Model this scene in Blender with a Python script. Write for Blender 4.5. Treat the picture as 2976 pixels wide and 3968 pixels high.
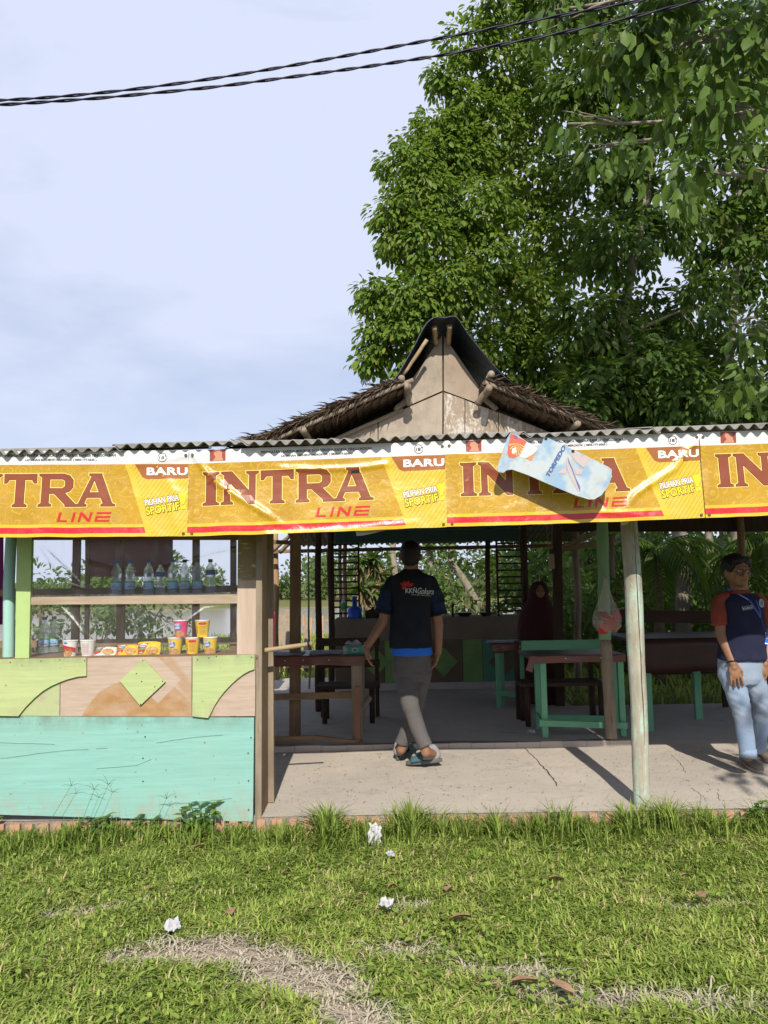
import bpy, bmesh, math, random
import numpy as np
from mathutils import Vector, Matrix, noise as mnoise
from mathutils.bvhtree import BVHTree

random.seed(7); rng = np.random.default_rng(7)
for o in list(bpy.data.objects): bpy.data.objects.remove(o, do_unlink=True)
scene = bpy.context.scene; COL = scene.collection

# ------------------------------------------------------------------ camera
CAM_H, PITCH, ROLL, FPX = 1.52, math.radians(5.1), -0.0175, 2980.0
cd = bpy.data.cameras.new('camera'); cam = bpy.data.objects.new('camera', cd); COL.objects.link(cam)
cd.sensor_fit = 'VERTICAL'; cd.sensor_height = 24; cd.sensor_width = 18; cd.lens = 24*FPX/3968
cd.clip_start = .05; cd.clip_end = 2000
CM = Matrix.Rotation(math.pi/2+PITCH, 3, 'X') @ Matrix.Rotation(ROLL, 3, 'Z')
cam.matrix_world = Matrix.Translation((0, 0, CAM_H)) @ CM.to_4x4()
scene.camera = cam
scene.render.resolution_x, scene.render.resolution_y = 768, 1024
CR, CU, CF = CM @ Vector((1, 0, 0)), CM @ Vector((0, 1, 0)), CM @ Vector((0, 0, -1))
CO = Vector((0, 0, CAM_H))
def ray(px, py): return CF + CR*((px-1488)/FPX) + CU*((1984-py)/FPX)
def at(px, py, Y):                       # the point of depth Y seen at a photo pixel (used to read sizes off the photo)
    d = ray(px, py); return CO + d*(Y/d.y)
def flo(px, py, z=0.0):
    d = ray(px, py); return CO + d*((z-CAM_H)/d.z)

# ------------------------------------------------------------------ light
SUN = Vector((-.03, 1, -.83)).normalized()
EL = math.asin(-SUN.z)
sd = bpy.data.lights.new('sun', 'SUN'); sd.energy = 4.6; sd.angle = math.radians(.6); sd.color = (1, .93, .82)
so = bpy.data.objects.new('sun', sd); COL.objects.link(so)
so.rotation_euler = SUN.to_track_quat('-Z', 'Y').to_euler(); so.location = (2, -8, 10)
w = bpy.data.worlds.new('World'); scene.world = w; w.use_nodes = True
nt = w.node_tree; nt.nodes.clear()
def wn(t, **k):
    n = nt.nodes.new(t)
    for a, b in k.items(): setattr(n, a, b)
    return n
sky = wn('ShaderNodeTexSky', sky_type='NISHITA', sun_disc=False, sun_elevation=EL, sun_rotation=math.pi, air_density=1.0, dust_density=.6, ozone_density=2.5)
tc = wn('ShaderNodeTexCoord'); mp = wn('ShaderNodeMapping'); mp.inputs['Scale'].default_value = (-1.0, 1.0, 2.2)
mp.inputs['Rotation'].default_value = (0, math.radians(-28), 0); mp.inputs['Location'].default_value = (1.22, .22, .38)
n1 = wn('ShaderNodeTexNoise'); n1.inputs['Scale'].default_value = 1.25; n1.inputs['Detail'].default_value = 8; n1.inputs['Roughness'].default_value = .56; n1.inputs['Distortion'].default_value = .6
r1 = wn('ShaderNodeValToRGB'); r1.color_ramp.elements[0].position = .30; r1.color_ramp.elements[0].color = (.50,)*3+(1,); r1.color_ramp.elements[1].position = .50; r1.color_ramp.elements[1].color = (1,)*3+(1,)
mx = wn('ShaderNodeMixRGB'); mx.inputs[2].default_value = (6.1, 6.65, 8.4, 1)
bg = wn('ShaderNodeBackground'); bg.inputs[1].default_value = .1; wo = wn('ShaderNodeOutputWorld')
L = nt.links.new
L(tc.outputs['Generated'], mp.inputs[0]); L(mp.outputs[0], n1.inputs['Vector']); L(n1.outputs[0], r1.inputs[0])
L(r1.outputs[0], mx.inputs[0]); L(sky.outputs[0], mx.inputs[1]); L(mx.outputs[0], bg.inputs[0]); L(bg.outputs[0], wo.inputs[0])
vs = scene.view_settings; vs.view_transform = 'Standard'; vs.look = 'None'; vs.gamma = 1; vs.exposure = .25; vs.use_curve_mapping = False
scene.cycles.transparent_max_bounces = 16; scene.cycles.max_bounces = 8; scene.cycles.diffuse_bounces = 3

# ------------------------------------------------------------------ materials
class NT:
    def __init__(s, name):
        s.m = bpy.data.materials.new(name); s.m.use_nodes = True; s.t = s.m.node_tree; s.t.nodes.clear()
        s.out = s.t.nodes.new('ShaderNodeOutputMaterial')
    def n(s, t, **k):
        n = s.t.nodes.new(t)
        for a, b in k.items(): setattr(n, a, b)
        return n
    def put(s, inp, v):
        if hasattr(v, 'is_linked') or isinstance(v, bpy.types.NodeSocket): s.t.links.new(v, inp)
        elif isinstance(v, (tuple, list)): inp.default_value = tuple(v)+((1,) if len(v) == 3 and len(inp.default_value) == 4 else ())
        else: inp.default_value = v
    def ma(s, op, a, b=0.0, c=0.0, clamp=False):
        n = s.n('ShaderNodeMath', operation=op, use_clamp=clamp)
        for i, v in enumerate((a, b, c)): s.put(n.inputs[i], v)
        return n.outputs[0]
    def mix(s, f, a, b):
        n = s.n('ShaderNodeMixRGB'); s.put(n.inputs[0], f); s.put(n.inputs[1], a); s.put(n.inputs[2], b); return n.outputs[0]
    def coord(s, scale=(1, 1, 1), rot=(0, 0, 0), loc=(0, 0, 0), kind='Object'):
        c = s.n('ShaderNodeTexCoord'); m = s.n('ShaderNodeMapping'); s.put(m.inputs['Vector'], c.outputs[kind])
        m.inputs['Scale'].default_value = scale; m.inputs['Rotation'].default_value = rot; m.inputs['Location'].default_value = loc
        return m.outputs[0]
    def noise(s, vec, scale=5, detail=5, rough=.55, dist=0):
        n = s.n('ShaderNodeTexNoise'); s.put(n.inputs['Vector'], vec)
        for k, v in (('Scale', scale), ('Detail', detail), ('Roughness', rough), ('Distortion', dist)): n.inputs[k].default_value = v
        return n.outputs[0]
    def ramp(s, f, a, b, ca=(0, 0, 0), cb=(1, 1, 1)):
        n = s.n('ShaderNodeValToRGB'); s.put(n.inputs[0], f); e = n.color_ramp.elements
        e[0].position, e[1].position = a, b; e[0].color = tuple(ca)+(1,); e[1].color = tuple(cb)+(1,); return n.outputs[0]
    def attr(s, name, what='Fac'):
        n = s.n('ShaderNodeAttribute'); n.attribute_name = name; return n.outputs[what]
    def bsdf(s, col, rough=.7, bump=None, bs=.2, bd=.01, metal=0, spec=.3, **k):
        p = s.n('ShaderNodeBsdfPrincipled'); s.put(p.inputs['Base Color'], col); s.put(p.inputs['Roughness'], rough)
        p.inputs['Metallic'].default_value = metal; p.inputs['Specular IOR Level'].default_value = spec
        for a, b in k.items(): s.put(p.inputs[a.replace('_', ' ')], b)
        if bump is not None:
            b = s.n('ShaderNodeBump'); b.inputs['Strength'].default_value = bs; b.inputs['Distance'].default_value = bd
            s.put(b.inputs['Height'], bump); s.put(p.inputs['Normal'], b.outputs[0])
        return p.outputs[0]
    def done(s, sh): s.t.links.new(sh, s.out.inputs[0]); return s.m
def mat(name, c1, c2=None, rough=.7, scale=6, stretch=(1, 1, 1), bs=.25, bd=.01, fine=40, lo=.35, hi=.65, metal=0, spec=.3, grime=0, **k):
    t = NT(name); c2 = c2 or tuple(x*.75 for x in c1); v = t.coord(stretch)
    f = t.ramp(t.noise(v, scale, 6, .6), lo, hi); col = t.mix(f, c1, c2); b = t.noise(v, fine, 5, .65)
    col = t.mix(t.ma('MULTIPLY', t.ramp(b, .4, .7), .25), col, tuple(x*.55 for x in c1))
    if grime: col = t.mix(t.ma('MULTIPLY', t.ramp(t.noise(t.coord(), 3.1, 8, .7), .5, .75), grime), col, (.07, .06, .05))
    return t.done(t.bsdf(col, rough, b, bs, bd, metal, spec, **k))
def wood(name, c1, c2, axis='z', rough=.8, ring=1.0, paint=None, peel=.5):
    t = NT(name); st = {'x': (1.2, 14, 14), 'y': (14, 1.2, 14), 'z': (14, 14, 1.2)}[axis]
    v = t.coord(st); g = t.noise(v, 2.2*ring, 6, .65, .6); big = t.noise(t.coord(), 2.3, 4, .6)
    col = t.mix(t.ramp(g, .3, .7), c1, c2); col = t.mix(t.ma('MULTIPLY', t.ramp(big, .45, .75), .5), col, tuple(x*.5 for x in c2))
    crack = t.ramp(t.noise(v, 5, 3, .5), .66, .72); col = t.mix(t.ma('MULTIPLY', crack, .6), col, (.03, .022, .016))
    if paint:
        pm = t.ramp(t.ma('ADD', t.ma('MULTIPLY', t.noise(v, 1.6, 8, .7), .5), t.ma('MULTIPLY', t.noise(t.coord(), 4, 8, .7), .5)), peel, peel+.06)
        pc = t.mix(t.ramp(big, .3, .7), paint, tuple(x*.8 for x in paint)); col = t.mix(pm, pc, col)
    h = t.ma('SUBTRACT', g, t.ma('MULTIPLY', crack, .5))
    return t.done(t.bsdf(col, rough, h, .5, .006, 0, .2))
def painted(name, paint, under, amt=.62, scratch=.3, rough=.6, dirt=(.2, .2, .14)):
    t = NT(name); v = t.coord(); a = t.noise(v, 9, 9, .72); big = t.noise(v, 1.6, 5, .6)
    sc = t.noise(t.coord((3, 3, 60)), 1.3, 4, .6, .4)
    col = t.mix(t.ramp(big, .3, .75), paint, tuple(x*.86 for x in paint))
    col = t.mix(t.ma('MULTIPLY', t.ramp(t.noise(v, 5, 6, .65), .5, .8), .35), col, dirt)
    p1 = t.ramp(a, amt, amt+.05); p2 = t.ma('MULTIPLY', t.ramp(sc, .7, .74), scratch)
    m = t.ma('MAXIMUM', p1, p2); col = t.mix(m, col, under)
    h = t.ma('ADD', t.ma('MULTIPLY', m, -.6), t.ma('MULTIPLY', t.noise(t.coord((4, 4, 30)), 6, 4, .6), .4))
    return t.done(t.bsdf(col, rough, h, .4, .004, 0, .35))
def flat(name, c, rough=.5, spec=.3, **k):
    t = NT(name); f = t.noise(t.coord(), 30, 4, .6); return t.done(t.bsdf(t.mix(t.ma('MULTIPLY', t.ramp(f, .4, .7), .2), c, tuple(x*.75 for x in c)), rough, None, spec=spec, **k))
def leafmat(name, a, b, c, trans=.35, rough=.45):
    t = NT(name); f = t.attr('tint'); col = t.mix(t.ramp(f, 0, .6), a, b); col = t.mix(t.ramp(f, .93, .99), col, c)
    p = t.bsdf(col, rough, None, spec=.22); tr = t.n('ShaderNodeBsdfTranslucent')
    t.put(tr.inputs[0], t.mix(.5, col, (.25, .4, .03))); m = t.n('ShaderNodeMixShader'); m.inputs[0].default_value = trans
    t.put(m.inputs[1], p); t.put(m.inputs[2], tr.outputs[0]); return t.done(m.outputs[0])

# ------------------------------------------------------------------ mesh helpers
ROOT = {}
def link(o, parent=None):
    COL.objects.link(o)
    if parent is not None: o.parent = parent
    return o
def tag(o, label=None, cat=None, group=None, kind=None):
    for k, v in (('label', label), ('category', cat), ('group', group), ('kind', kind)):
        if v: o[k] = v
    return o
def thing(name, loc, label, cat, group=None):
    o = bpy.data.objects.new(name, None); o.empty_display_size = .1; o.location = loc; link(o); ROOT[o.name] = Vector(loc)
    return tag(o, label, cat, group)
def base_of(parent):
    while parent is not None and parent.parent is not None: parent = parent.parent
    return ROOT.get(parent.name, Vector((0, 0, 0))) if parent is not None else Vector((0, 0, 0))
class MB:
    def __init__(s): s.v = []; s.f = []
    def add(s, vs, fs):
        k = len(s.v); s.v += [tuple(v) for v in vs]; s.f += [tuple(i+k for i in f) for f in fs]; return s
    def hexa(s, p): return s.add(p, [(3, 2, 1, 0), (4, 5, 6, 7), (0, 1, 5, 4), (1, 2, 6, 5), (2, 3, 7, 6), (3, 0, 4, 7)])
    def box(s, a, b, M=None):
        x0, y0, z0 = a; x1, y1, z1 = b
        p = [Vector(q) for q in ((x0, y0, z0), (x1, y0, z0), (x1, y1, z0), (x0, y1, z0), (x0, y0, z1), (x1, y0, z1), (x1, y1, z1), (x0, y1, z1))]
        if M is not None: p = [M @ q for q in p]
        return s.hexa(p)
    def beam(s, p, q, w, h=None, up=(0, 0, 1)):          # a straight board between two points
        p, q = Vector(p), Vector(q); d = (q-p).normalized(); h = h or w
        u = Vector(up)
        if abs(d.dot(u)) > .95: u = Vector((0, 1, 0))
        r = d.cross(u).normalized(); u = r.cross(d)
        c = lambda o: [o-r*w/2-u*h/2, o+r*w/2-u*h/2, o+r*w/2+u*h/2, o-r*w/2+u*h/2]
        return s.hexa(c(p)+c(q))
    def tube(s, pts, rad, n=10, cap=True, jit=0, ell=None):
        pts = [Vector(p) for p in pts]; m = len(pts)
        if not hasattr(rad, '__len__'): rad = [rad]*m
        d0 = (pts[1]-pts[0]).normalized(); u = Vector((0, 0, 1)) if abs(d0.z) < .9 else Vector((1, 0, 0))
        k = len(s.v); ex, ey = ell or (1, 1)
        for i, p in enumerate(pts):
            d = (pts[min(i+1, m-1)]-pts[max(i-1, 0)]).normalized(); r = d.cross(u).normalized(); u = r.cross(d).normalized()
            for j in range(n):
                a = 2*math.pi*j/n; q = rad[i]*(1+jit*(random.random()-.5))
                s.v.append(tuple(p+r*math.cos(a)*q*ex+u*math.sin(a)*q*ey))
        for i in range(m-1):
            for j in range(n):
                a, b = k+i*n+j, k+i*n+(j+1) % n; s.f.append((a, b, b+n, a+n))
        if cap: s.f.append(tuple(k+j for j in range(n))[::-1]); s.f.append(tuple(k+(m-1)*n+j for j in range(n)))
        return s
    def lathe(s, c, prof, n=16):                            # prof: (radius, z)
        c = Vector(c); k = len(s.v); m = len(prof)
        for r, z in prof:
            for j in range(n):
                a = 2*math.pi*j/n; s.v.append((c.x+r*math.cos(a), c.y+r*math.sin(a), c.z+z))
        for i in range(m-1):
            for j in range(n):
                a, b = k+i*n+j, k+i*n+(j+1) % n; s.f.append((a, b, b+n, a+n))
        s.f.append(tuple(k+j for j in range(n))[::-1]); s.f.append(tuple(k+(m-1)*n+j for j in range(n)))
        return s
    def slab(s, poly, off):                                 # polygon of points, thickened by the vector off
        poly = [Vector(p) for p in poly]; n = len(poly); off = Vector(off)
        return s.add(poly+[p+off for p in poly], [tuple(range(n)), tuple(range(2*n-1, n-1, -1))]+[(i, i+n, (i+1) % n+n, (i+1) % n) for i in range(n)])
    def obj(s, name, m, parent=None, smooth=False, bevel=0, kind=None):
        me = bpy.data.meshes.new(name); b = base_of(parent)
        me.from_pydata([(x-b.x, y-b.y, z-b.z) for x, y, z in s.v], [], s.f); me.update()
        bm = bmesh.new(); bm.from_mesh(me); bmesh.ops.recalc_face_normals(bm, faces=bm.faces); bm.to_mesh(me); bm.free()
        if smooth:
            for p in me.polygons: p.use_smooth = True
        me.materials.append(m); o = bpy.data.objects.new(name, me); link(o, parent)
        if smooth == 2:
            pass
        if bevel:
            md = o.modifiers.new('bevel', 'BEVEL'); md.width = bevel; md.segments = 2; md.limit_method = 'ANGLE'
        if kind: o['kind'] = kind
        return o
def fast_mesh(name, verts, faces, m, parent=None, attrs=None, smooth=False, kind=None):
    verts = np.asarray(verts, np.float32); faces = np.asarray(faces, np.int32); b = base_of(parent)
    verts = verts-np.array(b, np.float32); k = faces.shape[1]; nf = len(faces)
    me = bpy.data.meshes.new(name); me.vertices.add(len(verts)); me.vertices.foreach_set('co', verts.ravel())
    me.loops.add(nf*k); me.loops.foreach_set('vertex_index', faces.ravel()); me.polygons.add(nf)
    me.polygons.foreach_set('loop_start', np.arange(0, nf*k, k, dtype=np.int32))
    if smooth: me.polygons.foreach_set('use_smooth', np.ones(nf, bool))
    me.update(calc_edges=True)
    for an, av in (attrs or {}).items():
        a = me.attributes.new(an, 'FLOAT', 'POINT'); a.data.foreach_set('value', np.asarray(av, np.float32))
    me.materials.append(m); o = bpy.data.objects.new(name, me); link(o, parent)
    if kind: o['kind'] = kind
    return o
def clone(o, parent=None):
    c = o.copy(); link(c); c.parent = parent
    for ch in o.children: clone(ch, c)
    return c
def grab(ob):                                               # evaluated mesh of a helper object, which is then removed
    dg = bpy.context.evaluated_depsgraph_get(); me = bpy.data.meshes.new_from_object(ob.evaluated_get(dg)); d = ob.data
    bpy.data.objects.remove(ob); return me
def poly2d(loops, offset=0):
    c = bpy.data.curves.new('c', 'CURVE'); c.dimensions = '2D'; c.fill_mode = 'BOTH'; c.offset = offset
    for lp in loops:
        sp = c.splines.new('POLY'); sp.points.add(len(lp)-1)
        for i, (x, y) in enumerate(lp): sp.points[i].co = (x, y, 0, 1)
        sp.use_cyclic_u = True
    o = bpy.data.objects.new('c', c); link(o); me = grab(o)
    return [(v.co.x, v.co.y) for v in me.vertices], [tuple(p.vertices) for p in me.polygons]
def text2d(s, wd, ht, bold=0, shear=0, space=1):
    c = bpy.data.curves.new('t', 'FONT'); c.body = s; c.offset = bold; c.shear = shear; c.space_character = space; c.fill_mode = 'FRONT'; c.resolution_u = 3
    o = bpy.data.objects.new('t', c); link(o); me = grab(o)
    v = [(p.co.x, p.co.y) for p in me.vertices]; f = [tuple(p.vertices) for p in me.polygons]
    x0, x1 = min(p[0] for p in v), max(p[0] for p in v); y0, y1 = min(p[1] for p in v), max(p[1] for p in v)
    return [((x-x0)/(x1-x0)*wd, (y-y0)/(y1-y0)*ht) for x, y in v], f
def gridcut(v, f, step):
    bm = bmesh.new(); bv = [bm.verts.new((x, y, 0)) for x, y in v]
    for q in f:
        try: bm.faces.new([bv[i] for i in q])
        except ValueError: pass
    bm.verts.ensure_lookup_table()
    for ax in (0, 1):
        lo = min(p[ax] for p in v); hi = max(p[ax] for p in v); k = math.ceil(lo/step)*step
        while k < hi:
            co = (k, 0, 0) if ax == 0 else (0, k, 0); no = (1, 0, 0) if ax == 0 else (0, 1, 0)
            bmesh.ops.bisect_plane(bm, geom=bm.verts[:]+bm.edges[:]+bm.faces[:], plane_co=co, plane_no=no); k += step
    bm.verts.index_update(); r = [(q.co.x, q.co.y) for q in bm.verts], [tuple(q.index for q in g.verts) for g in bm.faces]; bm.free(); return r
def printed(name, vf, fn, m, parent):                       # flat print: 2D shape carried on a surface by fn(x, y) -> point
    v, f = vf; return MB().add([fn(x, y) for x, y in v], f).obj(name, m, parent)
LV = 8
def leaves(pos, d, nrm, ln, wd):
    pos, d, nrm = map(lambda a: np.asarray(a, np.float32), (pos, d, nrm)); ln = np.asarray(ln)[:, None]; wd = np.asarray(wd)[:, None]
    d = d/np.linalg.norm(d, axis=1, keepdims=True); s = np.cross(d, nrm); s /= np.linalg.norm(s, axis=1, keepdims=True)+1e-6; n = np.cross(s, d)
    b = pos; m1 = pos+d*ln*.3-n*ln*.015; m2 = pos+d*ln*.66-n*ln*.04; tp = pos+d*ln-n*ln*.13
    l1 = pos+d*ln*.24-s*wd*.42+n*ln*.05; r1 = pos+d*ln*.24+s*wd*.42+n*ln*.05; l2 = pos+d*ln*.62-s*wd*.46+n*ln*.035; r2 = pos+d*ln*.62+s*wd*.46+n*ln*.035
    V = np.stack([b, l1, r1, m1, l2, r2, m2, tp], 1).reshape(-1, 3); i = np.arange(len(pos), dtype=np.int32)[:, None]*8
    T = [(0, 3, 1), (0, 2, 3), (1, 3, 6), (1, 6, 4), (3, 2, 5), (3, 5, 6), (4, 6, 7), (6, 5, 7)]
    return V, np.concatenate([np.concatenate([i+a, i+b_, i+c], 1) for a, b_, c in T])
def unit(n):
    a = rng.normal(size=(n, 3)); return a/np.linalg.norm(a, axis=1, keepdims=True)
# ------------------------------------------------------------------ palette
M = {}
def concrete(nm, a, b, scuff):
    t = NT(nm); v = t.coord(); big = t.noise(v, 1.3, 7, .65, .4); mid = t.noise(v, 6, 8, .7); fine = t.noise(v, 45, 5, .65); strk = t.noise(t.coord((1, 2, 1), (0, 0, .5)), 4, 8, .75, 1.2)
    col = t.mix(t.ramp(big, .3, .7), a, b); col = t.mix(t.ma('MULTIPLY', t.ramp(strk, .54, .68), .42), col, tuple(x*.55 for x in b)); col = t.mix(t.ma('MULTIPLY', t.ramp(t.noise(t.coord((1, 1.7, 1), (0, 0, .3)), 3.1, 8, .75, .5), .55, .68), .6), col, scuff)
    col = t.mix(t.ma('MULTIPLY', t.ramp(mid, .58, .72), .5), col, tuple(x*.62 for x in a)); col = t.mix(t.ma('MULTIPLY', t.ramp(fine, .62, .7), .4), col, tuple(x*.45 for x in a))
    return t.done(t.bsdf(col, .88, t.ma('ADD', t.ma('MULTIPLY', mid, .8), fine), .45, .012, spec=.2))
M['concrete'] = concrete('concrete', (.50, .445, .38), (.40, .36, .31), (.58, .50, .38))
M['concrete_in'] = concrete('worn concrete', (.47, .44, .40), (.37, .35, .325), (.52, .47, .39))
M['brick'] = mat('brick', (.58, .30, .19), (.46, .29, .20), .9, 14, bs=.5, bd=.008, fine=60)
M['mortar'] = mat('mortar', (.36, .31, .25), (.25, .22, .18), .95, 30, bs=.9, bd=.02, fine=60)
M['pole_pale'] = wood('weathered green pole', (.44, .42, .34), (.30, .265, .20), 'z', paint=(.42, .55, .45), peel=.43)
M['pole_green'] = wood('green pole', (.30, .24, .15), (.2, .14, .08), 'z', paint=(.20, .36, .20), peel=.66)
M['pole_teal'] = wood('teal pole', (.42, .40, .31), (.30, .26, .19), 'z', paint=(.36, .60, .53), peel=.66)
M['timber'] = wood('old timber', (.28, .18, .10), (.17, .105, .06), 'z')
M['timber_x'] = wood('old timber along', (.28, .19, .11), (.17, .11, .065), 'x')
M['timber_grey'] = wood('grey timber', (.33, .27, .20), (.22, .175, .125), 'z')
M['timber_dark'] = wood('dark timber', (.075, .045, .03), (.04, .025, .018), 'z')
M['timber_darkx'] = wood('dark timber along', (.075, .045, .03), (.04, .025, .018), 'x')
M['bamboo'] = wood('bamboo pole', (.42, .32, .19), (.30, .21, .12), 'x', .55)
M['bamboo_z'] = wood('bamboo upright', (.45, .30, .16), (.33, .20, .10), 'z', .55)
M['green_wood'] = wood('green painted wood', (.30, .24, .16), (.2, .14, .09), 'z', paint=(.17, .42, .25), peel=.64)
M['green_woodx'] = wood('green painted board', (.30, .24, .16), (.2, .14, .09), 'x', paint=(.17, .42, .25), peel=.64)
M['ply'] = mat('plywood', (.40, .34, .27), (.33, .275, .215), .8, 3.2, (3, 1, .7), bs=.2, bd=.004, fine=35, grime=.5)
M['ply_pink'] = mat('bare plywood', (.50, .385, .305), (.43, .33, .26), .8, 3.2, (1, 1, 3), bs=.2, bd=.004, fine=35)
M['sheet'] = mat('fibre cement sheet', (.30, .29, .26), (.18, .175, .16), .85, 5, bs=.4, bd=.008, fine=30, grime=.6)
M['tarp'] = mat('black tarpaulin', (.020, .024, .036), (.034, .040, .058), .45, 6, bs=.5, bd=.03, fine=9, spec=.4)
M['thatch'] = mat('thatch', (.20, .145, .10), (.11, .075, .05), .95, 20, bs=.7, bd=.02, fine=60)
M['thatch_under'] = mat('thatch underside', (.19, .125, .085), (.11, .07, .045), .9, 12, bs=.5, bd=.01, fine=50)
M['white'] = flat('white', (.82, .82, .82)); M['black'] = flat('black', (.012, .012, .013), .5)
M['paper'] = mat('white paper', (.52, .52, .53), (.38, .38, .40), .7, 9, bs=.3, fine=14)

# ------------------------------------------------------------------ the ground, the river, the floors
PATCH = [((870, 3700), .30, .10, -.25), ((1150, 3800), .24, .12, -.5), ((330, 3525), .2, .04, .1), ((640, 3690), .24, .06, 0), ((1330, 3930), .10, .09, -.7), ((1400, 3990), .1, .14, -.9),
         ((2450, 3870), .42, .07, -.2), ((1980, 3760), .25, .05, -.2), ((1560, 3500), .12, .05, 0), ((1560, 3680), .18, .07, 0), ((2750, 3500), .2, .04, 0)]
PW = [1, 1, .75, .8, .9, .6, .5, .45, .5, .5, .4]
PC = [(flo(*p), a, b, r) for p, a, b, r in PATCH]
_lat = np.random.default_rng(99).random((16, 257, 257))
def vnoise(x, y, cell, seed):                                 # smooth value noise, 0 to 1
    x = np.asarray(x)/cell+1000; y = np.asarray(y)/cell+1000; i, j = np.floor(x).astype(int), np.floor(y).astype(int); f, g = x-i, y-j; f, g = f*f*(3-2*f), g*g*(3-2*g); L = _lat[seed % 16]
    a, b, c, d = L[i % 256, j % 256], L[(i+1) % 256, j % 256], L[i % 256, (j+1) % 256], L[(i+1) % 256, (j+1) % 256]; return (a*(1-f)+b*f)*(1-g)+(c*(1-f)+d*f)*g
def bare(x, y):
    o = np.zeros_like(x)
    wob = .5*vnoise(x, y, .09, 3)+.4*vnoise(x, y, .035, 5)-.45+.2*np.sin(x*9+y*5)+.3*np.sin(x*17-y*13+1)+.2*np.sin(x*31+y*29)
    for (c, a, b, r), wgt in zip(PC, PW):
        dx, dy = x-c.x, y-c.y; u = (dx*math.cos(r)+dy*math.sin(r))/a; v = (-dx*math.sin(r)+dy*math.cos(r))/b
        o = np.maximum(o, wgt*np.clip(1.45-np.sqrt(u*u+v*v)+wob*.35, 0, 1))
    return o
def grid_mesh(xs, ys, zf):
    X, Y = np.meshgrid(xs, ys); Z = zf(X, Y); V = np.stack([X, Y, Z], -1).reshape(-1, 3); nx = len(xs)
    i, j = np.meshgrid(np.arange(nx-1), np.arange(len(ys)-1)); a = (j*nx+i).ravel(); F = np.stack([a, a+1, a+nx+1, a+nx], 1); return V, F
def ground_z(X, Y):
    z = np.where(Y > 22, np.clip(-(Y-22)*.7, -2.6, 0), 0.0); z = np.where(Y > 108, np.clip(-2.6+(Y-108)*.4, -2.6, -1.2), z)
    near = (Y < 4.74)*(np.abs(X) < 5); return z+near*(.012*np.sin(X*4+Y*3)+.008*np.sin(X*9-Y*7))-.012
xs = np.concatenate([[-600, -250, -100, -40, -15, -6], np.linspace(-4, 4, 161), [6, 15, 40, 100, 250, 600]])
ys = np.concatenate([[-300, -60, -10, 0, 1], np.linspace(1.6, 4.85, 100), [6, 9, 12, 16, 20, 22, 23, 24, 25.7, 40, 80, 108, 110, 112, 130, 200, 500, 1200]])
gv, gf = grid_mesh(xs, ys, ground_z)
t = NT('soil and turf'); v = t.coord()
soil = t.mix(t.ramp(t.noise(v, 3, 8, .7), .3, .7), (.46, .385, .30), (.36, .295, .225)); turf = t.mix(t.ramp(t.noise(v, 1.1, 6, .7), .3, .7), (.10, .125, .035), (.15, .135, .065))
fb = t.noise(v, 55, 6, .7); col = t.mix(t.ramp(t.attr('bare'), .25, .6), turf, soil)
M['ground'] = t.done(t.bsdf(col, .95, t.ma('ADD', fb, t.noise(v, 14, 4, .6)), .8, .03, spec=.1))
fast_mesh('ground', gv, gf, M['ground'], None, {'bare': bare(gv[:, 0], gv[:, 1])*(gv[:, 1] < 4.85)}, True, 'structure')
t = NT('river water'); nz = t.noise(t.coord((.25, 1.2, 1)), 2.5, 4, .6)
M['water'] = t.done(t.bsdf((.30, .26, .21), .18, nz, .25, .1, spec=.5))
MB().add([(-500, 23, -2), (500, 23, -2), (500, 114, -2), (-500, 114, -2)], [(0, 1, 2, 3)]).obj('river', M['water'], None, kind='structure')

FZ, IZ, FY, SY = .12, .17, 4.76, 6.57
fl = MB(); nx = 60
V, F = grid_mesh(np.linspace(-4.5, 6, 71), np.linspace(FY, SY+.1, 16), lambda X, Y: FZ+.006*np.sin(X*3+1)*np.sin(Y*4))
V = V.tolist(); F = F.tolist(); porch = MB().add(V, F); porch.box((-4.5, FY+.012, -.05), (6, SY+.1, FZ-.012))
porch = porch.obj('porch_floor', M['concrete'], None, kind='structure')
MB().box((-4.5, FY+.004, -.03), (6, FY+.05, FZ-.004)).obj('mortar_bed', M['mortar'], porch)
x = -2.6; k = 0
brick_me = None
while x < 3.4:                                                # soldier bricks that edge the porch
    bw = random.uniform(.043, .062); rot = random.uniform(-.05, .05)
    Mx = Matrix.Translation((x+bw/2, FY, FZ/2)) @ Matrix.Rotation(rot, 4, 'Y')
    if brick_me is None:
        ob = MB().box((-.5, -.5, -.5), (.5, .5, .5)).obj('brick', M['brick'], porch); brick_me = ob.data
    else: ob = bpy.data.objects.new('brick', brick_me); link(ob, porch)
    ob.matrix_local = Mx @ Matrix.Diagonal((bw, random.uniform(.03, .045), random.uniform(.088, .105), 1)); x += bw+random.uniform(.026, .05)
inner = MB(); V, F = grid_mesh(np.linspace(-2.2, 1.95, 50), np.linspace(SY, 11, 30), lambda X, Y: IZ+.005*np.sin(X*4)*np.sin(Y*3)); inner.add(V.tolist(), F.tolist()); inner.box((-2.2, SY+.01, 0), (1.95, 11, IZ-.01))
inner = inner.obj('hut_floor', M['concrete_in'], None, kind='structure')
MB().box((-2.19, SY-.035, .105), (1.94, SY+.02, .162)).obj('mortar_bed', M['concrete_in'], inner)
M['edge'] = mat('old step brick', (.56, .51, .45), (.58, .46, .37), .9, 9, bs=.6, fine=40)
x = -2.18
while x < 1.9:
    bw = random.uniform(.17, .21); Mx = Matrix.Translation((x+bw/2, SY-.012, .135+random.uniform(-.004, .004)))
    ob = bpy.data.objects.new('brick', brick_me); link(ob, inner)
    ob.matrix_local = Mx @ Matrix.Diagonal((bw, .05, .058, 1)); ob.material_slots[0].link = 'OBJECT'; ob.material_slots[0].material = M['edge']; x += bw+.012
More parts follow.
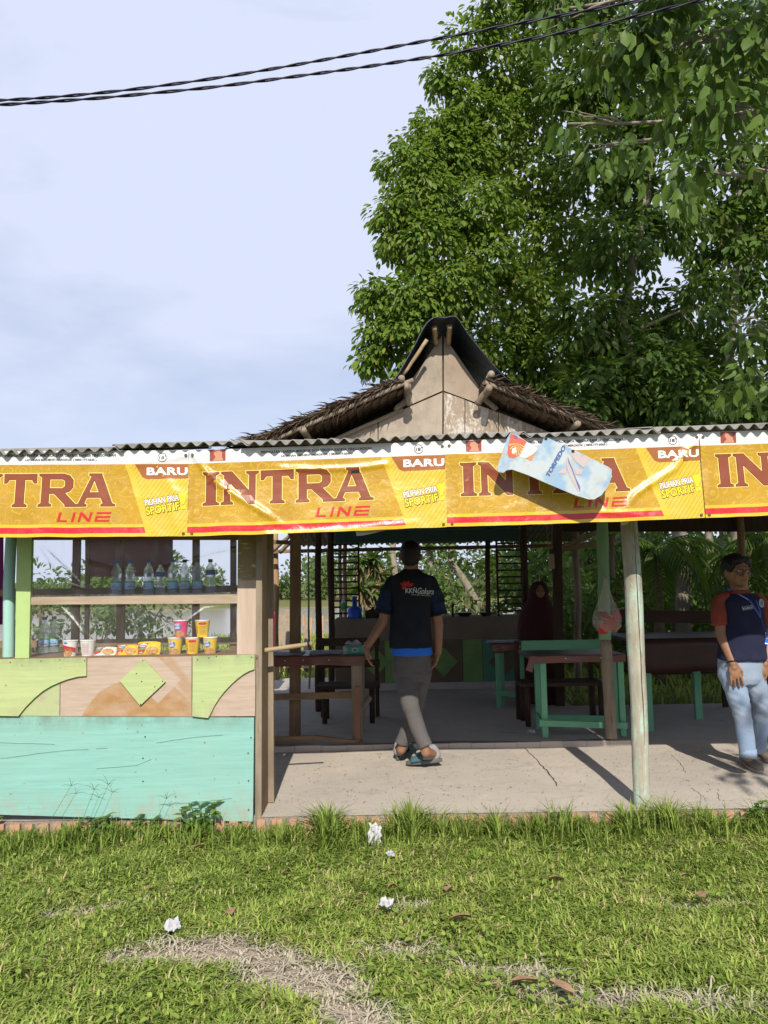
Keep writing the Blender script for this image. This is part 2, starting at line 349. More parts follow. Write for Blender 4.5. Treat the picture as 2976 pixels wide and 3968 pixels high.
MB().box((-4.4, SY+.3, .0), (-2.2, 9, .1)).box((1.97, SY+.1, 0), (7, 8.6, .115)).obj('side_floor', M['concrete_in'], None, kind='structure')
M['crack'] = mat('crack dirt', (.10, .075, .05), (.05, .04, .03), .95, 30, bs=.8, fine=60)
def crack(pts, wd):
    b = MB(); P = []
    for i in range(len(pts)-1):
        a, c = flo(*pts[i], FZ), flo(*pts[i+1], FZ)
        for q in range(8): P.append(a.lerp(c, q/8)+Vector((random.uniform(-.008, .008), random.uniform(-.01, .01), 0)))
    vs = []
    for p in P: z = FZ+.006*math.sin(p.x*3+1)*math.sin(p.y*4)+.003; ww = wd*random.uniform(.3, 1); vs += [(p.x-ww, p.y, z), (p.x+ww, p.y, z)]
    b.add(vs, [(2*i, 2*i+1, 2*i+3, 2*i+2) for i in range(len(P)-1)]); b.obj('crack', M['crack'], porch)
crack([(2036, 2898), (2080, 2950), (2128, 3000), (2165, 3052)], .006); crack([(2600, 2925), (2640, 2960), (2660, 3000)], .002); crack([(2680, 3055), (2720, 3085), (2735, 3110)], .002); crack([(2780, 3060), (2790, 3110)], .002)

# ------------------------------------------------------------------ corrugated awning over the porch
AY, WAVE = 4.425, .0748
A0, A1 = at(0, 1755, AY), at(2976, 1660, AY)
def aw_z(x): return A0.z+(x-A0.x)/(A1.x-A0.x)*(A1.z-A0.z)
AW = thing('corrugated_awning', (0, 5.2, .12), 'low corrugated grey lean-to roof on poles along the front, above the yellow banners', 'awning')
def corrugated(x0, x1, y0, y1, zf, slope, parent, m, amp=.0125, dz=0, rot=0, name='roof_sheet', wave=WAVE):
    n = int((x1-x0)/wave*12); xs = np.linspace(x0, x1, n+1); ysn = np.linspace(y0, y1, 5); vs = []
    for th in (0, .006):
        for y in ysn:
            for x in xs: vs.append((x, y+(x-x0)*rot, zf(x)+dz+(y-y0)*slope+amp*math.cos(2*math.pi*x/wave)*(1+.12*math.sin(x*7+y))+th))
    nx = n+1; ny = 5; F = []; k = nx*ny
    for l in (0, k):
        for j in range(ny-1):
            for i in range(n): F.append((l+j*nx+i, l+j*nx+i+1, l+(j+1)*nx+i+1, l+(j+1)*nx+i))
    for i in range(n): F.append((i, i+1, k+i+1, k+i)); q = (ny-1)*nx; F.append((q+i, q+i+1, k+q+i+1, k+q+i))
    return MB().add(vs, F).obj(name, m, parent, smooth=True)
x = -3.9; k = 0
while x < 5.5:
    wd = WAVE*random.choice([9, 10, 11]); corrugated(x, x+wd+WAVE*.8, AY+random.uniform(-.02, .03), 6.75, aw_z, .181, AW, M['sheet'], random.uniform(.012, .0145), (.010 if k % 2 else 0)+random.uniform(0, .006), random.uniform(-.02, .02)); x += wd; k += 1
def rough_pole(p, q, r0, r1, n=12, seg=12, wob=.008):
    p, q = Vector(p), Vector(q); b = MB(); pts = []; rad = []
    for i in range(seg+1):
        f = i/seg; c = p.lerp(q, f)+Vector((mnoise.noise((p.x*7, f*4, 1))*wob*2, mnoise.noise((p.x*7, f*4, 9))*wob*2, 0)); pts.append(c); rad.append((r0+(r1-r0)*f)*(1+.10*mnoise.noise((p.y*5, f*5, 3))))
    return b.tube(pts, rad, n, True, .05)
pb = flo(2497, 3122, FZ)
rough_pole((pb.x, pb.y+.02, -.02), tuple(at(2427, 1790, pb.y)), .053, .054, seg=18).obj('post', M['pole_pale'], AW, True)['label'] = 'thick cracked pole with flaking pale green paint'
rough_pole((at(30, 2600, 4.93).x, 4.93, 0), tuple(at(52, 1800, 4.93)), .034, .034).obj('post', M['pole_teal'], AW, True)
for xx in (-3.4, 3.9): rough_pole((xx, 4.9, 0), (xx, 4.9, aw_z(xx)+.05), .05, .05).obj('post', M['timber'], AW, True)
MB().beam((-3.9, 4.84, aw_z(-3.9)+.0), (5.5, 4.84, aw_z(5.5)+.0), .05, .08).obj('front_beam', M['timber_x'], AW)
MB().beam((-3.9, 6.5, aw_z(-3.9)+.27), (5.5, 6.5, aw_z(5.5)+.27), .05, .08).obj('rear_beam', M['timber_x'], AW)
for xx in np.arange(-3.6, 5.5, .85): MB().beam((xx, AY+.1, aw_z(xx)-.035), (xx, 6.7, aw_z(xx)+.335), .045, .06).obj('rafter', M['timber'], AW)
MB().beam((-3.9, 4.52, aw_z(-3.9)-.05), (5.5, 4.52, aw_z(5.5)-.05), .03, .04).obj('banner_rail', M['timber_x'], AW)

# ------------------------------------------------------------------ thatched hut
WY, RY = 6.13, 5.93
HUT = thing('thatched_hut', (.5, 8, .17), 'open-sided hut with plywood gable, thatched eaves and a black tarpaulin ridge', 'hut')
def wall(pts, m, y=WY, th=.012, name='gable_board'):
    return MB().slab([at(px, py, y) for px, py in pts], (0, th, 0)).obj(name, m, HUT)
t = NT('flaking plywood'); v = t.coord((2, 1, .8)); base = t.mix(t.ramp(t.noise(v, 4, 6, .6), .3, .7), (.34, .27, .20), (.24, .185, .135))
fl_ = t.ramp(t.ma('ADD', t.ma('MULTIPLY', t.noise(t.coord((3, 1, .8)), 5, 9, .75), .7), t.ma('MULTIPLY', t.noise(t.coord(), 30, 5, .7), .3)), .49, .55)
M['ply_flake'] = t.done(t.bsdf(t.mix(fl_, base, (.52, .48, .42)), .85, fl_, .4, .004))
M['ply_red'] = mat('weathered red-brown plywood', (.31, .235, .175), (.36, .30, .235), .85, 5, (1, 1, .6), bs=.3, bd=.005, fine=40, grime=.4)
wall([(1713, 1300), (1714, 1514), (1592, 1568), (1588, 1560), (1590, 1480)], M['ply'])
wall([(1720, 1300), (1850, 1490), (1870, 1545), (1848, 1561), (1720, 1514)], M['ply_red'])
wall([(1714, 1521), (1713, 1800), (1467, 1800), (1467, 1630), (1592, 1574)], M['ply'])
wall([(1463, 1633), (1463, 1800), (1060, 1800)], M['ply'])
wall([(1720, 1520), (1800, 1548), (1800, 1800), (1719, 1800)], M['ply_flake'])
wall([(1803, 1550), (1848, 1568), (1930, 1598), (1930, 1800), (1803, 1800)], M['ply_flake'])
wall([(1933, 1598), (2420, 1790), (2420, 1800), (1933, 1800)], M['ply_flake'])
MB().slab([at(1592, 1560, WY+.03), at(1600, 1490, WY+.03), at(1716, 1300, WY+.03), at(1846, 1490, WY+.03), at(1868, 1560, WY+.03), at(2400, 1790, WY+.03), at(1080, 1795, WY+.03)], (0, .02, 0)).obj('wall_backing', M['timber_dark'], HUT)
def thatch(e, b, side):                                       # eave and break points of the front edge
    e, b = Vector(e), Vector(b); s = (e-b); ln = s.length; s.normalize(); up = Vector((0, -1, 0)).cross(s); up = up if up.z > 0 else -up
    y1 = 9.9; D = Vector((0, 1, 0)); slab = MB(); q = [b+up*.0, e+up*.0]
    slab.hexa([b, e, e+D*(y1-RY), b+D*(y1-RY), b+up*.03, e+up*.03, e+D*(y1-RY)+up*.03, b+D*(y1-RY)+up*.03])
    slab = slab.obj('thatch', M['thatch'], HUT)
    n = 4200; tt = rng.random(n)**.9*ln; yy = np.where(rng.random(n) < .6, rng.uniform(-.06, .12, n), rng.uniform(0, y1-RY, n))
    P = np.array(b)+np.outer(tt, np.array(s))+np.outer(yy, [0, 1, 0])+np.outer(.026+rng.random(n)*.02, np.array(up))
    d = np.outer(np.ones(n), np.array(s))+rng.normal(0, .3, (n, 3))+np.outer(rng.random(n)*.3-.14, np.array(up))+np.outer(rng.normal(-.1, .25, n), [0, 1, 0])
    Vv, Ff = leaves(P, d, np.tile(np.array(up), (n, 1))+rng.normal(0, .5, (n, 3)), rng.uniform(.05, .17, n), rng.uniform(.003, .009, n))
    fast_mesh('thatch_straw', Vv, Ff, M['thatch'], slab, {'tint': rng.random(len(Vv))}, kind='stuff')
    un = MB(); rows = int(ln/.07)
    for i in range(rows):
        for j in range(15):
            c = b+s*(i*.07+random.uniform(-.006, .006))+D*(j*.05+.01)-up*.004; a = up*(-.004); hang = up*(-random.uniform(.018, .034))
            w2 = D*.046; p = [c+a, c+w2+a, c+w2+s*.095+hang, c+s*.095+hang+s*random.uniform(0, .012)]; un.slab(p, up*.004)
    un.obj('leaf_shingles', M['thatch_under'], slab, kind='stuff')
    return s, up
eL, bL = at(900, 1768, RY), at(1578, 1487, RY); eR, bR = at(2520, 1752, RY), at(1868, 1488, RY)
thatch(eL, bL, -1); thatch(eR, bR, 1)
def log(p, q, r, m='timber_grey', name='pole'): return rough_pole(p, q, r, r*.95, 9, 6, .004).obj(name, M[m], HUT, True)
log(at(1000, 1730, RY-.035), at(1600, 1472, RY-.035), .017, name='barge_pole'); log(at(1878, 1482, RY-.035), at(2410, 1690, RY-.035), .017, name='barge_pole')
log(at(1245, 1727, WY-.03), at(1560, 1585, WY-.03), .015, name='wall_pole')
for px, py, r in ((1174, 1665, .027), (1581, 1495, .026), (1556, 1465, .026), (1894, 1503, .028), (1904, 1448, .026), (2240, 1642, .025)):
    p = at(px, py, RY-.07); log(p, p+Vector((0, 3.6, 0)), r, name='purlin')
log(at(1582, 1505, RY+.05), at(1586, 1570, RY+.1), .026, name='strut'); log(at(1575, 1550, RY+.15), at(1530, 1590, WY-.02), .024, name='strut')
log(at(1890, 1512, RY+.03), at(1848, 1566, RY+.12), .028, name='strut'); log(at(1870, 1535, RY+.15), at(1925, 1588, WY-.02), .024, name='strut'); log(at(1180, 1668, RY+.1), at(1212, 1722, WY-.05), .022, name='strut')
# steep tarpaulin ridge
tp = [(1500, 1497), (1536, 1470), (1569, 1396), (1612, 1320), (1644, 1265), (1662, 1236), (1690, 1226), (1720, 1233), (1750, 1223), (1780, 1238), (1802, 1281), (1856, 1352), (1920, 1424), (1960, 1468), (1995, 1497)]
vs = []; tn = len(tp); yst = [5.86, 5.9, 5.96, 6.05, 6.25, 6.5, 7, 8, 10]
for yi, y in enumerate(yst):
    for i, (px, py) in enumerate(tp):
        p = at(px, py, 5.93); p.y = y; j = .018
        if yi == 0: c = at(1718, 1480, 5.93); p = p.lerp(Vector((c.x, y, c.z)), .035)
        p += Vector((mnoise.noise((i*.9, y*5, 0))*j, 0, mnoise.noise((i*.9, y*5, 7))*j)); vs.append(p)
tf = [(a*tn+i, a*tn+i+1, (a+1)*tn+i+1, (a+1)*tn+i) for a in range(len(yst)-1) for i in range(tn-1)]
tb = MB().add(vs, tf).obj('ridge_tarpaulin', M['tarp'], HUT, True); md = tb.modifiers.new('s', 'SUBSURF'); md.levels = md.render_levels = 2; md = tb.modifiers.new('t', 'SOLIDIFY'); md.thickness = .006
log(at(1683, 1268, 5.94), at(1690, 1330, 6.1), .022, 'bamboo'); log(at(1742, 1262, 5.94), at(1737, 1330, 6.1), .022, 'bamboo'); log(at(1655, 1318, 5.93), at(1562, 1452, 5.93), .016, 'bamboo', 'loose_bamboo')
# posts and beams inside
def post(px0, py0, px1, py1, Y, wpx, m='timber', z0=None, square=True):
    p = at(px0, py0, Y); q = at(px1, py1, Y); p.z = IZ if z0 is None else z0
    r = wpx*Y/FPX/2
    if square: b = MB(); b.beam(p, q, r*2, r*1.8, (0, 1, 0)); return b.obj('post', M[m], HUT, bevel=.006)
    return rough_pole(p, q, r, r).obj('post', M[m], HUT, True)
post(1143, 2847, 1146, 1900, 6.9, 40)
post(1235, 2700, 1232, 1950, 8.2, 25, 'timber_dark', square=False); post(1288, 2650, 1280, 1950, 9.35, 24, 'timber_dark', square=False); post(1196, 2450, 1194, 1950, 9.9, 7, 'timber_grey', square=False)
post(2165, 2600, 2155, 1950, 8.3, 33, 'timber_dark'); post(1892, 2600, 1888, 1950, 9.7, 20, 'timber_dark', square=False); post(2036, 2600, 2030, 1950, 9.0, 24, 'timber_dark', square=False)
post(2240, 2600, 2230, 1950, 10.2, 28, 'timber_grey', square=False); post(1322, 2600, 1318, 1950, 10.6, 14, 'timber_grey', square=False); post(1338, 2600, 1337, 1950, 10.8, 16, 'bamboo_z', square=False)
a = flo(2373, 2866, IZ); b = at(2330, 1950, 6.64)
rough_pole((a.x, a.y+.02, IZ), tuple(at(2345, 2480, 6.64)), .05, .05).obj('post', M['timber_grey'], HUT, True)
rough_pole(tuple(at(2345, 2478, 6.64)), tuple(b), .052, .05).obj('post', M['pole_green'], HUT, True)['label'] = 'upper half of leaning pole, painted green'
MB().slab([at(1300, 2060, 9.0), at(2010, 2048, 9.0), at(2010, 2095, 9.0), at(1300, 2103, 9.0)], (0, .02, 0)).slab([at(1250, 1985, 9.0), at(2010, 1985, 9.0), at(2010, 2046, 9.0), at(1250, 2057, 9.0)], (0, .03, 0)).obj('fascia_board', flat('dark teal board', (.03, .075, .075)), HUT)
MB().beam(at(1040, 2138, 10.8), at(2420, 2108, 10.8), .05, .05).obj('rear_beam', M['timber_x'], HUT); MB().beam(at(1060, 2100, 8.6), at(1250, 2108, 8.6), .045, .045).obj('tie_beam', M['timber_x'], HUT)
zb = at(1500, 2113, 11.0).z
for i in range(5): corrugated(-1.3+i*.8, -1.3+i*.8+.84, 9.6, 11.05, lambda x: zb+.3, -.2, HUT, M['sheet'], .012, .012*(i % 2), name='rear_roof_sheet')
log(at(1055, 2135, 10.6), at(1140, 2060, 10.4), .03, 'bamboo'); log(at(1085, 2140, 10.6), at(1150, 2075, 10.4), .03, 'bamboo')
rough_pole((at(1068, 2520, 10.9).x, 10.9, 0), tuple(at(1066, 2060, 10.9)), .045, .045).obj('post', M['bamboo_z'], HUT, True)
log(at(2180, 2120, 9.4), at(2330, 2055, 9), .03, 'bamboo'); log(at(2180, 2130, 9.4), at(2330, 2100, 9), .03, 'bamboo'); log(at(2370, 2070, 9.4), at(2375, 2240, 9.4), .035, 'timber_grey')
MB().slab([at(2180, 1950, 9.6), at(3300, 1950, 9.6), at(3300, 2060, 9.6), at(2180, 2060, 9.6)], (0, .02, 0)).obj('side_fascia', M['timber_dark'], HUT)

# extra roofs added at the rear on either side, to darken the hut
for sx, n_, zz in ((-4.6, 4, 2.35), (2.1, 6, 2.45)):
    for i in range(n_): corrugated(sx+i*.8, sx+i*.8+.84, 6.6, 9.7, lambda x: zz, .03, HUT, M['sheet'], .012, .012*(i % 2), name='shade_roof_sheet', wave=.08)
for xx, yy in ((-4.4, 9.5), (-1.5, 9.5), (4.4, 9.5), (6.6, 9.5)): rough_pole((xx, yy, 0), (xx, yy, 2.38), .045, .045).obj('post', M['timber'], HUT, True)

c0, c1 = Vector((pb.x, pb.y+.02, .1)), at(2427, 1790, pb.y); b = MB(); pts = []
for i in range(16): f = .18+.62*i/15; q = c0.lerp(c1, f); pts.append(q+Vector((.012+.006*mnoise.noise((f*9, 1, 0)), -.0525, 0)))
b.tube(pts, [.0006+.0022*math.sin(math.pi*i/15) for i in range(16)], 6); b.obj('drying_crack', M['timber_dark'], AW)
ng = 900; gx = rng.uniform(-.8, 3, ng); gy = rng.uniform(4.8, 6.4, ng); a_ = rng.uniform(0, 6.3, ng); V, F = leaves(np.stack([gx, gy, np.full(ng, FZ+.008)], 1), np.stack([np.cos(a_), np.sin(a_), np.zeros(ng)], 1), np.tile([0, 0, 1.], (ng, 1))+rng.normal(0, .3, (ng, 3)), rng.uniform(.004, .018, ng)*np.where(rng.random(ng) < .06, 2.2, 1), rng.uniform(.003, .008, ng))
tag(fast_mesh('floor_grit', V, F, M['thatch'], None, kind='stuff'), 'bits of straw and grit scattered on the porch concrete', 'grit')
# ------------------------------------------------------------------ banners
BY = 4.47
KZ = (at(1200, 1796, BY).z-at(1200, 2078, BY).z)/282
SEAM = [(-255, 1803), (735, 1797), (1729, 1761), (2713, 1727), (3700, 1693)]
RIDGE = {0: [([(60, 30), (80, 120), (90, 260)], .003, 16), ([(870, 60), (930, 150), (985, 190)], .004, 14), ([(985, 10), (900, 30), (760, 42)], .006, 9), ([(930, 240), (960, 330)], .004, 12)],
         1: [([(16, 5), (45, 57), (111, 130), (190, 184), (268, 232), (360, 297)], .0125, 9), ([(760, 76), (690, 84), (617, 87), (466, 86), (300, 70)], .0085, 8), ([(990, 30), (960, 120), (940, 200)], .004, 10), ([(20, 20), (25, 120), (20, 300)], .004, 9), ([(300, 330), (600, 322), (900, 305)], .005, 8)],
         2: [([(985, 15), (940, 62), (887, 131), (780, 194), (723, 231), (690, 280)], .012, 9), ([(10, 10), (70, 120), (100, 260)], .005, 12), ([(5, 20), (120, 80), (260, 150)], .005, 12), ([(600, 290), (700, 300), (820, 330)], .006, 9), ([(20, 60), (50, 200), (40, 320)], .004, 10)],
         3: [([(12, 20), (25, 150), (20, 320)], .005, 9), ([(990, 20), (900, 120), (700, 240)], .01, 10)]}
def ridge_h(rs, u, v):
    h = 0
    for pts, amp, sg in rs:
        best = 1e9; bt = 0; n = len(pts)-1
        for i in range(n):
            (x0, y0), (x1, y1) = pts[i], pts[i+1]; dx, dy = x1-x0, y1-y0; t = max(0, min(1, ((u-x0)*dx+(v-y0)*dy)/(dx*dx+dy*dy)))
            d = (u-x0-t*dx)**2+(v-y0-t*dy)**2
            if d < best: best = d; bt = (i+t)/n
        h += amp*math.exp(-best/(2*sg*sg))*min(1, 5*(1-bt)+.15)
    return h
def banner_pt(k, u, v, lift=0.0):
    (x0, y0), (x1, y1) = SEAM[k], SEAM[k+1]; p = at(x0, y0, BY).lerp(at(x1, y1, BY), u/990)
    sag = .004*math.sin(math.pi*u/990)*min(1, v/300) if k in (1, 2) else 0
    wob = .006*mnoise.noise((u*.006+k*9, v*.008, 2))+.002*mnoise.noise((u*.02+k*5, v*.025, 5))
    z = p.z-(v-47)*KZ-sag-.004*mnoise.noise((u*.01+k*3, 0, 3))*(v/330)
    return Vector((p.x, BY+.004*(k % 2)-ridge_h(RIDGE[k], u, v)+wob-lift-.03*max(0, v-100)/230, z))
t = NT('banner print'); u = t.attr('pu'); v = t.attr('pv'); cv = t.n('ShaderNodeCombineXYZ'); t.put(cv.inputs[0], u); t.put(cv.inputs[1], v)
def lines(sc, k, wd, det=1):
    n = t.noise(cv.outputs[0], sc, det, .5, .6); fr = t.ma('FRACT', t.ma('MULTIPLY', n, k)); return t.ma('LESS_THAN', t.ma('ABSOLUTE', t.ma('SUBTRACT', fr, .5)), wd)
vo = t.n('ShaderNodeTexVoronoi'); t.put(vo.inputs['Vector'], cv.outputs[0]); vo.inputs['Scale'].default_value = .0095; vo.inputs['Randomness'].default_value = .8
rg = t.ma('LESS_THAN', t.ma('ABSOLUTE', t.ma('SUBTRACT', t.ma('FRACT', t.ma('MULTIPLY', t.ma('ADD', vo.outputs['Distance'], t.ma('MULTIPLY', t.noise(cv.outputs[0], .035, 2, .5), .22)), 6.5)), .5)), .10)
inn = t.ma('LESS_THAN', vo.outputs['Distance'], .42)
orn = t.ma('MAXIMUM', t.ma('MULTIPLY', rg, inn), t.ma('MULTIPLY', lines(.012, 9, .085), t.ma('SUBTRACT', 1, inn)))
deep = t.ramp(t.noise(cv.outputs[0], .006, 2, .5), .35, .65)
gold = t.mix(deep, (.46, .265, .010), (.40, .225, .007)); gold = t.mix(t.ma('MULTIPLY', orn, .42), gold, (.60, .43, .06))
wl = t.ma('ADD', 743-47*.34, t.ma('MULTIPLY', v, .34)); wedge = t.ma('GREATER_THAN', u, wl); w2 = t.ma('GREATER_THAN', u, t.ma('ADD', wl, 24))
ht = t.ma('FRACT', t.ma('MULTIPLY', t.ma('ADD', u, t.ma('MULTIPLY', v, .72)), .058)); hatch = t.ma('MULTIPLY', t.ma('LESS_THAN', ht, .17), w2)
wy = t.mix(t.ma('MULTIPLY', hatch, .75), (.62, .43, .035), (.36, .21, .01)); col = t.mix(wedge, gold, wy)
col = t.mix(t.ma('MULTIPLY', t.ma('GREATER_THAN', v, 281), t.ma('SUBTRACT', 1, w2)), col, (.66, .42, .02))
red = t.ma('MULTIPLY', t.ma('MULTIPLY', t.ma('GREATER_THAN', v, 293), t.ma('LESS_THAN', v, 316)), t.ma('LESS_THAN', u, t.ma('ADD', 728, t.ma('MULTIPLY', v, .33))))
col = t.mix(red, col, (.52, .015, .025)); col = t.mix(t.ma('LESS_THAN', v, 47), col, (.66, .66, .67))
dust = t.ramp(t.ma('ADD', t.ma('MULTIPLY', t.noise(cv.outputs[0], .008, 7, .65), .6), t.ma('MULTIPLY', t.noise(cv.outputs[0], .05, 5, .7), .4)), .45, .7); col = t.mix(t.ma('MULTIPLY', dust, .14), col, (.42, .37, .27))
M['banner'] = t.done(t.bsdf(col, t.ma('ADD', .24, t.ma('MULTIPLY', dust, .2)), t.noise(cv.outputs[0], .022, 5, .6, .8), .14, .03, spec=.5))
P_ = lambda n, c: flat(n, c, .28, .5)
M['p_brown'] = P_('print brown', (.235, .058, .022)); M['p_cream'] = P_('print cream', (.80, .62, .16)); M['p_red'] = P_('print red', (.52, .02, .02)); M['p_white'] = P_('print white', (.82, .82, .82))
M['p_dark'] = P_('print dark', (.03, .028, .028)); M['p_yellow'] = P_('print yellow', (.82, .66, .02)); M['p_tag'] = P_('print tag brown', (.33, .115, .03)); M['p_rust'] = P_('print rust', (.30, .07, .04)); M['p_skin'] = P_('print skin', (.55, .26, .17))
LET = {'I': (60, [[(0, 0), (60, 0), (60, 6), (48, 12), (48, 115), (60, 121), (60, 127), (0, 127), (0, 121), (12, 115), (12, 12), (0, 6)]]),
       'N': (142, [[(0, 0), (44, 0), (44, 6), (33, 12), (33, 85), (108, 0), (130, 0), (130, 115), (142, 121), (142, 127), (96, 127), (96, 121), (107, 115), (107, 50), (40, 127), (0, 127), (0, 121), (11, 115), (11, 12), (0, 6)]]),
       'T': (125, [[(36, 0), (90, 0), (90, 6), (79, 12), (79, 106), (106, 106), (115, 92), (125, 92), (125, 127), (0, 127), (0, 92), (10, 92), (19, 106), (46, 106), (46, 12), (36, 6)]]),
       'R': (150, [[(0, 0), (50, 0), (50, 6), (40, 12), (40, 50), (60, 50), (104, 7), (104, 0), (152, 0), (152, 7), (142, 10), (100, 53), (120, 60), (132, 75), (132, 102), (118, 120), (95, 127), (0, 127), (0, 121), (11, 115), (11, 12), (0, 6)], [(40, 70), (40, 107), (90, 107), (101, 100), (101, 78), (90, 70)]]),
       'A': (152, [[(0, 0), (42, 0), (42, 6), (33, 11), (43, 34), (97, 34), (107, 11), (98, 6), (98, 0), (152, 0), (152, 6), (140, 11), (98, 121), (98, 127), (50, 127), (50, 121), (60, 117), (12, 11), (0, 6)], [(51, 53), (90, 53), (70, 104)]])}
def moved(vf, x, y, a=0): c, s = math.cos(a), math.sin(a); return [(x+c*p-s*q, y+s*p+c*q) for p, q in vf[0]], vf[1]
def join(l):
    V, F = [], []
    for v, f in l: F += [tuple(i+len(V) for i in q) for q in f]; V += v
    return V, F
PR = []                                                        # (name, 2D shape in banner units with y up, lift, material)
ux = 57; big = []; rim = []; drk = []
for ch in 'INTRA':
    wd, lp = LET[ch]; q = [[(x+ux, y-211) for x, y in l] for l in lp]; ux += wd+(10 if ch != 'R' else -6)
    big.append(poly2d(q)); rim.append(poly2d(q, 4.5)); drk.append(poly2d(q, 1.5))
PR += [('letter_rim', join(rim), .0012, 'p_cream'), ('letter_shade', join(drk), .0020, 'p_dark'), ('letters', join(big), .0028, 'p_brown')]
# the squared slanted word under it
def sq(ch):
    if ch == 'L': return [[(0, 0), (38, 0), (38, 7), (10, 7), (10, 37), (0, 37)]]
    if ch == 'I': return [[(0, 0), (10, 0), (10, 37), (0, 37)]]
    if ch == 'N': return [[(0, 0), (9, 0), (9, 25), (38, 0), (48, 0), (48, 37), (39, 37), (39, 12), (10, 37), (0, 37)]]
    return None
ln = []; ux = 489
for ch in 'LINE':
    if ch == 'E':
        for a, b in ((0, 7), (15, 22), (30, 37)): ln.append(poly2d([[(ux+x+y*.25, y-271) for x, y in ((0, a), (56, a), (56, b), (0, b))]]))
        ln.append(poly2d([[(ux+x+y*.25, y-271) for x, y in ((0, 7.01), (9, 7.01), (9, 14.99), (0, 14.99))]])); ux += 60
    else:
        q = sq(ch); ln.append(poly2d([[(ux+x+y*.25, y-271) for x, y in l] for l in q])); ux += max(p[0] for p in q[0])+16
PR.append(('small_word', join(ln), .0014, 'p_red'))
PR.append(('corner_tag', poly2d([[(782, -48), (989, -48), (989, -104), (830, -106), (812, -98)]]), .0010, 'p_tag'))
PR.append(('tag_word', moved(text2d('BARU', 158, 30, .035, 0, 1.05), 828, -91), .0018, 'p_white'))
ang = math.radians(9)
PR.append(('slogan_back', moved(text2d('PILIHAN PRIA', 134, 28, .05, 0, .98), 827, -213, ang), .0010, 'p_dark')); PR.append(('slogan', moved(text2d('PILIHAN PRIA', 131, 24, .012, 0, .98), 828, -211, ang), .0019, 'p_white'))
PR.append(('slogan_back', moved(text2d('SPORTIF', 133, 36, .055), 832, -250, ang), .0012, 'p_dark')); PR.append(('slogan', moved(text2d('SPORTIF', 129, 31, .018), 833, -247, ang), .0021, 'p_yellow'))
PR.append(('exclamation', join([poly2d([[(955, -165), (986, -158), (976, -205), (966, -207)]]), poly2d([[(964, -212), (984, -209), (983, -222), (963, -224)]])]), .0022, 'p_yellow'))
PR.append(('warning_text', join([moved(text2d('PERINGATAN : KARENA MEROKOK SAYA TERKENA KANKER TENGGOROKAN', 428, 10.5, .03), 279, -17), moved(text2d('LAYANAN BERHENTI MEROKOK ( 0800-177-6565 )', 275, 10.5, .03), 357, -35)]), .0012, 'p_dark'))
cir = [(math.cos(a)*18, math.sin(a)*18) for a in np.linspace(0, 2*math.pi, 25)[:-1]]; ci2 = [(x*.88, y*.88) for x, y in cir]
PR.append(('age_mark', join([moved(poly2d([cir, ci2]), 888, -22), moved(text2d('18', 19, 13, .03), 877, -29), moved(text2d('+', 7, 7, .03), 897, -20)]), .0012, 'p_dark'))
PR.append(('warning_picture', poly2d([[(81, 4), (142, 4), (142, -40), (81, -40)]]), .0010, 'p_rust'))
PR.append(('warning_picture', poly2d([[(100, -4), (118, 0), (130, -8), (128, -22), (134, -39), (92, -39), (104, -25), (96, -14)]]), .0018, 'p_skin'))
PR = [(n, gridcut(*vf, 22) if n not in ('warning_text',) else gridcut(*vf, 60), lf, m) for n, vf, lf, m in PR]
LAB = ['leftmost yellow vinyl banner, cut off by the left edge, above the display counter', 'yellow banner with long glossy diagonal fold, above the doorway man',
       'yellow banner half covered by the bottle-shaped sign', 'rightmost yellow banner showing only its first letters at the right edge']
M['eyelet'] = flat('brass eyelet', (.12, .09, .05), .4)
for k in range(4):
    c = banner_pt(k, 495, 331); T = thing('vinyl_banner', (c.x, c.y, c.z), LAB[k], 'banner', 'banners along the awning')
    U = np.concatenate([np.linspace(0, 990, 150)]); Vv = np.linspace(-6, 329, 52); vs = []; pu = []; pv = []
    for v_ in Vv:
        for u_ in U: vs.append(banner_pt(k, u_-4*(k < 3), v_)); pu.append(u_); pv.append(v_)
    n = len(U); F = [(j*n+i, j*n+i+1, (j+1)*n+i+1, (j+1)*n+i) for j in range(len(Vv)-1) for i in range(n-1)]
    fast_mesh('vinyl', vs, F, M['banner'], T, {'pu': pu, 'pv': pv}, True)
    for nme, vf, lf, m in PR: printed(nme, vf, lambda x, y: banner_pt(k, x-4*(k < 3), -y, lf), M[m], T)
    for uu, vv in ((12, 14), (14, 318), (976, 14), (972, 318)):
        p = banner_pt(k, uu, vv, .002); MB().tube([p+Vector((0, .002, 0)), p-Vector((0, .003, 0))], .009, 10).obj('eyelet', M['eyelet'], T)
# torn white backing hanging below the banners
M['torn'] = mat('torn vinyl back', (.62, .60, .55), (.5, .48, .43), .6, 9, bs=.3)
for nm, pts, lab in (('vinyl_scrap', [(1375, 2050), (1545, 2040), (1480, 2058), (1440, 2068), (1405, 2075), (1382, 2076)], 'torn white vinyl scrap hanging under the banner above the man'), ('vinyl_scrap', [(2400, 2010), (2455, 2008), (2430, 2030), (2410, 2036)], 'small torn white scrap under the banner beside the pale green pole')):
    P = [at(x, y, BY+.035) for x, y in pts]; b = MB().slab(P, (0, .003, 0)).obj(nm, M['torn']); tag(b, lab, 'scrap', 'torn scraps under the banners')

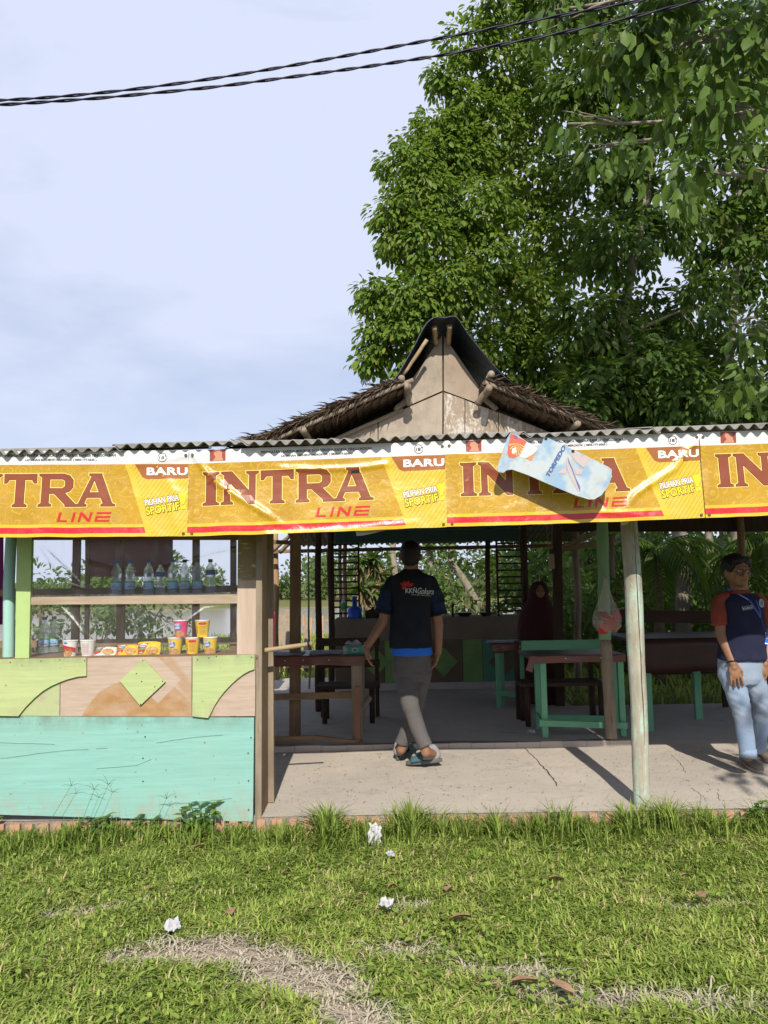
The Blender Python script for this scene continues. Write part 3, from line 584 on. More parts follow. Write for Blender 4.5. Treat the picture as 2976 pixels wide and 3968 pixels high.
# ------------------------------------------------------------------ bottle-shaped sign
SGY = 4.355
def sgp(x, y, l=0): return at(1900+x/3.016, 1620+y/3.016, SGY-.06*max(0, (y-200))/700-l)
SG = thing('bottle_sign', tuple(sgp(750, 560)), 'faded pale blue bottle-shaped board hanging askew in front of a banner', 'sign')
OUT = [(238, 168), (200, 230), (150, 370), (105, 500), (80, 590), (95, 630), (150, 640), (195, 608), (255, 600), (450, 670), (700, 780), (1000, 905), (1150, 950), (1215, 950), (1300, 900), (1380, 790), (1415, 700), (1420, 600), (1380, 570), (1160, 460), (880, 325), (635, 215), (600, 300), (540, 325), (440, 285), (340, 215)]
t = NT('sign face'); v = t.coord(); bl = t.mix(t.ramp(t.noise(t.coord((1, 1, 1), (0, .6, 0)), 7, 3, .5), .45, .55), (.36, .41, .43), (.19, .31, .43)); dt = t.ramp(t.noise(v, 16, 8, .75), .52, .68)
bl = t.mix(t.ma('MULTIPLY', dt, .75), bl, (.33, .32, .26)); bl = t.mix(t.ma('MULTIPLY', t.ramp(t.noise(v, 9, 8, .7), .56, .68), .8), bl, (.28, .27, .2)); M['sign'] = t.done(t.bsdf(bl, .5, t.noise(v, 30, 5), .2, .004))
poly_o = poly2d([OUT]); vv, ff = gridcut(*poly_o, 80)
b = MB(); b.add([sgp(x, y) for x, y in vv], ff); b.slab([sgp(x, y, -.002) for x, y in OUT], (0, .012, 0)); b.obj('board', M['sign'], SG)
S_ = lambda nm, pts, c, l: printed(nm, gridcut(*poly2d(pts), 80), lambda x, y: sgp(x, y, l), flat('sign '+nm, c, .5), SG)
S_('label', [[(240, 178), (425, 272), (330, 440), (270, 470), (215, 458), (197, 410), (207, 330)]], (.55, .07, .03), .0012)
for i, a in enumerate(np.linspace(.3, 2.9, 9)):
    q = (315, 290); S_('label_ray', [[q, (q[0]+math.cos(a)*95*1.0, q[1]+math.sin(a)*150), (q[0]+math.cos(a+.14)*95, q[1]+math.sin(a+.14)*150)]], (.75, .36, .08), .002)
S_('label_box', [[(255, 360), (300, 340), (305, 400), (255, 418)]], (.75, .62, .55), .0026); S_('label_mark', [[(270, 190), (320, 215), (325, 245), (290, 240)]], (.12, .06, .25), .0026)
S_('label_side', [[(432, 282), (550, 350), (530, 400), (420, 468), (340, 450)]], (.62, .61, .55), .0012); S_('label_foot', [[(547, 372), (482, 502), (412, 467), (492, 424)]], (.50, .19, .06), .002)
S_('big_letter', [[(905, 450), (960, 560), (1000, 700), (1055, 855), (1020, 850), (930, 690), (888, 540), (884, 480)]], (.40, .33, .32), .0020)
S_('big_letter', [[(790, 650), (840, 586), (882, 590), (895, 640), (880, 652)]], (.40, .33, .32), .0020); S_('big_letter', [[(985, 592), (1088, 600), (1060, 660), (1000, 660)]], (.40, .33, .32), .0020)
S_('big_letter', [[(915, 400), (958, 368), (1062, 452), (1110, 432), (1166, 466), (1092, 582), (1000, 510)]], (.40, .33, .32), .0020)
S_('letter_edge', [[(905, 450), (930, 520), (960, 590), (1000, 700), (1050, 800), (1052, 850), (1030, 820), (985, 690), (945, 590), (912, 515)]], (.07, .11, .3), .0030)
tx = moved(text2d('TORPEDO', 405, 52, .05, .25), 0, 0); c60 = math.atan2(350, 200)
def tfn(x, y): return sgp(690+x*math.cos(c60)+(-math.sin(c60))*y*1.0, 690-x*math.sin(c60)-math.cos(c60)*y, .0026)
printed('lettering', gridcut(*tx, 60), tfn, flat('sign lettering', (.02, .08, .26), .5), SG)
for px, py in ((650, 235), (965, 385)): p = sgp(px, py, .004); MB().box((p.x-.008, p.y-.006, p.z-.006), (p.x+.008, p.y+.008, p.z+.006)).obj('clip', M['timber_dark'], SG)
# ------------------------------------------------------------------ overhead cables
M['cable'] = flat('black cable', (.012, .011, .03), .45)
def cable(pts, lab, Y):
    P = [at(x, y, Y) for x, y in pts]; T = thing('twisted_cable', tuple(P[len(P)//2]), lab, 'cable', 'overhead cables'); N_ = 700
    xs_ = [p.x for p in P]; zs = [p.z for p in P]; X = np.linspace(xs_[0], xs_[-1], N_); Z = np.interp(X, xs_, zs); ker = np.ones(61)/61; Zp = np.pad(Z, 30, mode='edge'); Z = np.where((np.arange(N_) > 40)*(np.arange(N_) < N_-40), np.convolve(Zp, ker, 'valid'), Z)
    for s in (0, math.pi):
        b = MB(); b.tube([(x, Y+.0065*math.sin(x*15+s+1.5*math.sin(x*2)), z+.0065*math.cos(x*15+s+1.5*math.sin(x*2))) for x, z in zip(X, Z)], .0068, 6); b.obj('strand', M['cable'], T, True)
cable([(-2200, 460), (-600, 405), (0, 392), (300, 372), (700, 325), (1000, 278), (1500, 187), (2000, 92), (2500, 0), (3300, -160), (4500, -420)], 'upper of the two twisted black cables crossing the sky', 5.4)
cable([(-2200, 470), (-600, 420), (0, 407), (160, 405), (400, 372), (650, 362), (1000, 315), (1500, 249), (2000, 165), (2400, 80), (2720, 0), (3300, -140), (4500, -440)], 'lower of the two twisted black cables crossing the sky', 5.25)
# ------------------------------------------------------------------ display counter
PY = 4.738
DC = thing('display_counter', (-1.5, 4.907, .12), 'painted plywood sales counter with clear film front, turquoise base and lime green diamond', 'counter')
def panel_paint(nm, paint, under, zt, zb, xr=None, peel=.60):
    t = NT(nm); v = t.coord(); sp = t.n('ShaderNodeSeparateXYZ'); tcn = t.n('ShaderNodeTexCoord'); t.put(sp.inputs[0], tcn.outputs['Object']); X, Z = sp.outputs[0], sp.outputs[2]
    br = t.noise(t.coord((1.5, 1, 26)), 2.4, 5, .6, .3); big = t.noise(v, 2.1, 6, .65); col = t.mix(t.ramp(br, .32, .68), paint, tuple(x*.84 for x in paint)); col = t.mix(t.ma('MULTIPLY', t.ramp(big, .4, .75), .45), col, (paint[0]*1.15, paint[1]*.9, paint[2]*.88))
    up_ = t.ma('MULTIPLY', t.ma('SUBTRACT', Z, zt-.10), 8, 0, True); mil = t.ma('MULTIPLY', t.ramp(t.noise(t.coord((1, 1, .5)), 8, 7, .7), .38, .62), t.ma('MULTIPLY', up_, .75)); col = t.mix(mil, col, (.13, .15, .10))
    lo = t.ma('MULTIPLY', t.ma('SUBTRACT', zb+.20, Z), 5, 0, True); mud = t.ma('MULTIPLY', t.ramp(t.noise(t.coord((1, 1, .6)), 11, 8, .75), .44, .62), t.ma('MULTIPLY', lo, .7)); col = t.mix(mud, col, (.34, .27, .19))
    a = t.noise(v, 15, 8, .7); thr = a if xr is None else t.ma('ADD', a, t.ma('MULTIPLY', t.ma('SUBTRACT', X, xr), .09)); pl = t.ramp(thr, peel, peel+.04); sc = t.ma('MULTIPLY', t.ramp(t.noise(t.coord((2.5, 3, 60)), 1.3, 4, .6, .4), .69, .73), .5); m = t.ma('MAXIMUM', pl, sc); col = t.mix(m, col, under)
    spot = t.ramp(t.noise(v, 34, 3, .5), .70, .73); col = t.mix(t.ma('MULTIPLY', spot, .6), col, (.12, .12, .09))
    return t.done(t.bsdf(col, .62, t.ma('ADD', t.ma('MULTIPLY', m, -.7), t.ma('MULTIPLY', br, .5)), .45, .004, spec=.3))
M['teal'] = panel_paint('turquoise paint', (.24, .48, .425), (.44, .32, .27), .61, .0, .75, .63)
M['lime'] = panel_paint('lime paint', (.42, .51, .235), (.33, .27, .16), .98, .55, None, .66)
M['lime_post'] = painted('lime post paint', (.40, .54, .21), (.34, .29, .16), .70, .2)
M['lime_pale'] = painted('thin lime paint', (.42, .47, .245), (.42, .34, .25), .58, .3)
def sl(nm, pts, m, y, th=.012, parent=DC, f=lambda p: p, bev=0): return MB().slab([at(*f(p), y) for p in pts], (0, th, 0)).obj(nm, m, parent, bevel=bev)
z6 = lambda p: (p[0]/1.508, 2500+p[1]/1.508)
sl('base_panel', [(-600, 2766), (984, 2781), (980, 3184), (700, 3177), (-600, 3140)], M['teal'], PY)
# split lines in the turquoise ply
M['split'] = flat('split ply', (.20, .36, .28), .9)
for pts in ([(-20, 568), (100, 572), (240, 575), (335, 578)], [(0, 662), (60, 655), (250, 628), (400, 612), (540, 606)], [(915, 570), (1000, 556), (1130, 538), (1335, 520)], [(560, 722), (800, 700), (900, 660)], [(930, 930), (1180, 915), (1390, 888)], [(560, 604), (640, 602)]):
    b = MB(); up = []; dn = []
    for i in range(len(pts)-1):
        for q in range(6):
            f = q/6; x = pts[i][0]+(pts[i+1][0]-pts[i][0])*f; y = pts[i][1]+(pts[i+1][1]-pts[i][1])*f+random.uniform(-1.2, 1.2); up.append((x, y-random.uniform(.3, 2.2))); dn.append((x, y+random.uniform(.3, 1.6)))
    n = len(up); b.add([at(*z6(p), PY-.003) for p in up]+[at(*z6(p), PY-.0045) for p in dn], [(i, i+1, n+i+1, n+i) for i in range(n-1)]); b.obj('split', M['split'], DC)
for x, y in ((848, 535), (836, 660), (836, 795), (1070, 995), (1467, 540), (1450, 630), (1453, 792), (1453, 962)): p = at(*z6((x, y)), PY); MB().tube([p+Vector((0, .002, 0)), p-Vector((0, .004, 0))], .004, 7).obj('nail', M['black'], DC)
# stained middle board: the ghost of an old painted arch and diamond
CX, CZ = at(*z6((815, 560)), PY).x, at(*z6((815, 560)), PY).z; PX = 1/1.508*PY/FPX; o_ = Vector((-1.5, 4.907, .12))
t = NT('stained plywood'); sp = t.n('ShaderNodeSeparateXYZ'); tcn = t.n('ShaderNodeTexCoord'); t.put(sp.inputs[0], tcn.outputs['Object']); X, Z = sp.outputs[0], sp.outputs[2]
nz = t.noise(t.coord(), 9, 5, .6); wob = t.ma('MULTIPLY', t.ma('SUBTRACT', nz, .5), .03)
dx = t.ma('SUBTRACT', X, CX-o_.x); dz = t.ma('SUBTRACT', Z, CZ-o_.z); rr = t.ma('ADD', t.ma('SQRT', t.ma('ADD', t.ma('MULTIPLY', dx, dx), t.ma('MULTIPLY', dz, dz))), wob)
gx, gz = at(*z6((925, 205)), PY).x-o_.x, at(*z6((925, 205)), PY).z-o_.z
man = t.ma('ADD', t.ma('ABSOLUTE', t.ma('SUBTRACT', X, gx)), t.ma('ABSOLUTE', t.ma('SUBTRACT', Z, gz)))
arch = t.ramp(rr, 355*PX, 362*PX, (1, 1, 1), (0, 0, 0)); ghost = t.ramp(man, 128*PX, 134*PX, (1, 1, 1), (0, 0, 0))
vx = at(*z6((1060, 150)), PY).x-o_.x; band = t.ramp(t.ma('ABSOLUTE', t.ma('ADD', t.ma('SUBTRACT', X, vx), t.ma('MULTIPLY', t.ma('SUBTRACT', Z, gz), .75))), 30*PX, 60*PX, (1, 1, 1), (0, 0, 0))
st = t.ma('MULTIPLY', t.ma('MAXIMUM', t.ma('MULTIPLY', arch, t.ma('SUBTRACT', 1, ghost)), t.ma('MULTIPLY', band, t.ma('MULTIPLY', t.ma('SUBTRACT', 1, ghost), .7))), t.ramp(t.noise(t.coord(), 5, 6, .65), .15, .55))
grain = t.noise(t.coord((1, 1, 9)), 8, 5, .6); base = t.mix(t.ramp(grain, .35, .65), (.46, .36, .285), (.39, .30, .235)); brown = t.mix(t.ramp(t.noise(t.coord((1.5, 1, 3)), 7, 5, .6), .35, .65), (.34, .18, .065), (.40, .26, .15))
M['stained'] = t.done(t.bsdf(t.mix(st, base, brown), .75, grain, .2, .004))
sl('back_board', [z6((354, 78)), z6((1120, 66)), z6((1120, 418)), z6((352, 414))], M['stained'], PY-.004)
sl('back_board', [z6((1124, 64)), z6((1492, 55)), z6((1490, 414)), z6((1124, 417))], M['stained'], PY-.004)
sl('back_board', [z6((-900, 92)), z6((350, 78)), z6((348, 414)), z6((-900, 405))], M['lime_pale'], PY-.004)
sl('curved_trim', [z6(p) for p in [(-700, 98), (505, 72), (504, 180), (455, 184), (400, 198), (355, 214), (300, 238), (250, 268), (200, 310), (150, 360), (106, 415), (-300, 408), (-700, 400)]], M['lime'], PY-.018)
sl('curved_trim', [z6(p) for p in [(1128, 66), (1488, 54), (1486, 140), (1455, 152), (1420, 171), (1385, 198), (1350, 230), (1312, 270), (1280, 311), (1255, 350), (1235, 390), (1216, 426), (1122, 416)]], M['lime'], PY-.018)
sl('diamond', [z6(p) for p in [(838, 80), (965, 215), (818, 354), (700, 210)]], M['lime'], PY-.018)
for x, y in ((835, 90), (950, 210), (828, 212), (905, 243), (820, 345), (798, 165), (1155, 85), (1220, 75), (1265, 66), (1470, 70), (60, 100), (240, 92), (350, 86), (495, 90)): p = at(*z6((x, y)), PY-.018); MB().tube([p+Vector((0, .002, 0)), p-Vector((0, .003, 0))], .0035, 7).obj('nail', M['timber_dark'], DC)
# pillars, shelf, frame
IY = 4.822
sl('pillar', [(66, 2040), (124, 2040), (112, 2556), (58, 2556)], M['lime_post'], IY, .03)
t = NT('half painted pillar'); g = t.noise(t.coord((14, 14, 1)), 2, 5, .6); sp = t.n('ShaderNodeSeparateXYZ'); tcn = t.n('ShaderNodeTexCoord'); t.put(sp.inputs[0], tcn.outputs['Object'])
raw = t.mix(t.ramp(g, .35, .65), (.50, .40, .32), (.42, .32, .25)); old = t.mix(t.ramp(t.noise(t.coord((1, 1, 5)), 9, 6, .7), .56, .6), (.27, .19, .115), (.36, .55, .22))
M['pillar_r'] = t.done(t.bsdf(t.mix(t.ma('MULTIPLY', t.ma('SUBTRACT', t.ma('ADD', sp.outputs[2], t.ma('MULTIPLY', g, .02)), 1.42), 70, 0, True), raw, old), .8, g, .4, .005))
sl('pillar', [(922, 2040), (992, 2040), (992, 2541), (918, 2543)], M['pillar_r'], IY, .03)
sl('shelf', [(121, 2314), (920, 2303), (920, 2338), (118, 2343)], wood('shelf wood', (.45, .36, .28), (.36, .28, .2), 'x'), IY, .36)
sl('top_rail', [(124, 2052), (922, 2052), (922, 2092), (124, 2092)], M['timber_x'], IY+.005, .03)
zs = at(500, 2543, 4.817).z
MB().box((-3.2, PY+.014, zs-.02), (-.79, 5.197, zs)).obj('sill', M['timber_x'], DC)
for px, wp in ((296, 28), (340, 14), (470, 30), (760, 26), (905, 22)):
    p = at(px, 2300, 5.177); MB().box((p.x-wp*.00085, 5.157, .12), (p.x+wp*.00085, 5.187, 2.02)).obj('rear_upright', M['timber'], DC)
for zz in (1.46, 1.90, 1.12): MB().box((-3.2, 5.142, zz), (-.79, 5.157, zz+.045)).obj('rear_rail', M['timber_x'], DC)
def yp(px, Y): return at(px, 2500, Y).x
x0, x1 = at(987, 2800, 4.757).x, at(1011, 2800, 4.757).x
MB().hexa([Vector(p) for p in [(x0, 4.761, .05), (x1, 4.761, .05), (x1, 4.817, .05), (x0, 4.817, .05), (x0+.012, 4.761, 2.05), (x1+.012, 4.761, 2.05), (x1+.012, 4.817, 2.05), (x0+.012, 4.817, 2.05)]]).obj('corner_timber', M['timber_grey'], DC)
MB().box((x1-.012, 4.82, .12), (x1-.004, 5.057, 2.02)).obj('side_board', wood('side ply', (.36, .25, .14), (.27, .18, .10), 'z'), DC)
MB().box((x1-.005, 5.062, .12), (x1+.032, 5.107, 2.05)).obj('rear_timber', M['timber_grey'], DC)
rp = rough_pole(at(1006, 2523, 4.897), at(1212, 2494, 4.897), .016, .014, 10, 6, .003).obj('bamboo_rail', M['bamboo'], DC, True)
p = at(1192, 2497, 4.897); MB().tube([p, p+Vector((.014, 0, .002))], .0175, 10).obj('tape', M['black'], rp, True)
# clear film
t = NT('clear film'); hz = t.noise(t.coord((6, 1, 2), (0, .5, 0)), 3, 6, .7); tr = t.n('ShaderNodeBsdfTransparent'); tr.inputs[0].default_value = (.93, .94, .93, 1)
gl = t.n('ShaderNodeBsdfGlossy'); gl.inputs['Roughness'].default_value = .16; b_ = t.n('ShaderNodeBump'); b_.inputs['Strength'].default_value = .25; b_.inputs['Distance'].default_value = .01; t.put(b_.inputs['Height'], hz); t.put(gl.inputs['Normal'], b_.outputs[0])
df = t.n('ShaderNodeBsdfDiffuse'); df.inputs[0].default_value = (.8, .8, .8, 1); m1 = t.n('ShaderNodeMixShader'); m1.inputs[0].default_value = .5; t.put(m1.inputs[1], gl.outputs[0]); t.put(m1.inputs[2], df.outputs[0])
m2 = t.n('ShaderNodeMixShader'); t.put(m2.inputs[0], t.ma('ADD', .07, t.ma('MULTIPLY', t.ramp(hz, .5, .75), .10))); t.put(m2.inputs[1], tr.outputs[0]); t.put(m2.inputs[2], m1.outputs[0]); m3 = t.n('ShaderNodeMixShader'); d3 = t.bsdf((.8, .8, .8), .35, None, spec=.6); t.put(m3.inputs[0], t.ma('MULTIPLY', t.attr('fold_glint'), t.ma('ADD', .25, t.ma('MULTIPLY', t.ramp(t.noise(t.coord(), 60, 4, .7), .4, .6), .6)))); t.put(m3.inputs[1], m2.outputs[0]); t.put(m3.inputs[2], d3); M['film'] = t.done(m3.outputs[0])  # white along the folds: sky reflections painted in as diffuse colour
z5 = lambda x, y: (x/1.58, 2050+y/1.58)
FR = [([z5(245, 110), z5(330, 240), z5(430, 330), z5(545, 365)], .007, 5), ([z5(300, 130), z5(420, 250), z5(520, 350)], .006, 4), ([z5(260, 100), z5(360, 190), z5(480, 300)], .004, 7), ([z5(550, 200), z5(680, 240), z5(900, 265), z5(1100, 215)], .006, 4), ([z5(1450, 120), z5(1300, 150), z5(1150, 200), z5(900, 260)], .005, 5),
      ([z5(375, 470), z5(460, 560), z5(540, 665)], .007, 4), ([z5(1190, 455), z5(1060, 560), z5(905, 660)], .008, 4), ([z5(1440, 460), z5(1250, 480), z5(1000, 660)], .006, 5), ([z5(150, 480), z5(200, 600), z5(180, 760)], .004, 6)]
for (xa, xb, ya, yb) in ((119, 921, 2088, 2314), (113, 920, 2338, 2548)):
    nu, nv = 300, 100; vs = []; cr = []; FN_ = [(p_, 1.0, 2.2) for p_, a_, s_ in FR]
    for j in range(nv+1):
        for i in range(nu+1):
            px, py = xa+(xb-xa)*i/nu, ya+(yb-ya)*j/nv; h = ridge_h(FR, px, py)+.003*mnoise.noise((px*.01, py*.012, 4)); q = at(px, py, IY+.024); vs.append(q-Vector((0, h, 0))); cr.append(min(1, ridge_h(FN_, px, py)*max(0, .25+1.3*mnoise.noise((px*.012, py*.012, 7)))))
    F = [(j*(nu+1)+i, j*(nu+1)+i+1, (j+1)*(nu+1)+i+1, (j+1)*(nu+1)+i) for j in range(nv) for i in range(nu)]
    fast_mesh('film_pane', vs, F, M['film'], DC, {'fold_glint': cr}, True)

# ------------------------------------------------------------------ goods on the counter
t = NT('clear plastic'); gl = t.n('ShaderNodeBsdfGlass'); gl.inputs['IOR'].default_value = 1.2; gl.inputs['Roughness'].default_value = .04; gl.inputs[0].default_value = (.9, .95, .97, 1); tr = t.n('ShaderNodeBsdfTransparent'); tr.inputs[0].default_value = (.93, .96, .98, 1)
m1 = t.n('ShaderNodeMixShader'); m1.inputs[0].default_value = .62; t.put(m1.inputs[1], gl.outputs[0]); t.put(m1.inputs[2], tr.outputs[0]); df = t.n('ShaderNodeBsdfDiffuse'); df.inputs[0].default_value = (.72, .80, .86, 1); m2 = t.n('ShaderNodeMixShader'); m2.inputs[0].default_value = .16; t.put(m2.inputs[1], m1.outputs[0]); t.put(m2.inputs[2], df.outputs[0]); M['pet'] = t.done(m2.outputs[0])
M['cap_blue'] = flat('blue cap', (.03, .10, .35), .4); M['cap_dark'] = flat('dark cap', (.02, .02, .03), .4); M['lab_sky'] = flat('sky blue label', (.27, .55, .85), .4); M['lab_navy'] = flat('navy label', (.02, .06, .30), .4); M['lab_green'] = flat('green label strip', (.12, .35, .12), .4); M['lab_red'] = flat('label red', (.45, .03, .06), .4)
def curve_print(T, txt, c, r, z, wd, ht, m, ang=0, bold=.03):
    v, f = gridcut(*text2d(txt, wd, ht, bold), .012)
    printed('lettering', (v, f), lambda x, y: Vector((c.x+math.sin(ang+(x-wd/2)/r)*(r+.0012), c.y-math.cos(ang+(x-wd/2)/r)*(r+.0012), z+y)), m, T)
PB = [(.0, 0), (.030, 0), (.033, .006), (.033, .03), (.031, .04), (.033, .05), (.033, .10), (.0295, .112), (.029, .122), (.033, .134), (.033, .155), (.029, .178), (.020, .198), (.0125, .208), (.0125, .222)]
def bottle(px, pyb, Y, lab, kind, sc=1.0, ang=0):
    c = at(px, pyb, Y); T = thing('water_bottle', tuple(c), lab, 'bottle', 'water bottles on the counter')
    MB().lathe(c, [(r*sc, z*sc) for r, z in PB], 18).obj('body', M['pet'], T, True)
    MB().lathe(c+Vector((0, 0, .220*sc)), [(.0, 0), (.0155*sc, 0), (.0155*sc, .017*sc), (.013*sc, .02*sc), (0, .02*sc)], 14).obj('cap', M['cap_dark' if kind else 'cap_blue'], T, True)
    if kind != 1:
        lb = MB().lathe(c+Vector((0, 0, .045*sc)), [(.0336*sc, 0), (.0340*sc, .001), (.0340*sc, .049*sc), (.0336*sc, .05*sc)], 18).obj('label_band', M['lab_sky'], T, True)
        MB().lathe(c+Vector((0, 0, .088*sc)), [(.0343*sc, 0), (.0344*sc, .008*sc)], 18).obj('label_stripe', M['lab_green'], lb, True)
        curve_print(lb, 'Le', c, .0345*sc, c.z+.069*sc, .012*sc, .010*sc, M['lab_red'], ang); curve_print(lb, 'Minerale', c, .0345*sc, c.z+.055*sc, .042*sc, .011*sc, M['lab_red'], ang)
    else:
        MB().lathe(c+Vector((0, 0, .135*sc)), [(.0336*sc, 0), (.0338*sc, .001), (.0325*sc, .03*sc), (.0315*sc, .031*sc)], 18).obj('label_band', M['lab_navy'], T, True)
xs_ = [451, 503, 575, 620, 668, 715, 765, 815]; kinds = [0, 0, 0, 1, 0, 2, 2, 1]; angs = [0, .6, -.5, 0, -.9, .1, -.1, 0]
labs = ['leftmost plastic water bottle on the upper counter shelf, sky blue label', 'second bottle from the left on the upper counter shelf', 'third upper-shelf bottle, sky blue label, beside the navy one', 'short upper-shelf bottle with a navy label between sky blue ones', 'fifth upper-shelf bottle from the left, label turned aside', 'sixth upper-shelf bottle with dark cap and sky blue label facing out', 'seventh upper-shelf bottle, dark cap, beside the last navy-labelled one', 'rightmost upper-shelf bottle with dark cap and navy shoulder label']
for i in range(8): bottle(xs_[i], 2309-(xs_[i]-451)*.012, 5.007, labs[i], kinds[i], .96 if i != 3 else .9, angs[i])
bottle(170, 2530, 5.077, 'front bottle of the pair on the lower shelf by the lime pillar', 0, .97, .3); bottle(207, 2526, 5.127, 'rear bottle of the pair on the lower shelf by the lime pillar', 0, .97, .2)
M['cup_white'] = flat('cup white', (.75, .74, .72), .45); M['cup_red'] = flat('cup red', (.55, .02, .02), .45); M['cup_yellow'] = flat('cup yellow', (.80, .52, .02), .45); M['cup_pink'] = flat('cup pink', (.70, .05, .20), .45); M['cup_blue'] = flat('cup blue', (.05, .2, .55), .45); M['noodle'] = mat('noodle picture', (.62, .40, .14), (.45, .16, .05), .5, 60, fine=120)
M['brown_ink'] = flat('brown ink', (.25, .09, .02), .5)
def cup(px, pyb, Y, lab, body, kind):
    c = at(px, pyb, Y); T = thing('noodle_cup', tuple(c), lab, 'noodle cup', 'instant noodle cups on the counter'); h = .104; R = lambda z: .034+.013*z/h
    MB().lathe(c, [(0, 0), (.034, 0), (.047, h), (0, h)], 24).obj('cup', M[body], T, False); MB().lathe(c+Vector((0, 0, h)), [(.0475, -.003), (.0485, 0), (.0475, .003), (0, .004)], 24).obj('lid', M['cup_white'], T, True)
    def decal(nm, pts, m, off=.0012): printed(nm, gridcut(*poly2d(pts), .012), lambda x, y: Vector((c.x+math.sin(x/.041)*(R(y)+off), c.y-math.cos(x/.041)*(R(y)+off), c.z+y)), M[m], T)
    el = lambda x, y, a, b, n=18: [(x+a*math.cos(q), y+b*math.sin(q)) for q in np.linspace(0, 2*math.pi, n+1)[:-1]]
    def word(s, x, y, wd, ht, m, a=0): printed('lettering', gridcut(*moved(text2d(s, wd, ht, .04), x, y, a), .012), lambda x, y: Vector((c.x+math.sin(x/.041)*(R(y)+.0022), c.y-math.cos(x/.041)*(R(y)+.0022), c.z+y)), M[m], T)
    if kind == 'pop': decal('picture', [el(.0, .022, .034, .019)], 'noodle'); decal('badge', [el(-.012, .066, .022, .024)], 'cup_blue'); word('POP', -.028, .068, .03, .016, 'cup_white', .15); word('MIE', -.026, .050, .03, .015, 'cup_white', .15)
    elif kind == 'info':
        decal('badge', [el(.008, .086, .024, .009)], 'cup_red')
        for k in range(7): decal('print_line', [[(-.012, .068-k*.008), (.03-.004*(k % 3), .068-k*.008), (.03-.004*(k % 3), .070-k*.008), (-.012, .070-k*.008)]], 'brown_ink')
        for k in range(4): decal('print_dot', [el(-.028, .065-k*.012, .005, .004, 8)], 'cup_red')
    elif kind == 'red': decal('sash', [[(-.05, .085), (.05, .06), (.05, .03), (.0, .045), (-.05, .03)]], 'cup_red'); decal('picture', [el(.0, .032, .028, .026)], 'noodle'); decal('badge', [el(-.012, .092, .012, .006)], 'cup_blue')
    elif kind == 'plain':
        for k in range(9): decal('print_line', [[(-.02, .085-k*.008), (.02, .085-k*.008), (.02, .087-k*.008), (-.02, .087-k*.008)]], 'lab_red')
cup(272, 2547, 4.912, 'white and red noodle cup at the left end of the lower shelf row', 'cup_white', 'red'); cup(340, 2546, 4.912, 'white noodle cup turned to its ingredients text, left of the packets', 'cup_white', 'plain')
cup(679, 2536, 4.937, 'yellow noodle cup, bottom left of the little pyramid', 'cup_yellow', 'pop'); cup(746, 2536, 4.937, 'yellow noodle cup turned to its text, bottom middle of the pyramid', 'cup_yellow', 'info'); cup(815, 2534, 4.937, 'yellow noodle cup, bottom right of the little pyramid', 'cup_yellow', 'pop')
cz = at(700, 2536, 4.937).z+.109
for px, lab, bd, kd in ((701, 'pink noodle cup standing on top of the yellow cups', 'cup_pink', 'pop'), (785, 'yellow noodle cup with text, on top of the pyramid', 'cup_yellow', 'info')):
    p = at(px, 2468, 4.937); n0 = len(bpy.data.objects); cup(px, 2468, 4.937, lab, bd, kd); 
def packet(px, py, Y, wd, ht, base, lab, tilt):
    c = at(px, py, Y); T = thing('noodle_packet', tuple(c), lab, 'noodle packet', 'noodle packets on the counter'); n, k = 18, 12
    def S(x, y, sgn, l=0):
        e = (1-abs(2*x-1)**4)*(1-abs(2*y-1)**3); w_ = .006*mnoise.noise((x*6, y*6, px)); q = Vector(((x-.5)*wd*(1-.06*abs(2*y-1)), -sgn*(.022*e+.001)-l-w_*e, y*ht*(1-.08*abs(2*x-1)**3))); return c+Matrix.Rotation(tilt, 3, 'X') @ q
    vs = []; F = []
    for sgn in (1, -1):
        o = len(vs)
        for j in range(k+1):
            for i in range(n+1): vs.append(S(i/n, j/k, sgn))
        F += [(o+j*(n+1)+i, o+j*(n+1)+i+1, o+(j+1)*(n+1)+i+1, o+(j+1)*(n+1)+i) for j in range(k) for i in range(n)]
    MB().add(vs, F).obj('wrapper', M[base], T, True)
    D = lambda nm, pts, m, l: printed(nm, gridcut(*poly2d(pts), .06), lambda x, y: S(x, y, 1, l), M[m], T)
    el = lambda x, y, a, b: [(x+a*math.cos(q), y+b*math.sin(q)) for q in np.linspace(0, 2*math.pi, 17)[:-1]]
    D('red_panel', [[(.03, .88), (.5, .86), (.45, .62), (.35, .25), (.05, .12)]], 'cup_red', .0015); D('green_panel', [[(.06, .52), (.42, .55), (.38, .42), (.06, .40)]], 'lab_green', .0024); D('picture', [el(.68, .36, .26, .27)], 'noodle', .0017)
    D('badge', [el(.27, .72, .19, .12)], 'cup_white', .0025); printed('lettering', gridcut(*moved(text2d('Indomie', .32, .14, .04), .11, .65), .06), lambda x, y: S(x, y, 1, .0034), M['cup_blue'], T)
    if base == 'cup_yellow': printed('lettering', gridcut(*moved(text2d('ori', .14, .14, .04), .12, .16), .06), lambda x, y: S(x, y, 1, .0034), M['cup_white'], T)
packet(402, 2546, 4.907, .14, .078, 'cup_white', 'white noodle packet lying left of two yellow packets', -.7); packet(488, 2545, 4.907, .14, .088, 'cup_yellow', 'yellow noodle packet between the white one and the upright one', -.6); packet(575, 2543, 4.907, .148, .094, 'cup_yellow', 'right yellow noodle packet standing more upright', -.25)

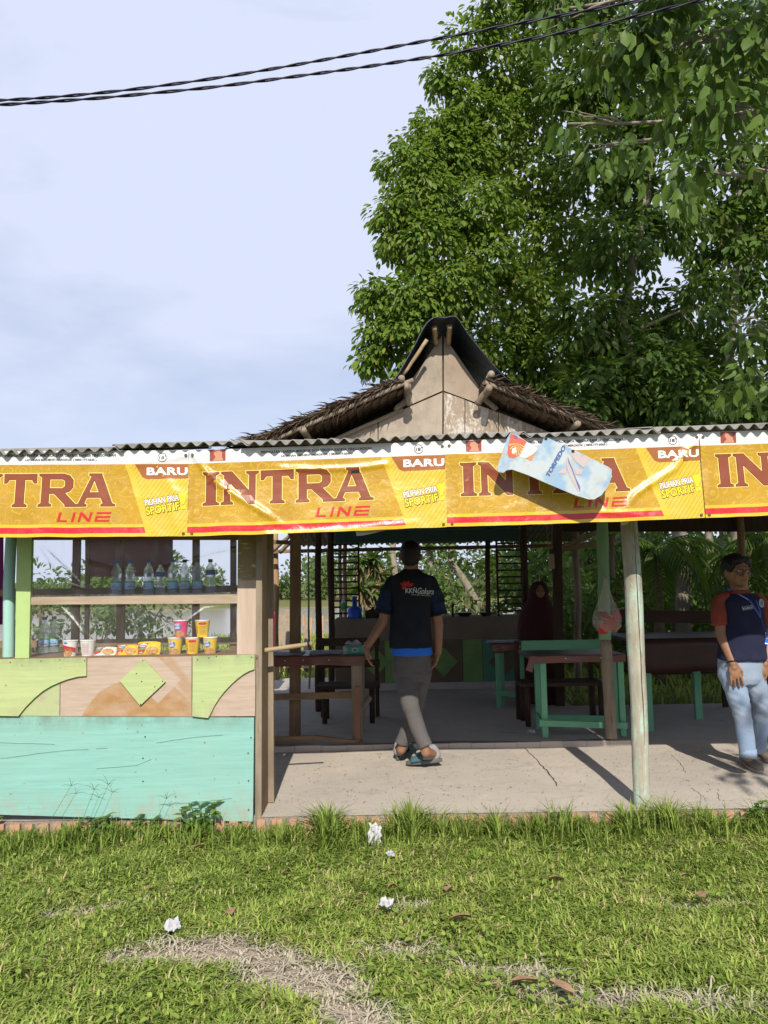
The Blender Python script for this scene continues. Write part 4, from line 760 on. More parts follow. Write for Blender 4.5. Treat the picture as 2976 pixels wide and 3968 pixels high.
# ------------------------------------------------------------------ furniture under the roof
M['oilcloth'] = mat('red-brown oilcloth', (.17, .062, .04), (.12, .045, .03), .35, 5, bs=.3, bd=.02, fine=7, spec=.5); M['oil_top'] = mat('dark table cover', (.07, .065, .07), (.05, .048, .05), .35, 5, bs=.2, spec=.5)
M['pin'] = flat('white pin', (.75, .74, .7)); M['news'] = mat('newspaper', (.42, .45, .55), (.30, .33, .42), .7, 14, bs=.6, bd=.03, fine=16)
def table(nm, px0, px1, pyt, Y, depth, skirt, lab, pins, legm, legs, floor=IZ, strm=None):
    a, b = at(px0, pyt, Y), at(px1, pyt, Y); z = (a.z+b.z)/2; T = thing(nm, ((a.x+b.x)/2, Y+depth/2, floor), lab, 'table', 'tables in the hut')
    MB().box((a.x, Y, z-.025), (b.x, Y+depth, z)).obj('table_top', M['oil_top'], T); n = 30; vs = []
    for j in range(5):
        for i in range(n+1): f = i/n; vs.append((a.x+(b.x-a.x)*f, Y-.004-.006*math.sin(f*17)*j/4-.004*j/4, z+.002-j/4*skirt*(1+.04*math.sin(f*9))))
    sk = MB().add(vs, [(j*(n+1)+i, j*(n+1)+i+1, (j+1)*(n+1)+i+1, (j+1)*(n+1)+i) for j in range(4) for i in range(n)]).obj('oilcloth_skirt', M['oilcloth'], T, True); md = sk.modifiers.new('t', 'SOLIDIFY'); md.thickness = .003
    for f in pins: MB().lathe((a.x+(b.x-a.x)*f, Y-.016, z-skirt*.45), [(0, 0), (.006, .001), (.006, .006), (0, .008)], 8).obj('pin', M['pin'], T)
    for (px, wp, dy) in legs: c = at(px, pyt+100, Y+dy); r = wp*Y/FPX/2; MB().box((c.x-r, Y+dy, floor), (c.x+r, Y+dy+.05, z-.026)).obj('leg', legm, T, bevel=.003)
    return T, a, b, z
T, a, b, z = table('rough_table', 1028, 1414, 2541, 6.64, .55, .085, 'rough-legged table with red-brown skirt left of the walking man', (.03, .2, .38, .64), M['timber_grey'], [(1382, 40, .03), (1045, 26, .3), (1400, 26, .46)])
MB().beam(at(1386, 2660, 6.61), at(1385, 2879, 6.61), .05, .025, (0, 1, 0)).obj('brace_board', wood('reddish board', (.30, .16, .10), (.22, .12, .08), 'z'), T); MB().beam(at(1030, 2702, 6.82), at(1372, 2692, 6.7), .03, .055).obj('stretcher', M['timber_x'], T)
p = at(1432, 2700, 6.87); MB().tube([at(1395, 2760, 6.82), p], .03, 10).obj('knob_end', M['timber_grey'], T, True)
def crumple(nm, c, sx, sy, m, lab, cat, group, seed, h=.02, n=9, rz=0):
    vs = []; c = Vector(c)
    for j in range(n):
        for i in range(n):
            x, y = (i/(n-1)-.5)*sx, (j/(n-1)-.5)*sy; q = mnoise.noise((x*8/sx+seed, y*8/sy, 3)); q2 = mnoise.noise((x*19/sx+seed, y*19/sy, 8)); v_ = Vector((x*(1+.25*q), y*(1+.25*q2), abs(q)*h*2+abs(q2)*h)); vs.append(c+Matrix.Rotation(rz, 3, 'Z') @ v_)
    o = MB().add(vs, [(j*n+i, j*n+i+1, (j+1)*n+i+1, (j+1)*n+i) for j in range(n-1) for i in range(n-1)]).obj(nm, M[m]); md = o.modifiers.new('t', 'SOLIDIFY'); md.thickness = .0015; return tag(o, lab, cat, group)
crumple('newspaper', (a.x+.16, 6.84, z+.004), .3, .34, 'news', 'crumpled grey newspaper at the left end of the rough-legged table', 'newspaper', None, 2, .012); crumple('newspaper', (a.x+.5, 6.86, z+.004), .28, .3, 'news', 'crumpled grey newspaper left of the tissue pack', 'newspaper', None, 5, .012)
# tissue pack
c = at(1370, 2536, 6.76); TB = thing('tissue_pack', tuple(c), 'green tissue pack with white tissue pulled out, on the rough-legged table', 'tissue pack'); M['tb'] = flat('tissue green', (.08, .40, .31), .35)
MB().box((c.x-.09, c.y-.05, c.z), (c.x+.09, c.y+.06, c.z+.075)).obj('pack', M['tb'], TB, bevel=.015); TB_z = c.z+.075
printed('badge', poly2d([[(.028*math.cos(q), .018*math.sin(q)) for q in np.linspace(0, 6.28, 20)[:-1]]]), lambda x, y: Vector((c.x+.015+x, c.y-.0515, c.z+.042+y)), M['white'], TB)
printed('badge', poly2d([[(.022*math.cos(q), .013*math.sin(q)) for q in np.linspace(0, 6.28, 20)[:-1]]]), lambda x, y: Vector((c.x+.015+x, c.y-.0525, c.z+.042+y)), M['black'], TB)
printed('lettering', text2d('Jolly', .034, .013, .02), lambda x, y: Vector((c.x-.002+x, c.y-.0535, c.z+.036+y)), M['white'], TB); printed('side_picture', poly2d([[(-.085, .012), (-.05, .012), (-.055, .066), (-.085, .066)]]), lambda x, y: Vector((c.x+x, c.y-.0515, c.z+y)), mat('tissue pattern', (.6, .6, .5), (.3, .35, .25), .5, 60), TB)
vs = []
for j in range(9):
    for i in range(13): f, g = i/12-.5, j/8; vs.append((c.x+.01+f*(.07+.10*g), c.y+.01+.03*math.sin(f*9+g*3)*g, c.z+.072+.05*g*(1-abs(f)*.9)+.012*math.sin(f*14)*g))
sh = MB().add(vs, [(j*13+i, j*13+i+1, (j+1)*13+i+1, (j+1)*13+i) for j in range(8) for i in range(12)]).obj('tissue', M['paper'], TB, True)
for pts, lab in ((((1028, 2868), (1213, 2862)), 'weathered plank lying on the step below the rough-legged table'), (((1216, 2856), (1386, 2876)), 'thinner warped plank lying on the step by the reddish brace')):
    o = MB().beam(at(*pts[0], 6.59)+Vector((0, 0, .0)), at(*pts[1], 6.59), .03, .05 if pts[0][0] < 1100 else .03).obj('loose_plank', M['timber_x']); tag(o, lab, 'plank', 'planks on the step')
# dark bench behind
def bench(px0, px1, pys, pyb, Y, lab, m, legs, backpy=None, floor=IZ, d=.35, backm=None):
    a, b = at(px0, pys, Y), at(px1, pys, Y); T = thing('bench', ((a.x+b.x)/2, Y+d/2, floor), lab, 'bench', 'benches in the hut'); ns = 4
    for k in range(ns): MB().box((a.x, Y+k*d/ns, a.z-.03), (b.x, Y+(k+.9)*d/ns, a.z+.0)).obj('seat_slat', m, T)
    for px in legs:
        c = at(px, pys, Y)
        for dy in (.03, d-.04): MB().tube([(c.x, Y+dy, floor), (c.x, Y+dy, a.z-.03)], .025, 9).obj('leg', m, T, True)
    if backpy:
        for y0, y1 in backpy:
            p, q = at(px0, y0, Y+d), at(px1, y1, Y+d); MB().box((p.x, Y+d-.01, q.z), (q.x, Y+d+.015, p.z)).obj('back_rail', backm or m, T)
        zt = at(px0, backpy[0][0], Y+d).z
        for x_ in (a.x+.03, b.x-.03): MB().box((x_-.02, Y+d+.016, floor), (x_+.02, Y+d+.05, zt)).obj('back_post', m, T)
    return T
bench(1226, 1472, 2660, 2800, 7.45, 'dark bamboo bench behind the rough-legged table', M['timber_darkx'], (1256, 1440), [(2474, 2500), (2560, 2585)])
# right table, its bench, the middle table, the big dark table
T, a, b, z = table('green_table', 2046, 2424, 2538, 6.64, .5, .065, 'table with mint green legs and red-brown skirt, right of the walking man', (.04, .38, .74), M['green_wood'], [(2107, 22, .02), (2408, 22, .02), (2085, 22, .4), (2390, 22, .4)])
MB().beam(at(2090, 2802, 6.635), at(2430, 2812, 6.635), .02, .05).obj('stretcher', M['green_woodx'], T); MB().beam(at(2085, 2780, 7.08), at(2400, 2785, 7.08), .02, .05).obj('stretcher', M['green_woodx'], T); MB().beam(at(2099, 2800, 6.63), at(2080, 2770, 7.09), .02, .05).obj('stretcher', M['green_wood'], T)
MB().slab([at(2058, 2540, 6.62), at(2078, 2545, 6.62), at(2062, 2606, 6.59), at(2037, 2596, 6.59)], (0, .004, 0)).obj('loose_flap', M['oilcloth'], T)
bench(2020, 2345, 2650, 2800, 7.15, 'bench with one broad mint green backboard behind the green-legged table', M['timber_dark'], (2045, 2330), [(2483, 2528)], backm=M['green_woodx'])
T, a, b, z = table('small_table', 1906, 2040, 2492, 8.2, .45, .10, 'small dim table with pale green legs in front of the kitchen counter', (.3, .8), M['green_wood'], [(1930, 15, .02), (1948, 13, .2), (2025, 14, .02)])
MB().beam(at(1920, 2685, 8.21), at(2040, 2690, 8.21), .02, .05).obj('stretcher', M['green_woodx'], T); crumple('newspaper', (a.x+.1, 8.3, z+.004), .3, .2, 'news', 'white-edged newspaper on the small dim table', 'newspaper', None, 9, .015)
T, a, b, z = table('long_dark_table', 2440, 3200, 2470, 7.07, .8, .30, 'long dark table behind the pale green pole and the standing man', (.5,), M['green_wood'], [(2508, 28, .05), (3100, 28, .05), (2700, 28, .6)], .115)
for o in T.children:
    if o.name.startswith('oilcloth'): o.data.materials[0] = mat('near-black oilcloth', (.045, .018, .014), (.03, .013, .011), .4, 5, bs=.3, bd=.02, fine=7)
for k, (pa, pb_) in enumerate((((2400, 2362), (3200, 2378)),)):
    p, q = at(*pa, 8.3), at(*pb_, 8.3); T = thing('bench', ((p.x+q.x)/2, 8.3, .115), 'long dark bench backrest beyond the long dark table', 'bench', 'benches in the hut'); MB().slab([p, q, q-Vector((0, 0, .13)), p-Vector((0, 0, .13))], (0, .03, 0)).obj('back_rail', M['timber_darkx'], T)
    for f in (.05, .5, .95): c = p.lerp(q, f); MB().box((c.x-.025, 8.335, .115), (c.x+.025, 8.38, c.z)).obj('back_post', M['timber_dark'], T); MB().box((c.x-.025, 7.95, .115), (c.x+.025, 7.99, .52)).obj('leg', M['timber_dark'], T)
    MB().box((p.x, 7.93, .52), (q.x, 8.29, .55)).obj('seat', M['timber_darkx'], T)
# kitchen counter at the back
KY = 9.65; zt = at(1700, 2393, KY).z; x0, x1 = at(1298, 2400, KY).x, 2.0
KC = thing('kitchen_counter', ((x0+x1)/2, KY+.3, IZ), 'dim plywood kitchen counter with green lower panels across the back of the hut', 'counter')
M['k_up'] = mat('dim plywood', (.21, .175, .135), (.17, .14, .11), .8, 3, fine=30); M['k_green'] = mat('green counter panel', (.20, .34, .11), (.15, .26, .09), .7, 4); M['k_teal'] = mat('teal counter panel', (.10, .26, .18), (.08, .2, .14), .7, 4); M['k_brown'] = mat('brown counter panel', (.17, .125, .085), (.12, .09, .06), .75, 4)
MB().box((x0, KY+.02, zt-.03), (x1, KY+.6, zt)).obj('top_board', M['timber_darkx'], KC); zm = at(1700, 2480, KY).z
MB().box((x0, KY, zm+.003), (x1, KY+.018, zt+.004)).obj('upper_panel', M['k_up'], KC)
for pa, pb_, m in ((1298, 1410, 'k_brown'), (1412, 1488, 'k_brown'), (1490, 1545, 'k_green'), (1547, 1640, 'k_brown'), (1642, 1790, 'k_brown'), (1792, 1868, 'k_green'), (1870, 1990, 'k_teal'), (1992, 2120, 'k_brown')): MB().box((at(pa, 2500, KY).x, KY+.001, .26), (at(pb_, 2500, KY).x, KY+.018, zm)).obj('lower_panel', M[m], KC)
for px, m in ((1720, 'k_green'), (1455, 'k_green'), (1950, 'k_brown')): c = at(px, 2565, KY-.012); MB().slab([c+Vector((0, 0, .18)), c+Vector((.17, 0, 0)), c-Vector((0, 0, .18)), c-Vector((.17, 0, 0))], (0, .011, 0)).obj('diamond', M[m], KC)
MB().box((x0, KY+.003, IZ), (x1, KY+.05, .257)).obj('plinth_board', M['concrete_in'], KC); MB().box((x0+.02, KY+.05, IZ), (x1-.02, KY+.58, zt-.031)).obj('carcass', M['timber_dark'], KC)
def rack(xa, xb, ya, yb, Y, lab, n):
    a, b = at(xa, yb, Y), at(xb, yb, Y); top = at(xa, ya, Y).z; T = thing('slatted_rack', ((a.x+b.x)/2, Y, a.z), lab, 'rack', 'racks on the kitchen counter')
    for x_ in (a.x, b.x): MB().box((x_-.012, Y-.012, zt+.001), (x_+.012, Y+.012, top)).obj('rail', M['timber_dark'], T)
    for i in range(n): z_ = zt+.06+(top-zt-.08)*i/(n-1); MB().box((a.x+.012, Y-.008, z_-.011), (b.x-.012, Y+.008, z_+.011)).obj('rung', M['timber_darkx'], T)
rack(1293, 1393, 2104, 2396, 9.9, 'ladder-like dark wooden rack left of the walking man', 12); rack(1932, 2028, 2100, 2392, 9.9, 'ladder-like dark wooden rack right of the walking man, by the maroon-veiled woman', 11)
M['blue'] = flat('blue plastic', (.02, .10, .55), .3); M['pot'] = flat('dark pot', (.05, .03, .025), .35)
c = at(1375, 2397, 9.75); c.z = zt; T = thing('water_gallon', tuple(c), 'blue plastic water gallon standing on the kitchen counter by the left rack', 'water gallon'); MB().lathe(c, [(0, 0), (.085, .002), (.09, .02), (.09, .06), (.085, .07), (.09, .08), (.088, .13), (.06, .15), (.03, .158)], 20).obj('body', M['blue'], T, True); MB().lathe(c+Vector((0, 0, .158)), [(.03, 0), (.03, .10), (.035, .105), (.035, .12), (0, .122)], 14).obj('neck', M['blue'], T, True)
c = at(1444, 2397, 9.75); c.z = zt; T = thing('cooking_pot', tuple(c), 'dark lidded pot on the kitchen counter left of the walking man', 'pot'); MB().lathe(c, [(0, 0), (.085, .002), (.095, .03), (.095, .085), (.1, .088)], 20).obj('pot', M['pot'], T, True); MB().lathe(c+Vector((0, 0, .088)), [(.1, 0), (.09, .012), (.02, .026), (.018, .04), (.035, .046), (.03, .052), (0, .053)], 20).obj('lid', M['pot'], T, True)
c = at(1331, 2372, 9.55); T = thing('soap_bottle', tuple(c), 'green and white bottle hanging in front of the left rack', 'bottle'); MB().lathe(c, [(0, 0), (.028, 0), (.028, .12), (.012, .16), (.01, .2), (0, .2)], 12).obj('body', flat('pale plastic', (.6, .68, .66)), T, True); MB().lathe(c+Vector((0, 0, .03)), [(.0286, 0), (.0286, .08)], 12).obj('label_band', flat('green band', (.05, .4, .12)), T, True); MB().tube([c+Vector((0, 0, .2)), c+Vector((.01, .1, .55))], .004, 5).obj('string', M['timber_grey'], T)
for px, wpx, lab in ((1800, 60, 'wide dark wok on the kitchen counter nearest the walking man'), (1885, 52, 'second dark wok on the kitchen counter, further right')):
    c = at(px, 2392, 9.77); c.z = zt; r = wpx*9.75/FPX/2*1.05; o = MB().lathe(c, [(0, 0), (r*.5, .002), (r, .045), (r*1.08, .047), (r*1.08, .054), (r*.9, .05), (0, .03)], 20).obj('wok', M['pot'], None, True); tag(o, lab, 'wok', 'woks on the kitchen counter')
c = at(1755, 2395, 9.75); c.z = zt; o = MB().tube([c, c+Vector((0, 0, .10)), c+Vector((.0, 0, .145)), c+Vector((.012, -.02, .16))], [.012, .012, .016, .014], 9).obj('tap', M['black'], None, True); tag(o, 'black upright tap on the kitchen counter right of the walking man', 'tap')
o = crumple('plastic_bag', at(1905, 2390, 9.7), .14, .1, 'paper', 'pale crumpled bag on the kitchen counter by the right rack', 'bag', None, 12, .03)
# snack bag on the green pole
M['bagfilm'] = None
t = NT('thin plastic bag'); tr = t.n('ShaderNodeBsdfTransparent'); df = t.bsdf((.5, .47, .42), .3, t.noise(t.coord(), 25, 4), .6, .02, spec=.6); m1 = t.n('ShaderNodeMixShader'); m1.inputs[0].default_value = .3; t.put(m1.inputs[1], tr.outputs[0]); t.put(m1.inputs[2], df); M['bagfilm'] = t.done(m1.outputs[0])
c = at(2355, 2455, 6.36); SB = thing('snack_bag', tuple(c), 'clear plastic bag of red and yellow crisps hanging on the green pole', 'snack bag')
prof = [(0, 0), (.07, .01), (.115, .06), (.12, .13), (.095, .2), (.055, .29), (.028, .36), (.02, .42), (.012, .46), (0, .462)]
b = MB().lathe(c, prof, 18); b.v = [(x+.014*mnoise.noise((x*14, y*14, z*9)), y*1+.014*mnoise.noise((y*14, x*14, z*9+4)), z) for x, y, z in b.v]; b.obj('film', M['bagfilm'], SB, True)
for i in range(16):
    q = c+Vector((random.uniform(-.075, .075), random.uniform(-.07, .03), random.uniform(.03, .17))); m = random.choice(['cup_red', 'p_tag', 'cup_yellow', 'lab_red']); R_ = Matrix.Translation(q) @ Matrix.Rotation(random.uniform(-1, 1), 4, 'Y') @ Matrix.Rotation(random.uniform(-.8, .8), 4, 'X')
    MB().hexa([R_ @ Vector(p) for p in [(-.03, -.008, -.04), (.03, -.008, -.04), (.03, .008, -.04), (-.03, .008, -.04), (-.028, -.002, .04), (.028, -.002, .04), (.028, .002, .04), (-.028, .002, .04)]]).obj('crisp_packet', M[m], SB)
MB().tube([c+Vector((0, 0, .46)), c+Vector((-.03, .1, .62))], .004, 5).obj('string', M['timber_grey'], SB)
# small things on the floor
for px, py, z_, s_, lab in ((2030, 2735, IZ, .09, 'white crumpled plastic on the hut floor by the small dim table'), (2060, 2845, IZ, .06, 'silver crumpled foil wrapper at the step by the green-legged table'), (2155, 2818, IZ, .05, 'small white paper scrap under the green-legged table')):
    p = flo(px, py, z_); crumple('paper_scrap', (p.x, p.y, z_+.008), s_, s_, 'paper', lab, 'litter', 'paper litter', px, .02, 8, 1.0)
# cloths
def cloth(nm, pts, Y, m, lab):
    n = 24; vs = []
    for j in range(13):
        for i in range(n+1): f, g = i/n, j/12; x_ = pts[0][0]+(pts[1][0]-pts[0][0])*f; y_ = pts[0][1]+(pts[1][1]-pts[0][1])*g; p = at(x_, y_, Y+.03*math.sin(f*14+g)*(.3+g)); vs.append(p)
    o = MB().add(vs, [(j*(n+1)+i, j*(n+1)+i+1, (j+1)*(n+1)+i+1, (j+1)*(n+1)+i) for j in range(12) for i in range(n)]).obj(nm, m, None, True); md = o.modifiers.new('t', 'SOLIDIFY'); md.thickness = .004; tag(o, lab, 'cloth')
cloth('hanging_cloth', ((-160, 2040), (14, 2420)), 5.3, flat('purple cloth', (.24, .03, .17), .9), 'purple cloth hanging at the far left edge beyond the turquoise pole'); cloth('hanging_cloth', ((1028, 2370), (1066, 2570)), 9.55, flat('red cloth', (.30, .05, .09), .9), 'red cloth hanging beyond the right end of the display counter')
# bamboo fence behind
FN = thing('stick_fence', (-1.8, 13, 0), 'rough fence of upright sticks between the hut and the river', 'fence'); a, b = at(930, 2408, 13), at(1310, 2402, 13); MB().beam(a+Vector((.35, 0, 0)), b+Vector((.6, 0, 0)), .03, .03).obj('rail', M['bamboo'], FN); MB().beam(a+Vector((.35, 0, -.45)), b+Vector((.6, 0, -.45-.0)) - Vector((0, 0, .9)), .03, .03).obj('rail', M['bamboo'], FN)
for px in [1050, 1082, 1122, 1178, 1210, 1252, 1290]: c = at(px+random.uniform(-6, 6), 2385+random.uniform(-10, 10), 12.97); MB().tube([(c.x+random.uniform(-.05, .05), 12.97, 0), tuple(c)], random.uniform(.018, .028), 7).obj('stick', M['bamboo_z'], FN, True)
for px0, px1, lab in ((1070, 1100, 'leftmost grey board leaning against the stick fence'), (1118, 1098, 'middle grey board leaning against the stick fence'), (1128, 1112, 'narrow board leaning right of the others at the stick fence'), (1195, 1186, 'short pale board leaning near the thin upright stick')):
    o = MB().beam(at(px0-6, 2590, 12.6), at(px1, 2362 if px0 < 1190 else 2425, 12.9), .11, .025, (0, 1, 0)).obj('leaning_board', M['timber_grey']); tag(o, lab, 'board', 'boards leaning on the fence')

cloth('hanging_cloth', ((330, 2060), (670, 2235)), 8.4, flat('maroon sheet', (.20, .085, .075), .9), 'maroon sheet hanging far behind the counter bottles, seen through the film')

c = at(2138, 2205, 8.15); T = thing('hanging_box', tuple(c), 'small pale box hanging on two cords beside the dark post near the veiled woman', 'box'); MB().box((c.x-.028, c.y-.02, c.z), (c.x+.028, c.y+.02, c.z+.16)).obj('box', flat('old ivory plastic', (.30, .25, .15), .5), T, bevel=.006); MB().box((c.x-.02, c.y-.028, c.z+.162), (c.x+.015, c.y+.01, c.z+.21)).obj('socket', M['timber_dark'], T)
for dx in (-.012, .012): MB().tube([c+Vector((dx, 0, .2)), c+Vector((dx*2-.01, 0, .36)), c+Vector((dx*3, .02, .6))], .004, 5).obj('cord', M['timber_grey'], T)
# ------------------------------------------------------------------ trees
M['leaf_lit'] = leafmat('sunlit foliage', (.075, .155, .02), (.175, .255, .042), (.26, .26, .05), .42)  # leaves of the sunlit crowns, sunlight put into a brighter green
M['leaf_shaded'] = leafmat('shaded foliage', (.05, .105, .023), (.10, .165, .032), (.11, .13, .03), .32)  # leaves of the shaded crowns and bushes, shade put into a darker green
M['leaf_far'] = leafmat('far foliage', (.07, .12, .04), (.12, .17, .055), (.2, .2, .09), .3, .7)
M['bark'] = mat('pale bark', (.36, .32, .25), (.20, .17, .13), .9, 9, (1, 1, .6), bs=.6, bd=.02, fine=30, grime=.5)
M['bark_dark'] = mat('brown bark', (.22, .15, .10), (.13, .09, .06), .9, 9, bs=.6, bd=.02, fine=30)
def crown(lobes, dens, llen, droop=.8, spread=.6):
    P, D, N = [], [], []
    for c, r, k in lobes:
        n = int(dens*k*r*r); nc = max(6, n//14); cu = unit(nc); rad = r*(.35+.65*rng.random(nc)**.6); cc = np.array(c)+cu*rad[:, None]*np.array([1, .9, .9])
        idx = rng.integers(0, nc, n); u = unit(n); out = cu[idx]
        p = cc[idx]+u*(rng.random(n)[:, None]**.5)*llen*1.15; d = out*spread+u*.75+np.array([0, 0, -droop]); nn = out*.6+np.array([0, 0, .8])+rng.normal(0, .45, (n, 3)); P.append(p); D.append(d); N.append(nn)
    P, D, N = map(np.concatenate, (P, D, N)); n = len(P); ln = llen*rng.uniform(.65, 1.2, n); return leaves(P, D, N, ln, ln*rng.uniform(.40, .56, n)), n
def limb(b, p, q, r0, r1, sag=.1, n=8, seed=0):
    p, q = Vector(p), Vector(q); pts = []
    for i in range(n+1):
        f = i/n; v_ = p.lerp(q, f)+Vector((mnoise.noise((f*2.5, seed, 1)), mnoise.noise((f*2.5, seed, 5)), mnoise.noise((f*2.5, seed, 9))))*sag*math.sin(math.pi*f)*(q-p).length; pts.append(v_)
    b.tube(pts, [r0+(r1-r0)*(i/n) for i in range(n+1)], 8, True, .08); return b
def tree(nm, trunk, lobes, lab, dens, llen, mleaf, mbark, r0, droop=.8, group='trees behind the hut', twigs=3):
    base = Vector(trunk[0]); T = thing(nm, tuple(base), lab, 'tree', group); b = MB(); n = len(trunk); pts = []
    for i in range(n-1):
        for q in range(5): f = q/5; pts.append(Vector(trunk[i]).lerp(Vector(trunk[i+1]), f)+Vector((mnoise.noise((i+f, base.x, 0)), mnoise.noise((i+f, base.x, 4)), 0))*.12*(i+f > .3))
    pts.append(Vector(trunk[-1])); rad = [r0*(1-.55*i/(len(pts)-1)) for i in range(len(pts))]; b.tube(pts, rad, 12, True, .08); tk = b.obj('trunk', M[mbark], T, True)
    for k, (c, r, kk) in enumerate(lobes):
        c = Vector(c); near = min(pts[len(pts)//3:], key=lambda p: (p-c).length+max(0, p.z-c.z+.3)*2); b = limb(MB(), near, c, min(r0*.35, .045), min(r0*.09, .012), .10, 8, k*3.3)
        for s in range(twigs): d = Vector(unit(1)[0]); limb(b, c.lerp(near, .25*random.random()), c+d*r*.85, min(r0*.1, .012), .004, .12, 5, k+s*1.7)
        b.obj('branch', M[mbark], tk, True)
    (V, F), n = crown(lobes, dens, llen, droop); tint = np.repeat(rng.random(n), LV); fast_mesh('crown', V, F, M[mleaf], T, {'tint': tint}, kind='stuff'); return T
def L_(px, py, rpx, Y, k=1): return (tuple(at(px, py, Y)), rpx*Y/FPX, k)
def up(px, Y, *pts): return [(at(px, 2500, Y).x, Y, 0)]+[tuple(at(x, y, Y)) for x, y in pts]
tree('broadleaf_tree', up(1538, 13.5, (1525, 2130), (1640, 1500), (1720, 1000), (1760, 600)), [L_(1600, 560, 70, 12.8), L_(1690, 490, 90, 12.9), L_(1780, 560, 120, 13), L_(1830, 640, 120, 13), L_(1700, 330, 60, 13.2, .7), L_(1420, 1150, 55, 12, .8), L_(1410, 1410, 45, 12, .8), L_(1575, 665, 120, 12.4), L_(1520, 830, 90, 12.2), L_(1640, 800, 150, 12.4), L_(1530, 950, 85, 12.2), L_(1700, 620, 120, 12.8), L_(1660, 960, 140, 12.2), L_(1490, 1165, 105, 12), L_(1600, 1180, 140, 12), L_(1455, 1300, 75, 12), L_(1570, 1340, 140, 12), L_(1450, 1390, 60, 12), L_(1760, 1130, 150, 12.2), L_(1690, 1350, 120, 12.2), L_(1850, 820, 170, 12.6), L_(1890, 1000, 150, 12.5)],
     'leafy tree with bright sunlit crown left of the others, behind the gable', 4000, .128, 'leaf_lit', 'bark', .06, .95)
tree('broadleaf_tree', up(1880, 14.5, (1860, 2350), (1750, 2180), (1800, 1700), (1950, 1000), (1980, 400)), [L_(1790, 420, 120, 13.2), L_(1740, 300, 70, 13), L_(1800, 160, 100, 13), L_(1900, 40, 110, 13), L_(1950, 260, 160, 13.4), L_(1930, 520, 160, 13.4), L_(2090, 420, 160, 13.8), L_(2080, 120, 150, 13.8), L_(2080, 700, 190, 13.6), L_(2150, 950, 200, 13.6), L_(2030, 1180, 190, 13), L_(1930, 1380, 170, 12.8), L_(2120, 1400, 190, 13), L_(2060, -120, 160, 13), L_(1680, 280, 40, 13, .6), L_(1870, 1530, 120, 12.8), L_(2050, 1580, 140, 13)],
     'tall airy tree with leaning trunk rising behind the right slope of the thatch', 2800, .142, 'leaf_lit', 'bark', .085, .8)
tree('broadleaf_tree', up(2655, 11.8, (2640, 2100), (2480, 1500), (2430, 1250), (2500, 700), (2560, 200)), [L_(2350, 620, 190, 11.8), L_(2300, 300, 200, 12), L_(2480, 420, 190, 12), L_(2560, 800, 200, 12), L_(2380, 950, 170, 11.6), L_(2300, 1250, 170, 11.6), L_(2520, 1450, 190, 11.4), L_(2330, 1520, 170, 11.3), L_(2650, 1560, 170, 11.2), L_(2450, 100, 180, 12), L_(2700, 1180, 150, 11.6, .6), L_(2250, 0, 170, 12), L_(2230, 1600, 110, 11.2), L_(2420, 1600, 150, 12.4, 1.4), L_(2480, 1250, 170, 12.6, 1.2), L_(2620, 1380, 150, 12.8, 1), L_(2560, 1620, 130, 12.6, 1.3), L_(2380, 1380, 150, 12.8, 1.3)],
     'dark shaded tree with forked pale trunk above the awning', 2200, .158, 'leaf_shaded', 'bark', .125, .7)
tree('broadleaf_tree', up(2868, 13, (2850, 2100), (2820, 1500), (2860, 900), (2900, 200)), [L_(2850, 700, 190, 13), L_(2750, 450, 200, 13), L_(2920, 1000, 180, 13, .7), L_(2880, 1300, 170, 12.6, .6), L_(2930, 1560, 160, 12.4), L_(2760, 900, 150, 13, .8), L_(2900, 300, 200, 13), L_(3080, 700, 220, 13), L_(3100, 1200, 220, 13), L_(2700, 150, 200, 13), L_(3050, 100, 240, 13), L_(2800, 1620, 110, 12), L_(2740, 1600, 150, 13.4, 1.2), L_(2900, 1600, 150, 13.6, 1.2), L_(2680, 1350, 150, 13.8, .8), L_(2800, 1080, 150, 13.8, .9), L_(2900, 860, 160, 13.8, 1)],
     'shaded tree at the right edge with sky showing through its crown', 1750, .158, 'leaf_shaded', 'bark', .1, .7)
# near tree whose boughs hang in at the top right
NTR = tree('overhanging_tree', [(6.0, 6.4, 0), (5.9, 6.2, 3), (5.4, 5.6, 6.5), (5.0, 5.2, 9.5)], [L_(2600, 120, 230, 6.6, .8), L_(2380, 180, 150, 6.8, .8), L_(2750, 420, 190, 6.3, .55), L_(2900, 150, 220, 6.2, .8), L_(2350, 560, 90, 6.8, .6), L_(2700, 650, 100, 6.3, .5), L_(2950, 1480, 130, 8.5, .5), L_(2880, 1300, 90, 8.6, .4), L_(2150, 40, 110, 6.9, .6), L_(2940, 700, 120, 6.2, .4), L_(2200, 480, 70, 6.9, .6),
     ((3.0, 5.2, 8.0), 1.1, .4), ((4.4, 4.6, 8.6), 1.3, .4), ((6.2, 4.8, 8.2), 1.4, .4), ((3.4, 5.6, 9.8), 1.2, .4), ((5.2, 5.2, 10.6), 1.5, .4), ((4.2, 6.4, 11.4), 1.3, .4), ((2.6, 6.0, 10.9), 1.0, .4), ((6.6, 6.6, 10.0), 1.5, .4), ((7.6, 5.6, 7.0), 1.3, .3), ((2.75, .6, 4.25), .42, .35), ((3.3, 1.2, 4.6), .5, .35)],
     'near tree whose big drooping leaves hang in at the top right corner', 1500, .175, 'leaf_shaded', 'bark', .2, 1.0, 'trees behind the hut')
near_leaf = None
